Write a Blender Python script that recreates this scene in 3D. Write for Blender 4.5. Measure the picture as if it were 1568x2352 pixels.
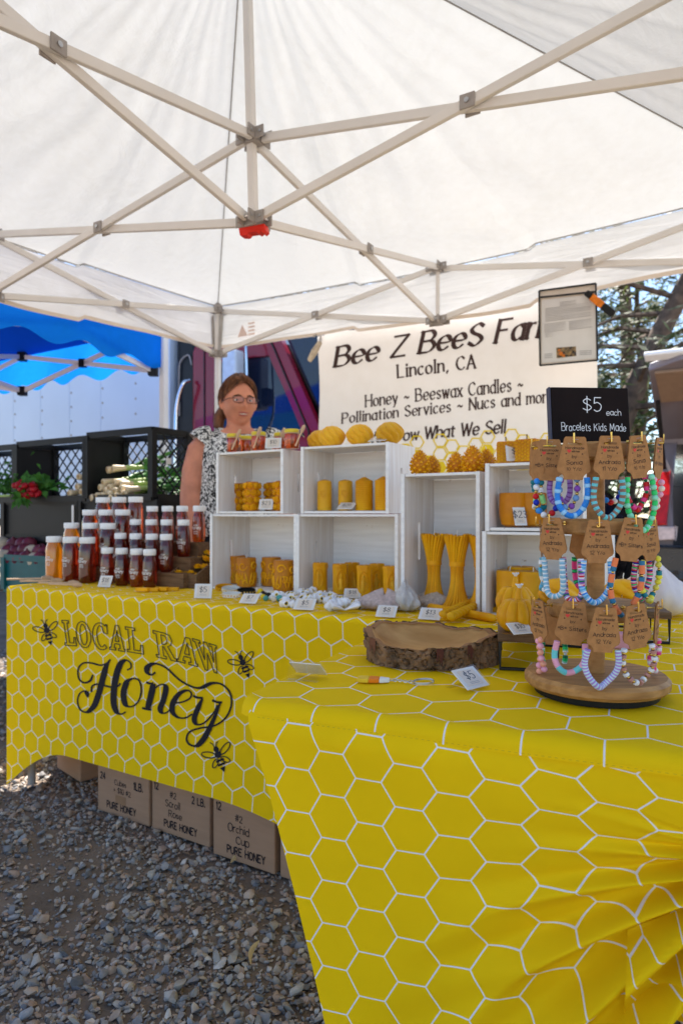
import bpy, bmesh, math, random
import numpy as np
from mathutils import Vector, Matrix, geometry
R = math.radians; PI = math.pi
random.seed(7)
sc = bpy.context.scene
COL = sc.collection
for o in list(bpy.data.objects): bpy.data.objects.remove(o)

# ------------------------------------------------------------ camera, sky, sun, exposure
FPX, CX, HY, CAMH = 1568.0, 784.0, 1182.0, 1.0     # 24 mm lens; photo measured on a 1568 x 2352 grid
cam = bpy.data.cameras.new('camera'); co = bpy.data.objects.new('camera', cam); COL.objects.link(co)
cam.sensor_fit = 'VERTICAL'; cam.sensor_height = 36; cam.sensor_width = 24
cam.lens = FPX / 2352 * 36; cam.shift_y = 6 / 2352
cam.clip_start = 0.02; cam.clip_end = 600
co.location = (0, 0, CAMH); co.rotation_euler = (R(90), 0, 0)
cam.dof.use_dof = True; cam.dof.focus_distance = 1.1; cam.dof.aperture_fstop = 6.0
sc.camera = co

TH = R(-31.6)                                        # the market tent's axes against the camera
U = Vector((math.cos(TH), math.sin(TH), 0)); W = Vector((-math.sin(TH), math.cos(TH), 0))
C0 = Vector((-0.289, 2.255, 0))
def L(a, b, z=0): return C0 + U * a + W * b + Vector((0, 0, z))
SUN_EL = R(54)
sdir = (-U * 0.55 + W * 0.835).normalized()
S = Vector((sdir.x * math.cos(SUN_EL), sdir.y * math.cos(SUN_EL), math.sin(SUN_EL)))
wd = bpy.data.worlds.new('World'); sc.world = wd; wd.use_nodes = True
wn = wd.node_tree.nodes; wl = wd.node_tree.links
sky = wn.new('ShaderNodeTexSky'); sky.sky_type = 'NISHITA'; sky.sun_disc = False
sky.sun_elevation = SUN_EL; sky.sun_rotation = math.atan2(S.x, S.y); sky.air_density = 1.0; sky.dust_density = 0.2; sky.ozone_density = 2.0
bg = wn['Background']; bg.inputs['Strength'].default_value = 0.09
wl.new(sky.outputs[0], bg.inputs[0])
sl = bpy.data.lights.new('sun', 'SUN'); sl.energy = 5.0; sl.angle = R(0.53); sl.color = (1, .94, .86)
so = bpy.data.objects.new('sun', sl); COL.objects.link(so); so.rotation_euler = S.to_track_quat('Z', 'Y').to_euler()
so.location = (0, 0, 20)
vs = sc.view_settings; vs.view_transform = 'Standard'; vs.look = 'None'; vs.gamma = 1; vs.exposure = 1.72; vs.use_curve_mapping = False
sc.render.engine = 'CYCLES'; sc.cycles.max_bounces = 10; sc.cycles.transparent_max_bounces = 16
sc.cycles.sample_clamp_indirect = 6

# photo pixel -> place
def at(px, py, z=0.74):                               # on a level surface
    d = FPX * (CAMH - z) / (py - HY); return Vector(((px - CX) / FPX * d, d, z))
def atd(px, py, d): return Vector(((px - CX) / FPX * d, d, CAMH - (py - HY) / FPX * d))
def atb(px, py, b):                                   # on a wall parallel to the tent's back: local (a, b, z)
    r = (px - CX) / FPX; q = L(0, b); a = (r * q.y - q.x) / (U.x - r * U.y)
    return Vector((a, b, CAMH - (py - HY) / FPX * (q.y + a * U.y)))
def loc(p): d = Vector(p) - C0; return Vector((d.dot(U), d.dot(W), d.z))

# ------------------------------------------------------------ materials
def nd(nt, t, **kw):
    n = nt.nodes.new(t)
    for k, v in kw.items():
        if k in n.inputs.keys(): n.inputs[k].default_value = v
        else: setattr(n, k, v)
    return n
def pm(name, col, rough=.55, var=.08, scale=18, bump=0, bscale=60, metal=0, spec=.28, trans=0, sss=0, coat=0,
       stretch=None, col2=None, ior=1.45, detail=4, attr=None, translucent=0, rand=0):
    m = bpy.data.materials.new(name); m.use_nodes = True; nt = m.node_tree
    b = nt.nodes['Principled BSDF']; li = nt.links.new
    b.inputs['Roughness'].default_value = rough; b.inputs['Metallic'].default_value = metal
    b.inputs['Specular IOR Level'].default_value = spec; b.inputs['IOR'].default_value = ior
    b.inputs['Transmission Weight'].default_value = trans; b.inputs['Coat Weight'].default_value = coat
    if sss:
        b.inputs['Subsurface Weight'].default_value = sss; b.inputs['Subsurface Radius'].default_value = (1, .5, .12)
        b.inputs['Subsurface Scale'].default_value = .006
    tc = nd(nt, 'ShaderNodeTexCoord'); mp = nd(nt, 'ShaderNodeMapping')
    li(tc.outputs['Object'], mp.inputs[0])
    if stretch: mp.inputs['Scale'].default_value = stretch
    n = nd(nt, 'ShaderNodeTexNoise', Scale=scale, Detail=detail); li(mp.outputs[0], n.inputs['Vector'])
    r = nd(nt, 'ShaderNodeValToRGB'); li(n.outputs[0], r.inputs[0])
    c2 = col2 or tuple(min(1, c * (1 + var)) for c in col); c1 = col if col2 else tuple(c * (1 - var) for c in col)
    r.color_ramp.elements[0].color = (*c1, 1); r.color_ramp.elements[1].color = (*c2, 1)
    r.color_ramp.elements[0].position = .32; r.color_ramp.elements[1].position = .68
    outc = r.outputs[0]
    if attr:
        at_ = nd(nt, 'ShaderNodeAttribute', attribute_name=attr)
        mx = nd(nt, 'ShaderNodeMix', data_type='RGBA', blend_type='MULTIPLY'); mx.inputs[0].default_value = 1
        li(at_.outputs['Color'], mx.inputs[6]); li(outc, mx.inputs[7]); outc = mx.outputs[2]
    if rand:
        oi = nd(nt, 'ShaderNodeObjectInfo'); mr = nd(nt, 'ShaderNodeMapRange'); li(oi.outputs['Random'], mr.inputs[0]); mr.inputs[3].default_value = 1 - rand; mr.inputs[4].default_value = 1 + rand * .6
        hs = nd(nt, 'ShaderNodeHueSaturation'); li(mr.outputs[0], hs.inputs['Value']); li(outc, hs.inputs['Color']); outc = hs.outputs[0]
    li(outc, b.inputs['Base Color'])
    if bump:
        bn = nd(nt, 'ShaderNodeTexNoise', Scale=bscale, Detail=5); li(mp.outputs[0], bn.inputs['Vector'])
        bp = nd(nt, 'ShaderNodeBump', Strength=min(1, bump), Distance=.004 * max(1, bump)); li(bn.outputs[0], bp.inputs['Height'])
        li(bp.outputs[0], b.inputs['Normal'])
    if translucent:
        t = nd(nt, 'ShaderNodeBsdfTranslucent'); li(outc, t.inputs[0])
        ms = nd(nt, 'ShaderNodeMixShader'); ms.inputs[0].default_value = translucent
        li(b.outputs[0], ms.inputs[1]); li(t.outputs[0], ms.inputs[2]); li(ms.outputs[0], nt.nodes['Material Output'].inputs[0])
    return m
def vm(nt, op, a, b=None):
    n = nt.nodes.new('ShaderNodeVectorMath'); n.operation = op
    for i, x in enumerate((a, b)):
        if x is None: continue
        if hasattr(x, 'links'): nt.links.new(x, n.inputs[i])
        else: n.inputs[i].default_value = x
    return n.outputs['Value'] if op in ('DOT_PRODUCT', 'LENGTH') else n.outputs[0]
def mm(nt, op, a, b=0, c=0):
    n = nt.nodes.new('ShaderNodeMath'); n.operation = op
    for i, x in enumerate((a, b, c)):
        if hasattr(x, 'links'): nt.links.new(x, n.inputs[i])
        else: n.inputs[i].default_value = x
    return n.outputs[0]
def hex_cloth(name, size, line, flat_top=False, ycol=(.93, .615, .005)):
    """yellow stretch cloth printed with a white honeycomb; UVs are in metres"""
    m = bpy.data.materials.new(name); m.use_nodes = True; nt = m.node_tree; li = nt.links.new
    b = nt.nodes['Principled BSDF']; b.inputs['Roughness'].default_value = .75; b.inputs['Specular IOR Level'].default_value = .08
    uv = nt.nodes.new('ShaderNodeUVMap'); p = vm(nt, 'SCALE', uv.outputs[0]); p.node.inputs['Scale'].default_value = 1 / size
    wn_ = nd(nt, 'ShaderNodeTexNoise', Scale=5.0, Detail=1); li(uv.outputs[0], wn_.inputs['Vector'])
    wv = vm(nt, 'SUBTRACT', wn_.outputs['Color'], (.5, .5, .5)); ws = vm(nt, 'SCALE', wv); ws.node.inputs['Scale'].default_value = .09
    p = vm(nt, 'ADD', p, ws)
    if flat_top:
        sx = nt.nodes.new('ShaderNodeSeparateXYZ'); cx = nt.nodes.new('ShaderNodeCombineXYZ'); li(p, sx.inputs[0])
        li(sx.outputs[1], cx.inputs[0]); li(sx.outputs[0], cx.inputs[1]); p = cx.outputs[0]
    p = vm(nt, 'MULTIPLY', p, (1, 1, 0)); p = vm(nt, 'ADD', p, (100, 173.205, 0))
    s = (1, 1.7320508, 1); h = (.5, .8660254, 0)
    A = vm(nt, 'SUBTRACT', vm(nt, 'MODULO', p, s), h); B = vm(nt, 'SUBTRACT', vm(nt, 'MODULO', vm(nt, 'SUBTRACT', p, h), s), h)
    def hd(v):
        q = vm(nt, 'ABSOLUTE', vm(nt, 'MULTIPLY', v, (1, 1, 0))); d1 = vm(nt, 'DOT_PRODUCT', q, (.5, .8660254, 0)); d2 = vm(nt, 'DOT_PRODUCT', q, (1, 0, 0))
        return mm(nt, 'MAXIMUM', d1, d2)
    d = mm(nt, 'MINIMUM', hd(A), hd(B))
    fac = nd(nt, 'ShaderNodeMapRange'); li(d, fac.inputs[0]); t = line / size / 2
    fac.inputs[1].default_value = .5 - t * 1.15; fac.inputs[2].default_value = .5 - t * .85
    no = nd(nt, 'ShaderNodeTexNoise', Scale=9.0, Detail=3); li(uv.outputs[0], no.inputs['Vector'])
    rp = nd(nt, 'ShaderNodeValToRGB'); li(no.outputs[0], rp.inputs[0])
    rp.color_ramp.elements[0].color = (*[c * .93 for c in ycol], 1); rp.color_ramp.elements[1].color = (*[min(1, c * 1.06) for c in ycol], 1)
    mx = nd(nt, 'ShaderNodeMix', data_type='RGBA'); li(fac.outputs[0], mx.inputs[0]); li(rp.outputs[0], mx.inputs[6]); mx.inputs[7].default_value = (.86, .85, .88, 1)
    li(mx.outputs[2], b.inputs['Base Color'])
    wv = nd(nt, 'ShaderNodeTexNoise', Scale=900.0, Detail=2); li(uv.outputs[0], wv.inputs['Vector'])
    w2 = nd(nt, 'ShaderNodeTexNoise', Scale=14.0, Detail=3); li(uv.outputs[0], w2.inputs['Vector'])
    hh = mm(nt, 'MULTIPLY_ADD', w2.outputs[0], 5.0, wv.outputs[0])
    bp = nd(nt, 'ShaderNodeBump', Strength=.35, Distance=.0012); li(hh, bp.inputs['Height']); li(bp.outputs[0], b.inputs['Normal'])
    tr = nd(nt, 'ShaderNodeBsdfTranslucent'); li(mx.outputs[2], tr.inputs[0])
    ms = nd(nt, 'ShaderNodeMixShader'); ms.inputs[0].default_value = .18
    li(b.outputs[0], ms.inputs[1]); li(tr.outputs[0], ms.inputs[2]); li(ms.outputs[0], nt.nodes['Material Output'].inputs[0])
    return m
def fabric(name, col, tl=.4, bump=.5, bscale=3.0, stretch=(1, 1, 1), dist=.02):
    m = bpy.data.materials.new(name); m.use_nodes = True; nt = m.node_tree; li = nt.links.new
    nt.nodes.remove(nt.nodes['Principled BSDF'])
    tc = nd(nt, 'ShaderNodeTexCoord'); mp = nd(nt, 'ShaderNodeMapping'); mp.inputs['Scale'].default_value = stretch; li(tc.outputs['UV'], mp.inputs[0])
    n = nd(nt, 'ShaderNodeTexNoise', Scale=bscale, Detail=5, Roughness=.55, Distortion=.6); li(mp.outputs[0], n.inputs['Vector'])
    n2 = nd(nt, 'ShaderNodeTexNoise', Scale=bscale * 7, Detail=4); li(tc.outputs['UV'], n2.inputs['Vector'])
    hh = mm(nt, 'MULTIPLY_ADD', n2.outputs[0], .12, n.outputs[0])
    bp = nd(nt, 'ShaderNodeBump', Strength=bump, Distance=dist); li(hh, bp.inputs['Height'])
    n3 = nd(nt, 'ShaderNodeTexNoise', Scale=1.1, Detail=8, Roughness=.65); li(tc.outputs['UV'], n3.inputs['Vector'])
    r = nd(nt, 'ShaderNodeValToRGB'); li(mm(nt, 'MULTIPLY_ADD', n2.outputs[0], .35, mm(nt, 'MULTIPLY', n3.outputs[0], .8)), r.inputs[0]); r.color_ramp.elements[0].position = .36; r.color_ramp.elements[1].position = .62
    r.color_ramp.elements[0].color = (*[c * k for c, k in zip(col, (.93, .92, .90))], 1); r.color_ramp.elements[1].color = (*col, 1)
    d = nd(nt, 'ShaderNodeBsdfDiffuse'); t = nd(nt, 'ShaderNodeBsdfTranslucent')
    for s_ in (d, t): li(r.outputs[0], s_.inputs[0]); li(bp.outputs[0], s_.inputs['Normal'])
    ms = nd(nt, 'ShaderNodeMixShader'); ms.inputs[0].default_value = tl
    li(d.outputs[0], ms.inputs[1]); li(t.outputs[0], ms.inputs[2]); li(ms.outputs[0], nt.nodes['Material Output'].inputs[0])
    return m
def glass(name, col=(1, 1, 1), rough=.02, alpha=.85):
    """thin clear sheet: mostly see-through with a gloss"""
    m = bpy.data.materials.new(name); m.use_nodes = True; nt = m.node_tree; li = nt.links.new
    nt.nodes.remove(nt.nodes['Principled BSDF'])
    t = nd(nt, 'ShaderNodeBsdfTransparent'); t.inputs[0].default_value = (*col, 1)
    g = nd(nt, 'ShaderNodeBsdfGlossy', Roughness=rough); f = nd(nt, 'ShaderNodeLayerWeight', Blend=.5)
    k = mm(nt, 'MULTIPLY_ADD', mm(nt, 'POWER', f.outputs['Facing'], 4.0), .7, 1 - alpha)
    ms = nd(nt, 'ShaderNodeMixShader'); li(k, ms.inputs[0]); li(t.outputs[0], ms.inputs[1]); li(g.outputs[0], ms.inputs[2])
    li(ms.outputs[0], nt.nodes['Material Output'].inputs[0]); return m
M = {}
M['canopy'] = fabric('white canopy cloth', (.755, .775, .785), tl=.145, bump=.45, bscale=3.2, dist=.035)
M['valance'] = fabric('white valance cloth', (.77, .78, .79), tl=.19, bump=.4, bscale=2.2, stretch=(.5, 5, 1), dist=.03)
M['blue'] = fabric('shaded blue canopy cloth', (.003, .05, .42), tl=.06, bump=.3, bscale=3, dist=.03)  # same blue cloth; shade of the underside put into this dark colour
M['blue_sunlit'] = fabric('sunlit blue valance cloth', (.010, .27, .95), tl=.50, bump=.4, bscale=3, dist=.03)  # same blue cloth; sunlit brightness of the valance put into the colour
M['frame'] = pm('cream tent bar', (.79, .76, .725), .45, .04, 6, spec=.4)
M['joint'] = pm('grey plastic joint', (.36, .33, .31), .5, .1, 30)
M['red'] = pm('red plastic', (.75, .03, .015), .4, .05)
M['steel'] = pm('steel', (.55, .55, .56), .3, .1, 40, metal=1)
M['chrome'] = pm('chrome', (.75, .77, .8), .12, .02, metal=1)
M['seam'] = pm('grey seam tape', (.38, .36, .34), .8)
M['dirt'] = pm('packed dirt', (.13, .10, .078), .95, scale=6, bump=1.0, bscale=90, col2=(.21, .165, .13), detail=8)
M['lot'] = pm('dirt lot', (.26, .21, .165), .95, scale=6, bump=1.0, bscale=90, col2=(.38, .315, .25), detail=8)
M['stone'] = pm('gravel stone', (.85, .85, .85), .8, .18, 40, bump=.4, bscale=200, attr='tint')
M['hexbig'] = hex_cloth('honeycomb cloth flat top', .0575, .0018, True)
M['hextop'] = hex_cloth('honeycomb cloth top', .091, .0022, False)
M['hexlong'] = hex_cloth('honeycomb cloth pointed', .074, .0026, False)
M['stitch'] = pm('orange stitching', (.66, .44, .006), .8)
M['ink'] = pm('black print', (.012, .010, .016), .7, .05)
M['crate_w'] = pm('whitewashed wood', (.80, .78, .77), .7, scale=5, stretch=(1, 14, 14), col2=(.90, .885, .88), bump=.25, bscale=20)
M['crate_in'] = pm('thin washed wood', (.76, .69, .64), .75, scale=5, stretch=(14, 14, 1), col2=(.88, .845, .83), bump=.25, bscale=20)
def wear(m, col=(.30, .17, .09), scale=34, lo=.66):
    nt = m.node_tree; li = nt.links.new; b = nt.nodes['Principled BSDF']; src = b.inputs['Base Color'].links[0].from_socket
    tc = nd(nt, 'ShaderNodeTexCoord'); n = nd(nt, 'ShaderNodeTexNoise', Scale=scale, Detail=6, Roughness=.7); li(tc.outputs['Object'], n.inputs['Vector'])
    r = nd(nt, 'ShaderNodeMapRange'); li(n.outputs[0], r.inputs[0]); r.inputs[1].default_value = lo; r.inputs[2].default_value = lo + .05
    mx = nd(nt, 'ShaderNodeMix', data_type='RGBA'); li(r.outputs[0], mx.inputs[0]); li(src, mx.inputs[6]); mx.inputs[7].default_value = (*col, 1); li(mx.outputs[2], b.inputs['Base Color'])
wear(M['crate_w']); wear(M['crate_in'], (.42, .30, .21), 26, .68)
M['wax'] = pm('beeswax', (.74, .305, .002), .42, .12, 14, sss=.10, spec=.22, col2=(.88, .46, .008), rand=.16)
M['wax2'] = pm('pale beeswax', (.74, .35, .006), .45, .08, 14, sss=.10, spec=.3, col2=(.84, .47, .03), rand=.14)
M['waxd_recess'] = pm('dark and recess-shade beeswax', (.52, .17, .0015), .42, .12, 14, sss=.08, spec=.3, col2=(.68, .26, .004), rand=.14)  # darker wax; under relief it puts the shade of recesses into the colour
M['wick'] = pm('wick', (.82, .76, .66), .9)
M['white'] = pm('white paint', (.80, .80, .80), .5, .03)
M['lid'] = pm('white lid', (.82, .82, .82), .38, .03)
M['paper'] = pm('paper', (.80, .78, .77), .8, .03)
M['cream'] = pm('cream paper', (.80, .70, .60), .8, .04)
M['acryl'] = glass('clear acrylic', (.98, .98, .98), .03, .985)
M['kraft'] = pm('kraft card', (.40, .19, .07), .9, .10, 120, bump=.15, bscale=400)
M['card'] = pm('cardboard', (.36, .215, .135), .9, .06, 7, bump=.12, bscale=60, stretch=(1, 1, 8))
M['wood'] = pm('light oak', (.33, .150, .045), .5, scale=9, stretch=(1.2, 12, 12), col2=(.52, .265, .09), bump=.15, bscale=40)
M['woodbrn'] = pm('brown wood', (.10, .052, .024), .6, scale=8, stretch=(2, 16, 16), col2=(.20, .11, .055), bump=.2, bscale=30)
M['bark'] = pm('bark', (.045, .026, .015), .95, scale=38, col2=(.34, .19, .10), bump=2.0, bscale=110, stretch=(1, 1, .22), detail=8)
M['bowl'] = pm('bowl wood', (.42, .19, .05), .5, scale=7, stretch=(1, 5, 5), col2=(.62, .34, .12))
M['black'] = pm('black plastic', (.010, .010, .011), .45, .1, 20, spec=.25)
M['blackm'] = pm('black steel', (.015, .015, .016), .4)
M['board'] = pm('chalkboard', (.012, .007, .006), .7, .3, 12, spec=.12)
M['brass'] = pm('brass', (.62, .42, .12), .25, .05, metal=1)
M['honey'] = pm('dark honey', (.32, .030, .010), .04, .05, 4, trans=.85, spec=.6, coat=.6, ior=1.4)
M['honey_sunlit'] = pm('sunlit honey', (.98, .33, .006), .04, .05, 4, trans=.55, spec=.6, coat=.6, ior=1.4)  # sunlit orange of the left-end jars is put into the base colour
M['honeym'] = pm('medium honey', (.62, .10, .015), .04, .05, 4, trans=.85, spec=.6, coat=.6, ior=1.4)

# ------------------------------------------------------------ mesh builder and scene graph
class MB:
    def __init__(s): s.v = []; s.f = []; s.m = []; s.uv = []; s.has_uv = False
    def add(s, vs, fs, mi=0, uv=None):
        o = len(s.v); s.v += [tuple(v) for v in vs]; s.f += [tuple(i + o for i in f) for f in fs]; s.m += [mi] * len(fs)
        if uv is not None: s.has_uv = True
        s.uv += [tuple(u[:2]) for u in uv] if uv is not None else [(v[0], v[1]) for v in vs]
        return s
    def box(s, x0, x1, y0, y1, z0, z1, mi=0, X=None):
        vs = [Vector(p) for p in ((x0, y0, z0), (x1, y0, z0), (x1, y1, z0), (x0, y1, z0), (x0, y0, z1), (x1, y0, z1), (x1, y1, z1), (x0, y1, z1))]
        if X is not None: vs = [X @ v for v in vs]
        return s.add(vs, [(0, 3, 2, 1), (4, 5, 6, 7), (0, 1, 5, 4), (1, 2, 6, 5), (2, 3, 7, 6), (3, 0, 4, 7)], mi)
    def bar(s, p, q, w, h, mi=0, up=(0, 0, 1)):
        p = Vector(p); q = Vector(q); d = (q - p); ln = d.length; d.normalize(); up = Vector(up)
        x = d.cross(up)
        x = x.normalized() if x.length > 1e-4 else Vector((1, 0, 0)); y = x.cross(d)
        X = Matrix(((x.x, d.x, y.x, p.x), (x.y, d.y, y.y, p.y), (x.z, d.z, y.z, p.z), (0, 0, 0, 1)))
        return s.box(-w / 2, w / 2, 0, ln, -h / 2, h / 2, mi, X)
    def tube(s, pts, r, n=8, mi=0, caps=True, flat=1.0, closed=False):
        pts = [Vector(p) for p in pts]; k = len(pts); rr = r if hasattr(r, '__len__') else [r] * k
        vs = []; prev = None
        for i, p in enumerate(pts):
            if closed: t = pts[(i + 1) % k] - pts[i - 1]
            else: t = pts[min(i + 1, k - 1)] - pts[max(i - 1, 0)]
            t = t.normalized() if t.length > 1e-9 else Vector((0, 0, 1))
            if prev is None: a = t.orthogonal().normalized()
            else:
                a = prev - t * prev.dot(t); a = a.normalized() if a.length > 1e-6 else t.orthogonal().normalized()
            prev = a; b = t.cross(a)
            for j in range(n):
                g = 2 * PI * j / n; vs.append(p + (a * math.cos(g) + b * math.sin(g) * flat) * rr[i])
        fs = []
        for i in range(k if closed else k - 1):
            i2 = (i + 1) % k
            for j in range(n): fs.append((i * n + j, i * n + (j + 1) % n, i2 * n + (j + 1) % n, i2 * n + j))
        if caps and not closed: fs += [tuple(range(n - 1, -1, -1)), tuple((k - 1) * n + j for j in range(n))]
        return s.add(vs, fs, mi)
    def lathe(s, prof, n=24, X=None, mi=0, fn=None):
        vs = []; fs = []; k = len(prof)
        for i, (r, z) in enumerate(prof):
            for j in range(n):
                g = 2 * PI * j / n; q = fn(r, g, z) if fn else (r, g, z)
                v = Vector((q[0] * math.cos(q[1]), q[0] * math.sin(q[1]), q[2])); vs.append(X @ v if X is not None else v)
        for i in range(k - 1):
            for j in range(n): fs.append((i * n + j, i * n + (j + 1) % n, (i + 1) * n + (j + 1) % n, (i + 1) * n + j))
        if prof[0][0] > 1e-6: fs.append(tuple(range(n - 1, -1, -1)))
        if prof[-1][0] > 1e-6: fs.append(tuple((k - 1) * n + j for j in range(n)))
        return s.add(vs, fs, mi)
    def grid(s, fn, nu, nv, mi=0, uvf=None):
        vs = []; uv = []
        for j in range(nv + 1):
            for i in range(nu + 1):
                p = fn(i / nu, j / nv)
                if uvf == 'ret': vs.append(p[0]); uv.append(p[1])
                else: vs.append(p); uv.append(uvf(i / nu, j / nv) if uvf else (i / nu, j / nv))
        k = nu + 1
        return s.add(vs, [(j * k + i, j * k + i + 1, (j + 1) * k + i + 1, (j + 1) * k + i) for j in range(nv) for i in range(nu)], mi, uv)
    def prism(s, loops, z0, z1, X=None, mi=0):
        """outline (first loop) with holes (the others), extruded"""
        loops = [[Vector((p[0], p[1], 0)) for p in lp] for lp in loops]
        tri = geometry.tessellate_polygon(loops); fl = [p for lp in loops for p in lp]; n = len(fl)
        vs = [Vector((p.x, p.y, z)) for z in (z0, z1) for p in fl]
        if X is not None: vs = [X @ v for v in vs]
        fs = []
        for t in tri:
            a, b, c = (fl[i] for i in t); t = t if (b - a).cross(c - a).z > 0 else t[::-1]
            fs += [tuple(i + n for i in t), tuple(t[::-1])]
        o = 0
        for lp in loops:
            k = len(lp)
            for i in range(k): fs.append((o + i, o + (i + 1) % k, n + o + (i + 1) % k, n + o + i))
            o += k
        return s.add(vs, fs, mi)
    def mesh(s, name, mats, smooth=None):
        me = bpy.data.meshes.new(name); me.from_pydata(s.v, [], s.f)
        mats = mats if isinstance(mats, (list, tuple)) else [mats]
        for m in mats: me.materials.append(M[m] if isinstance(m, str) else m)
        if len(mats) > 1: me.polygons.foreach_set('material_index', s.m)
        if s.has_uv:
            ul = me.uv_layers.new(name='UVMap'); li = np.empty(len(me.loops), dtype=np.int32); me.loops.foreach_get('vertex_index', li)
            ul.data.foreach_set('uv', np.array(s.uv, dtype=np.float32)[li].ravel())
        if smooth is not None:
            me.polygons.foreach_set('use_smooth', [True] * len(me.polygons)); me.set_sharp_from_angle(angle=R(smooth))
        me.update(); return me
    def build(s, name, mats, parent=None, smooth=None, bevel=0):
        return put(name, s.mesh(name, mats, smooth), parent, bevel=bevel)
def put(name, me, parent=None, X=None, bevel=0):
    o = bpy.data.objects.new(name, me); COL.objects.link(o)
    if parent is not None: o.parent = parent
    if X is not None: o.matrix_local = X
    if bevel:
        b = o.modifiers.new('bevel', 'BEVEL'); b.width = bevel; b.segments = 2; b.limit_method = 'ANGLE'; b.angle_limit = R(40)
    return o
def tag(o, label, cat, group=None, kind=None):
    if label: o['label'] = label
    if cat: o['category'] = cat
    if group: o['group'] = group
    if kind: o['kind'] = kind
    return o
def thing(name, label, cat, loc_=(0, 0, 0), rotz=0, group=None):
    o = bpy.data.objects.new(name, None); COL.objects.link(o); o.empty_display_size = .05
    o.location = loc_; o.rotation_euler = (0, 0, rotz); return tag(o, label, cat, group)
def dup(root, label, loc_=None, rotz=None, group=None, scale=None):
    r = root.copy(); COL.objects.link(r)
    if loc_ is not None: r.location = loc_
    if rotz is not None: r.rotation_euler = (0, 0, rotz)
    if scale: r.scale = scale if hasattr(scale, '__len__') else (scale,) * 3
    r['label'] = label
    if group: r['group'] = group
    for ch in list(root.children):
        c = ch.copy(); COL.objects.link(c); c.parent = r
        for g in list(ch.children):
            d = g.copy(); COL.objects.link(d); d.parent = c
    return r
def RX(a): return Matrix.Rotation(a, 4, 'X')
def RY(a): return Matrix.Rotation(a, 4, 'Y')
def RZ(a): return Matrix.Rotation(a, 4, 'Z')
def TR(*p): return Matrix.Translation(Vector(p if len(p) == 3 else p[0]))
def SC(x, y=None, z=None): return Matrix.Diagonal((x, x if y is None else y, x if z is None else z, 1))
def cat_rom(pts, k=6, closed=False):
    P = [Vector((*p, 0)[:3]) for p in pts]; n = len(P)
    if n < 3: return P
    out = []
    for i in range(n if closed else n - 1):
        p1, p2 = P[i], P[(i + 1) % n]
        p0 = P[i - 1] if (i > 0 or closed) else p1 * 2 - p2
        p3 = P[(i + 2) % n] if (i + 2 < n or closed) else p2 * 2 - p1
        for j in range(k):
            t = j / k; out.append(.5 * ((2 * p1) + (p2 - p0) * t + (2 * p0 - 5 * p1 + 4 * p2 - p3) * t * t + (3 * p1 - p0 - 3 * p2 + p3) * t ** 3))
    if not closed: out.append(P[-1])
    return out

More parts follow.
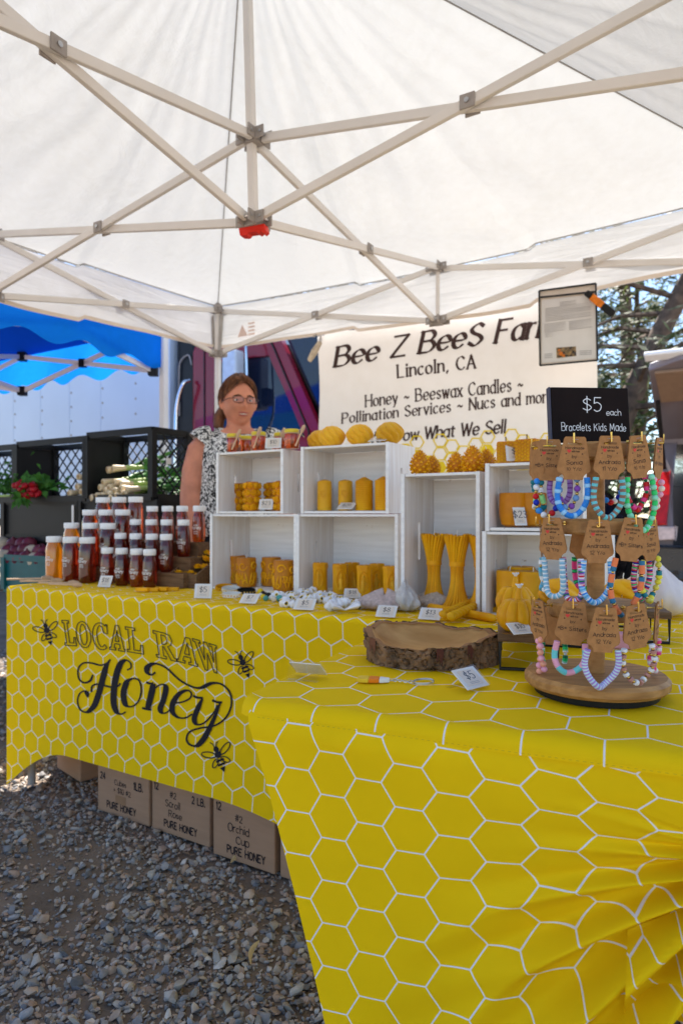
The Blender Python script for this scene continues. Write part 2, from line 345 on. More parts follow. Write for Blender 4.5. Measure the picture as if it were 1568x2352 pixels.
# ------------------------------------------------------------ lettering: pen strokes on a 7-unit cap height
G = {}
for ln in """A 5|0,0 2.5,7 5,0|.9,2.4 4.1,2.4
B 4.6|0,0 0,7|~0,7 2.8,7 4,5.4 2.8,3.8 0,3.7|~0,3.7 3.2,3.6 4.6,1.9 3.2,.1 0,0
C 5|~5,5.6 3.2,7 .9,6 0,3.5 .9,1 3.2,0 5,1.3
F 4|0,0 0,7 4,7|0,3.7 3,3.7
G 5.2|~5,5.6 3.2,7 .9,6 0,3.5 .9,1 3.2,0 5,1|3.2,3.2 5.1,3.2 5.1,.6
H 4.8|0,0 0,7|4.8,0 4.8,7|0,3.7 4.8,3.7
K 4.6|0,0 0,7|4.4,7 0,3|1.6,4.3 4.6,0
L 4|0,7 0,0 4,0
M 6|0,0 .6,7 3,1.5 5.4,7 6,0
N 4.8|0,0 0,7 4.8,0 4.8,7
O 5|~2.5,7 .7,6 0,3.5 .7,1 2.5,0 4.3,1 5,3.5 4.3,6 2.5,7
P 4.4|0,0 0,7|~0,7 3,7 4.3,5.3 3,3.5 0,3.4
R 4.7|0,0 0,7|~0,7 3,7 4.2,5.4 3,3.8 0,3.7|2,3.7 4.7,0
E 4|4,7 0,7 0,0 4,0|0,3.7 3,3.7
S 4.4|~4.2,5.9 2.3,7 .4,5.6 1.1,4.2 3.4,3 4.3,1.6 2.4,0 0,1.2
U 4.6|~0,7 0,2.4 1,.3 2.3,0 3.6,.3 4.6,2.4 4.6,7
W 6.6|0,7 1.7,0 3.3,6.4 4.9,0 6.6,7
Y 4.6|0,7 2.3,3.4 4.6,7|2.3,3.4 2.3,0
Z 4.6|0,7 4.6,7 0,0 4.6,0
a 3.6|~3.4,3.7 2,4.6 .5,3.8 0,2.2 .5,.6 1.7,0 3.2,.9|3.5,4.6 3.5,0
b 3.7|0,7 0,0|~0,3.4 1.8,4.6 3.3,3.9 3.7,2.2 3.2,.6 1.8,0 0,1
c 3.3|~3.3,3.8 2,4.6 .5,3.8 0,2.2 .5,.6 2,0 3.3,.9
d 3.7|~3.5,3.5 1.9,4.6 .5,3.8 0,2.2 .5,.6 1.8,0 3.5,1|3.6,7 3.6,0
e 3.6|~.1,2.3 3.5,2.5 3.2,4 1.9,4.6 .5,3.8 0,2.2 .6,.5 2,0 3.5,1
g 3.6|~3.4,3.7 2,4.6 .5,3.8 0,2.2 .5,.6 1.7,0 3.4,.9|~3.5,4.6 3.5,-1 2.4,-2.2 .4,-1.7
h 3.5|0,7 0,0|~0,3 1.2,4.5 2.8,4.4 3.4,3.2 3.5,0
i .8|.4,4.6 .4,0|.4,6.2 .4,6.7
k 3.3|0,7 0,0|3,4.6 0,2|1,2.8 3.3,0
l .8|.4,7 .4,0
m 5.6|0,4.6 0,0|~0,3 1,4.5 2.2,4.4 2.7,3.2 2.7,0|~2.7,3 3.8,4.5 5,4.4 5.5,3.2 5.5,0
n 3.5|0,4.6 0,0|~0,3 1.2,4.5 2.8,4.4 3.4,3.2 3.5,0
o 3.7|~1.8,4.6 .5,3.9 0,2.3 .5,.7 1.8,0 3.2,.7 3.7,2.3 3.2,3.9 1.8,4.6
p 3.7|0,4.6 0,-2.2|~0,3.4 1.8,4.6 3.3,3.9 3.7,2.2 3.2,.6 1.8,0 0,1
r 2.4|0,4.6 0,0|~0,2.8 1,4.3 2.4,4.4
s 2.9|~2.8,3.8 1.5,4.6 .2,3.7 .8,2.7 2.2,2 2.8,1 1.5,0 0,.8
t 2.4|~1,6.2 1,1.2 1.5,.1 2.4,.3|0,4.6 2.3,4.6
u 3.5|~0,4.6 .1,1.2 .8,.1 2.2,.2 3.5,1.8|3.5,4.6 3.5,0
v 3.4|0,4.6 1.7,0 3.4,4.6
w 5|0,4.6 1.3,0 2.5,4.2 3.7,0 5,4.6
x 3.3|0,4.6 3.3,0|3.3,4.6 0,0
y 3.5|0,4.6 1.8,.2|~3.5,4.6 1.8,.2 .9,-1.8 0,-2
z 3.1|0,4.6 3.1,4.6 0,0 3.1,0
0 4|~2,7 .5,5.8 0,3.5 .5,1.2 2,0 3.5,1.2 4,3.5 3.5,5.8 2,7
1 1.6|0,5.6 1.2,7 1.2,0
2 4|~.2,5.4 1.4,7 3.4,6.4 3.6,4.6 2,2.4 0,0|0,0 4,0
3 3.8|~.1,6.2 2,7 3.5,5.5 1.5,3.8|~1.5,3.8 3.8,2.4 2.6,.1 0,.8
4 4|3,0 3,7 0,2 4,2
5 4|3.8,7 .6,7 .3,4|~.3,4 2,4.5 3.8,3 3.2,.7 1.4,0 0,.8
7 3.8|0,7 3.8,7 1.2,0
8 4|~2,3.8 .4,5.3 2,7 3.6,5.3 2,3.8 .1,1.8 2,0 3.9,1.8 2,3.8
$ 4.4|~4.2,5.6 2.3,6.4 .4,5.3 1.1,4.1 3.4,3 4.3,1.7 2.4,.5 0,1.4|2.3,7.6 2.1,-.7
~ 4|~0,2.4 1,3.5 2,2.9 3,2.3 4,3.3
, 1|~.6,.6 .7,0 0,-1.2
. .6|.3,0 .3,.6
/ 3|0,-.5 3,7
= 3|0,4.2 3,4.2|0,2.6 3,2.6
- 2.4|0,3 2.4,3
# 4.4|1,0 2,7|3,0 4,7|0,4.6 4.6,4.6|0,2.4 4.4,2.4
+ 3.6|1.8,.8 1.8,4.8|0,2.8 3.6,2.8""".split('\n'):
    k, rest = ln[0], ln[2:].split('|')
    G[k] = (float(rest[0]), [(s_[0] == '~', [tuple(map(float, p.split(','))) for p in s_.lstrip('~').split()]) for s_ in rest[1:]])
def ribbon(mb, pts, wf, fn, z, mi=0, closed=False):
    """flat pen stroke through pts; wf(direction, t) = full width; fn maps (x, y, z) to the surface"""
    n = len(pts)
    if n < 2: return
    vs = []
    for i, p in enumerate(pts):
        t = (pts[(i + 1) % n] - pts[i - 1]) if closed else (pts[min(i + 1, n - 1)] - pts[max(i - 1, 0)])
        t = t.normalized() if t.length > 1e-9 else Vector((1, 0, 0)); w = wf(t, i / (n - 1)) / 2; nx = Vector((-t.y, t.x, 0)) * w
        vs += [fn(p.x + nx.x, p.y + nx.y, z), fn(p.x - nx.x, p.y - nx.y, z)]
    m = n if closed else n - 1
    mb.add(vs, [(2 * i, 2 * i + 1, 2 * ((i + 1) % n) + 1, 2 * ((i + 1) % n)) for i in range(m)], mi)
def seg(mb, p, q, w, fn, z, mi=0, ext=.35):
    d = (q - p)
    if d.length < 1e-9: return
    t = d.normalized(); p = p - t * w * ext; q = q + t * w * ext; n = Vector((-t.y, t.x, 0)) * w / 2
    mb.add([fn(c.x, c.y, z) for c in (p + n, p - n, q - n, q + n)], [(0, 1, 2, 3)], mi)
def text(mb, s, fn, wide=None, style='pen', w=.6, wmin=None, sp=1.3, shear=0, serif=0, mi=0, jit=0, zs=1e-5, x0=0, kx=None):
    """s in units of cap height 7, laid from (0,0); fn((x,y) in units, lift); wide squeezes to that width"""
    rnd = random.Random(hash(s) & 255 if jit else 0); x = x0; nat = 0
    for ch in s: nat += (G[ch][0] if ch in G else 2.2) + sp
    nat -= sp; kx = kx or (wide / nat if wide else 1); c = 0; wmin = wmin if wmin is not None else w
    def wf(t, _): return wmin + (w - wmin) * abs(math.sin(math.atan2(t.y, t.x) - R(18)))
    for ch in s:
        if ch not in G: x += 2.2 + sp; continue
        gw, strokes = G[ch]; dy = rnd.uniform(-jit, jit); ds = 1 + rnd.uniform(-jit, jit) * .3
        for smooth, pts in strokes:
            c += 1
            P = [Vector(((x + p[0] * ds) * kx + shear * p[1], p[1] * ds + dy, 0)) for p in pts]
            if smooth: ribbon(mb, cat_rom(P, 5), wf, fn, c * zs, mi)
            else:
                for p, q in zip(P, P[1:]):
                    c += 1; seg(mb, p, q, wf((q - p).normalized(), 0), fn, c * zs, mi)
                if serif:
                    for e, o_ in ((P[0], P[1]), (P[-1], P[-2])):
                        if abs(e.y - o_.y) > 1.6 and (abs(e.y) < .3 or e.y > 4.2):
                            c += 1; seg(mb, e + Vector((-serif, 0, 0)), e + Vector((serif, 0, 0)), wmin * 1.1, fn, c * zs, mi)
        x += gw + sp
    return nat * kx
def plane_fn(o, ex, ey, n, k):
    """unit -> 3D: o + (x*ex + y*ey)*k, lifted along n"""
    o, ex, ey, n = Vector(o), Vector(ex), Vector(ey), Vector(n)
    return lambda x, y, z=0: o + ex * (x * k) + ey * (y * k) + n * z
def quad_fn(pmap, bl, br, tl, tr, wide, cap=7.0):
    """lettering laid in a picture quadrilateral, projected on a surface by pmap(px, py, lift)"""
    def f(x, y, z=0):
        u, v = x / wide, y / cap
        px = (bl[0] * (1 - u) + br[0] * u) * (1 - v) + (tl[0] * (1 - u) + tr[0] * u) * v
        py = (bl[1] * (1 - u) + br[1] * u) * (1 - v) + (tl[1] * (1 - u) + tr[1] * u) * v
        return pmap(px, py, z)
    return f

def natw(s, sp): return sum((G[c][0] if c in G else 2.2) + sp for c in s) - sp
def words(s, fn, name, mat, parent, wide=None, sp=1.3, **kw):
    """one part per word"""
    kx = wide / natw(s, sp) if wide else 1; x = 0; out = []
    for wd_ in s.split(' '):
        m = MB(); text(m, wd_, fn, sp=sp, x0=x, kx=kx, **kw); out.append(m.build(name, mat, parent)); x += natw(wd_, sp) + sp + 2.2 + sp
    return out

# ------------------------------------------------------------ ground and gravel
g = MB(); N = 60
def gz(x, y): return .006 * math.sin(x * 5.1 + 1.3) * math.sin(y * 4.3) + .004 * math.sin(x * 11 + y * 7)
g.grid(lambda u, v: (-5 + 10 * u, -2 + 12 * v, gz(-5 + 10 * u, -2 + 12 * v)), 100, 120)
o = g.build('ground', 'dirt', smooth=60); tag(o, 'brown packed dirt under the gravel', None, kind='structure')
g = MB()
for x0, x1, y0, y1 in ((-300, -5, -300, 300), (5, 300, -300, 300), (-5, 5, -300, -2), (-5, 5, 10, 300)):
    g.add([(x0, y0, -.001), (x1, y0, -.001), (x1, y1, -.001), (x0, y1, -.001)], [(0, 1, 2, 3)])
o = g.build('ground', 'lot'); tag(o, 'bare dirt lot stretching to the horizon', None, kind='structure')
def gravel():
    rs = np.random.RandomState(5); temps = []
    for k in range(16):
        bm = bmesh.new(); p = rs.normal(size=(15, 3)); p /= np.linalg.norm(p, axis=1)[:, None]; p *= np.array([1, rs.uniform(.6, .95), rs.uniform(.4, .75)]) * rs.uniform(.82, 1, (15, 1))
        for q in p: bm.verts.new(q)
        r = bmesh.ops.convex_hull(bm, input=bm.verts); bmesh.ops.delete(bm, geom=[v for v in r['geom_interior'] if isinstance(v, bmesh.types.BMVert)] or [], context='VERTS')
        bm.verts.index_update(); bmesh.ops.triangulate(bm, faces=bm.faces); bm.verts.index_update()
        temps.append((np.array([v.co[:] for v in bm.verts]), np.array([[v.index for v in f.verts] for f in bm.faces]))); bm.free()
    n = 92000; y = .75 + 4.3 * rs.rand(n) ** 1.15; x = (rs.rand(n) * 2 - 1) * (.25 + .62 * y) - .1
    dens = np.sin(x * 3.1 + 2 * np.sin(y * 2.3)) * np.sin(y * 3.7 + 1.7 * np.sin(x * 2.9 + 1)) + .5 * np.sin(x * 9 + y * 6)
    keep = rs.rand(n) < np.clip(.82 + .4 * dens, .38, 1)
    x, y = x[keep], y[keep]; n = len(x)
    sz = np.exp(rs.normal(-5.06, .48, n)).clip(.0028, .019); tint = np.array([(.36, .37, .40), (.50, .47, .43), (.52, .41, .33), (.60, .57, .54), (.26, .275, .31), (.50, .39, .33), (.42, .41, .40)])
    V, F, Cc, off = [], [], [], 0
    for i in range(n):
        v, f = temps[rs.randint(16)]; a = rs.rand() * 6.283; ca, sa = math.cos(a), math.sin(a); s_ = sz[i]
        t = rs.normal(0, .25, 2); w = v * s_; w = w + np.stack([0 * w[:, 0], 0 * w[:, 0], w[:, 0] * t[0] + w[:, 1] * t[1]], 1)
        q = np.stack([w[:, 0] * ca - w[:, 1] * sa + x[i], w[:, 0] * sa + w[:, 1] * ca + y[i], w[:, 2] + s_ * .28 + gz(x[i], y[i]) + (s_ * .5 if rs.rand() < .25 else 0)], 1)
        V.append(q); F.append(f + off); off += len(v); c = tint[rs.randint(7)] * np.array([.95, .90, .845]) * rs.uniform(.7, 1.12); Cc.append(np.tile(np.append(c, 1), (len(v), 1)))
    V = np.concatenate(V); F = np.concatenate(F); Cc = np.concatenate(Cc).astype(np.float32)
    me = bpy.data.meshes.new('gravel'); me.vertices.add(len(V)); me.vertices.foreach_set('co', V.astype(np.float32).ravel())
    me.loops.add(len(F) * 3); me.loops.foreach_set('vertex_index', F.astype(np.int32).ravel())
    me.polygons.add(len(F)); me.polygons.foreach_set('loop_start', np.arange(0, len(F) * 3, 3, dtype=np.int32))
    me.polygons.foreach_set('loop_total', np.full(len(F), 3, dtype=np.int32))
    at_ = me.attributes.new('tint', 'FLOAT_COLOR', 'POINT'); at_.data.foreach_set('color', Cc.ravel())
    me.materials.append(M['stone']); me.update(calc_edges=True); me.validate()
    me.polygons.foreach_set('use_smooth', [True] * len(F)); me.set_sharp_from_angle(angle=R(50))
    o = put('gravel', me); tag(o, 'loose grey and tan crushed gravel over the dirt', 'gravel', kind='stuff')
gravel()
M['straw'] = pm('dry leaf', (.55, .43, .24), .8)
for i, (px, py, rz) in enumerate(((612, 1985, .9), (680, 1960, 1.9), (838, 2210, 1.4))):
    mb = MB(); pts = [(t * .07 - .035, .01 * math.sin(t * 3), .006 + .008 * t) for t in [k / 8 for k in range(9)]]
    mb.tube(pts, [.0015 + .005 * math.sin(PI * k / 8) for k in range(9)], 6, flat=.25)
    o = mb.build('dry_leaf', 'straw', smooth=60); p = at(px * .9 if i < 2 else px * .7, py, 0); o.location = (p.x, p.y, .012); o.rotation_euler = (0, 0, rz)
    tag(o, ['long dry straw leaf on the gravel before the orchid cup box', 'thin dry leaf lying right beside the orchid cup box', 'small dry blade of grass far out on the gravel'][i], 'leaf')

# ------------------------------------------------------------ white market tent
H_ = 1.5
def zt(a, b): return 2.259 + .0058 * a + .0127 * b + (.02 if abs(a) + abs(b) > 2 else 0) - (.015 if abs(a) + abs(b) < .1 else 0)
ZS = .275
tent = thing('market_tent', 'white pop-up market tent with cream folding frame over the honey tables', 'tent', C0, TH)
PEAK = Vector((-.03, -.01, 3.07))
def roof(k):
    ca, sa = [(1, 0), (0, 1), (-1, 0), (0, -1)][k]
    def f(u, v):
        s_ = (2 * u - 1) * 1.515; a, b = (s_, 1.515)
        e = Vector((a * ca - b * sa, a * sa + b * ca, 0)); e.z = zt(max(-1.5, min(1.5, e.x)), max(-1.5, min(1.5, e.y))) + .03 - (.035 * (1 - (2 * u - 1) ** 2))
        p = e.lerp(PEAK, v); x = 2 * u - 1
        p.z += (-.07 * math.sin(PI * v) * (1 - x * x)
                + (1 - x ** 6) * .009 * math.sin(x * 17 + 2.5 * math.sin(v * 4 + k)) * v * (1 - v) * 3 + (1 - x ** 6) * .005 * math.sin(x * 41 + 3 * v + k + 2 * math.sin(v * 9)) * v * (1 - v) * 3
                + .012 * math.sin(v * 23 + x * 6 + k) * (1 - x * x) * (1 - v) * min(1, v * 9))
        return p, (s_ * (1 - v) + k * 7, v * 1.9)
    return MB().grid(f, 90, 60, uvf='ret').build('roof_panel', 'canopy', tent, smooth=80)
for k in range(4): roof(k)
for k in range(4):                                        # valances, wavy, with a hem
    ca, sa = [(1, 0), (0, 1), (-1, 0), (0, -1)][k]
    def pos(u, v, off=0):
        s_ = (2 * u - 1) * 1.518; b = 1.518 + .014 * math.sin(s_ * 5 + k) * v + .006 * math.sin(s_ * 13 + v * 5) * v + off
        x, y = s_ * ca - b * sa, s_ * sa + b * ca
        zz = zt(max(-1.5, min(1.5, x)), max(-1.5, min(1.5, y)))
        return Vector((x, y, zz + .028 - .035 * (1 - (2 * u - 1) ** 2) - v * (.268 + .010 * math.sin(s_ * 2.1 + k))))
    MB().grid(lambda u, v: (pos(u, v), (u * 3, v * .3)), 90, 10, uvf='ret').build('valance', 'valance', tent, smooth=80)
    mb = MB()
    mb.grid(lambda u, v: (pos(u, .93 + .07 * v, -.004), (u * 3, v * .02)), 90, 1, uvf='ret'); mb.build('hem', 'cream', tent, smooth=80)
    mb = MB(); mb.tube([pos(i / 60, 0, -.01) + Vector((0, 0, .004)) for i in range(61)], .0035, 5); mb.build('eave_seam', 'seam', tent, smooth=60)
for ax, bx in ((1, 1), (-1, 1), (-1, -1), (1, -1)):       # hips
    e = Vector((ax * 1.515, bx * 1.515, zt(1.5 * ax, 1.5 * bx) + .03))
    MB().tube([e.lerp(PEAK, t / 20) - Vector((0, 0, .006)) for t in range(21)], .0032, 5).build('hip_seam', 'seam', tent, smooth=60)
def T(a, b, top): return Vector((a * H_, b * H_, zt(a * H_, b * H_) - (0 if top else ZS)))
def truss(p, q):
    """one scissor pair between two uprights, pinned in the middle"""
    (a0, b0), (a1, b1) = p, q
    d = Vector((a1 - a0, b1 - b0, 0)).normalized(); n = Vector((-d.y, d.x, 0)) * .010
    for s_, t0, t1 in ((1, 1, 0), (-1, 0, 1)):
        P, Q = T(a0, b0, t0), T(a1, b1, t1); e = (Q - P).normalized() * .03
        MB().bar(P + e + n * s_, Q - e + n * s_, .0165, .029).build('truss_bar', 'frame', tent, bevel=.003)
    mid = (T(a0, b0, 1) + T(a1, b1, 0)) / 2; dr = (T(a1, b1, 0) - T(a0, b0, 1)).normalized()
    j = MB(); j.bar(mid - d * .022 + n * 2.1, mid + d * .022 + n * 2.1, .006, .040); j.bar(mid - d * .022 - n * 2.1, mid + d * .022 - n * 2.1, .006, .040)
    jo = j.build('pivot_bracket', 'joint', tent, bevel=.002)
    b = MB(); b.tube([mid + n * 2.9, mid - n * 2.9], .007, 10); b.build('bolt', 'steel', jo, smooth=40)
sides = [((-1, 1), (0, 1)), ((0, 1), (1, 1)), ((-1, 1), (-1, 0)), ((-1, 0), (-1, -1)), ((1, 1), (1, 0)), ((1, 0), (1, -1)), ((-1, -1), (0, -1)), ((0, -1), (1, -1)),
         ((0, 0), (-1, 0)), ((0, 0), (0, 1)), ((0, 0), (0, -1)), ((0, 0), (1, 0))]
for s_ in sides: truss(*s_)
def hub(p, name, dirs, up):
    m = MB(); m.box(p.x - .024, p.x + .024, p.y - .024, p.y + .024, p.z - .022, p.z + .022)
    for a, b in dirs:
        d = Vector((a, b, 0)); n = Vector((-b, a, 0))
        for s_ in (-1, 1): m.bar(p + d * .02 + n * s_ * .0225, p + d * .058 + n * s_ * .0225, .006, .040)
    h = m.build(name, 'joint', tent, bevel=.003)
    for a, b in dirs:
        d = Vector((a, b, 0)); n = Vector((-b, a, 0)); q = p + d * .044
        b_ = MB(); b_.tube([q + n * .028, q - n * .028], .0055, 8); b_.build('bolt', 'steel', h, smooth=40)
D4 = [(1, 0), (-1, 0), (0, 1), (0, -1)]
for top in (1, 0): hub(T(0, 0, top), 'centre_hub', D4, top)
for (a, b), dd in (((0, 1), [(1, 0), (-1, 0), (0, -1)]), ((-1, 0), [(0, 1), (0, -1), (1, 0)]), ((1, 0), [(0, 1), (0, -1), (-1, 0)]), ((0, -1), [(1, 0), (-1, 0), (0, 1)])):
    for top in (1, 0): hub(T(a, b, top), 'side_joint', dd, top)
    p, q = T(a, b, 1), T(a, b, 0); MB().tube([p, q], .011, 10).build('side_strut', 'frame', tent, smooth=50)
for a, b in ((1, 1), (-1, 1), (-1, -1), (1, -1)):
    dd = [(-a, 0), (0, -b)]
    for top in (1, 0): hub(T(a, b, top), 'corner_bracket', dd, top)
    p = T(a, b, 1)
    MB().box(p.x - .016, p.x + .016, p.y - .016, p.y + .016, .01, p.z + .01).build('leg', 'frame', tent, bevel=.004)
    m = MB(); m.box(p.x - .05, p.x + .05, p.y - .05, p.y + .05, .004, .012); m.build('foot_plate', 'steel', tent)
    m = MB()                                              # straps holding the cloth to the leg
    for k in (-1, 1): m.bar((p.x - a * .004 + k * .030 * (1 if a * b > 0 else 1), p.y - b * .012 - k * a * b * .012, p.z - .03), (p.x + k * .024, p.y - b * .012, p.z - ZS + .02), .008, .02)
    m.build('strap', 'seam', tent)
    m = MB(); m.lathe([(.030, 0), (.026, .02), (.010, .05), (0, .055)], 10, TR(p.x, p.y, p.z + .02)); m.build('corner_cap', 'joint', tent, smooth=40)
MB().bar(T(0, 0, 0) - Vector((0, 0, .02)), PEAK - Vector((0, 0, .02)), .026, .026, up=(1, 0, 0)).build('centre_pole', 'frame', tent, bevel=.003)
q = T(0, 0, 0); c = MB()
c.prism([[(-.05, 0), (-.045, -.026), (-.02, -.030), (-.012, -.022), (.012, -.022), (.024, -.03), (.036, -.022), (.040, -.032), (.052, -.024), (.046, 0)]], -.016, .016, TR(q.x, q.y, q.z - .020) @ RZ(R(10)) @ RX(R(90)))
c.build('release_clip', 'red', tent, bevel=.003)
st = MB(); X0 = atb(548, 775, 1.50); X1 = atb(582, 742, 1.50)      # faded print inside the valance, left of the corner leg's right side
M['faded'] = pm('faded print', (.80, .62, .55), .8, .1)
st.prism([[(X0.x, X0.z), (X1.x - .04, X0.z), (X0.x + .035, X1.z)]], 0, .002, Matrix(((1, 0, 0, 0), (0, 0, 1, 1.492), (0, 1, 0, 0), (0, 0, 0, 1))))
for k in range(4): st.box(X1.x - .035, X1.x + .015, 1.492, 1.494, X0.z + k * .022, X0.z + .010 + k * .022)
st.build('printed_logo', 'faded', tent)

# ------------------------------------------------------------ banner on the back of the tent
BB = 1.60
ban = thing('farm_banner', 'cream vinyl banner reading Bee Z BeeS Farm, Lincoln CA behind the candles', 'banner', C0, TH)
M['banner'] = fabric('cream vinyl', (.70, .665, .63), tl=.16, bump=.25, bscale=2.0, dist=.02)
M['brownink'] = pm('brown black print', (.05, .025, .022), .6)
def bwave(a, z): return BB + .012 * math.sin(a * 4 + z * 3) + .008 * math.sin(z * 9 + a * 2)
A0, A1, B0, B1 = atb(730, 770, BB).x, atb(1370, 800, BB).x, 1.02, 2.06
def bp(u, v):
    a = A0 + (A1 - A0) * u; z = B0 + (B1 - B0) * v + (.008 * math.sin(a * 26) if v > .98 else 0)
    return (a, bwave(a, z), z), (a, z)
MB().grid(bp, 60, 40, uvf='ret').build('sheet', 'banner', ban, smooth=80)
def bmap(px, py, z=0): p = atb(px, py, BB); return (p.x, bwave(p.x, p.z) - .003 - z, p.z)
def bline(name, s, bl, br, h0, h1, mat='brownink', sp=1.3, **kw):
    nat = natw(s, sp); f = quad_fn(bmap, bl, br, (bl[0], bl[1] - h0), (br[0], br[1] - h1), nat); words(s, f, name, mat, ban, wide=nat, sp=sp, **kw)
SER = dict(w=1.35, wmin=.4, serif=.85, sp=1.6)
bline('lettering', 'Bee Z BeeS Farm', (768, 842), (1272, 768), 42, 54, shear=.22, w=1.5, wmin=.4, serif=.8, sp=1.3)
bline('lettering', 'Lincoln, CA', (915, 868), (1092, 846), 28, 30, w=1.4, wmin=.4, serif=.9, sp=1.7)
bline('lettering', 'Honey ~ Beeswax Candles ~', (838, 934), (1200, 896), 26, 30, **SER)
bline('lettering', 'Pollination Services ~ Nucs and more', (784, 972), (1268, 922), 23, 28, **SER)
bline('lettering', 'We Grow What We Sell', (838, 1019), (1160, 994), 24, 30, w=1.35, wmin=.75, sp=1.1, shear=.08)
M['yprint'] = pm('yellow print', (.85, .62, .02), .6)
hx = MB()
rnd = random.Random(3)
for i in range(-1, 15):
    for j in range(3):
        cx, cy = 905 + i * 27, 1020 - i * 2.0 + j * 31 + (15 if i % 2 else 0)
        pts = [Vector((cx + 16 * math.cos(k * PI / 3), cy + 16 * math.sin(k * PI / 3), 0)) for k in range(6)]
        if j == 0 and (i % 3 == 0): continue
        fill = (j > 0 and rnd.random() < .62) or i in (0, 1)
        if fill: hx.add([bmap(p.x, p.y, .0006) for p in pts], [tuple(range(6))])
        else: ribbon(hx, pts, lambda t, u: 3.4, bmap, .0004, closed=True)
hx.build('honeycomb_print', 'yprint', ban)
for a, z in ((A0 + .02, B1 - .03), (A1 - .02, B1 - .03), (A0 + .02, B0 + .03), (A1 - .02, B0 + .03)):
    gm = MB(); gm.tube([(a + .010 * math.cos(t * PI / 5), bwave(a, z) - .002, z + .010 * math.sin(t * PI / 5)) for t in range(10)], .003, 6, closed=True); gm.build('grommet', 'steel', ban, smooth=60)
for a in (A0 + .02, A1 - .02):
    tm = MB(); tm.tube([(a, BB - .005, B1 - .03), (a + .02, BB - .03, B1 + .01), (a + .01, BB - .09, 2.0 + .03)], .006, 6); tm.build('tie', 'seam', ban, smooth=60)
kn = MB(); p = loc(atd(722, 803, 3.9)); kn.prism([[(-.03, -.07), (.01, -.03), (.05, .035), (.03, .045), (-.015, 0), (-.045, -.055)]], -.012, .012, TR(p) @ RX(R(90)))
M['rag'] = pm('knotted rag', (.55, .47, .36), .9, .25, 40)
tag(kn.build('knotted_rag', 'rag', None, bevel=.006), 'knotted tan rag tied at the top left corner of the farm banner', 'rag'); bpy.data.objects['knotted_rag'].location = C0; bpy.data.objects['knotted_rag'].rotation_euler = (0, 0, TH)

# permit sheet in a clear sleeve with an orange clamp
SB = 1.40
doc = thing('permit_sleeve', 'printed permit page in a black-edged clear sleeve hanging from the tent edge', 'document', C0, TH)
def dmap(px, py, z=0): p = atb(px, py, SB); return Vector((p.x, SB - z, p.z))
tl_, tr_, br_, bl_ = (1238, 669), (1368, 652), (1372, 828), (1240, 840)
def quadmesh(c4, z, th=.0015):
    m = MB(); P = [dmap(*c, z) for c in c4]; Q = [p + Vector((0, th, 0)) for p in P]
    return m.add(P + Q, [(3, 2, 1, 0), (4, 5, 6, 7), (0, 1, 5, 4), (1, 2, 6, 5), (2, 3, 7, 6), (3, 0, 4, 7)])
quadmesh((tl_, tr_, br_, bl_), .0).build('backing', 'cream', doc)
pg = quadmesh(((1243, 690), (1366, 676), (1368, 823), (1244, 834)), .003).build('page', 'paper', doc)
e = MB()
for p, q in ((tl_, tr_), (tr_, br_), (br_, bl_), (bl_, tl_), ((1238, 684), (1366, 671))): e.bar(dmap(*p, .006), dmap(*q, .006), .006, .007)
e.build('edge_band', 'black', doc)
M['greyink'] = pm('grey small print', (.42, .41, .42), .8)
tx = MB()
for i in range(22):
    y = 700 + i * 3.6
    if 740 < y < 746: continue
    for x0, x1 in (((1250, 1300), (1306, 1360)) if 11 < i < 19 else ((1252, 1358),)) if i > 2 else ((1285, 1325),):
        if i >= 19: x1 = x0 + 22
        ee = -.13 * (x1 - x0); y0 = y - .11 * (x0 - 1250)
        tx.add([dmap(x0, y0, .0047), dmap(x1 - rnd.random() * 8, y0 + ee, .0047), dmap(x1, y0 + ee - 1.5, .0047), dmap(x0, y0 - 1.5, .0047)], [(0, 1, 2, 3)])
for x0, x1 in ((1250, 1268), (1330, 1358)):
    for i in range(3): y = 815 + i * 4 - .09 * (x0 - 1250); tx.add([dmap(x0, y, .0047), dmap(x1, y - 1.5, .0047), dmap(x1, y - 3, .0047), dmap(x0, y - 1.5, .0047)], [(0, 1, 2, 3)])
tx.build('small_print', 'greyink', pg)
M['pic'] = pm('printed picture', (.02, .02, .025), .5, scale=60, col2=(.5, .32, .12), detail=3)
m = MB(); P = [dmap(*c, .0048) for c in ((1278, 823), (1323, 818), (1322, 796), (1277, 799))]; m.add(P, [(0, 1, 2, 3)]); m.build('picture', 'pic', pg)
m = MB(); 
for cx, cy, r_ in ((1288, 813, 5), (1294, 817, 3.5), (1284, 805, 3)): m.add([dmap(cx + r_ * math.cos(k), cy + r_ * math.sin(k), .0053) for k in [j * PI / 5 for j in range(10)]], [tuple(range(10))])
M['orange'] = pm('orange plastic', (.75, .20, .012), .4, .2, 60); m.build('printed_fruit', 'orange', pg)
quadmesh((tl_, tr_, br_, bl_), .010, .0006).build('clear_front', 'acryl', doc)
clamp = thing('spring_clamp', 'orange and black spring clamp gripping the permit sleeve corner', 'clamp', C0, TH)
p0, p1 = dmap(1352, 678, .02), dmap(1412, 728, .05); d = (p1 - p0)
m = MB(); m.bar(p0 + d * .14, p0 + d * .62, .018, .030); m.build('orange_grip', 'orange', clamp, bevel=.004)
m = MB(); m.bar(p0 - d * .06, p0 + d * .16, .026, .026); m.build('jaw', 'black', clamp, bevel=.005)
m = MB(); m.bar(p0 + d * .60, p1, .022, .032); m.build('handle_tip', 'black', clamp, bevel=.005)
m = MB(); m.bar(p0 + d * .1 + Vector((0, .02, .006)), p0 + d * .9 + Vector((0, .03, .012)), .014, .02); m.build('handle', 'black', clamp, bevel=.004)

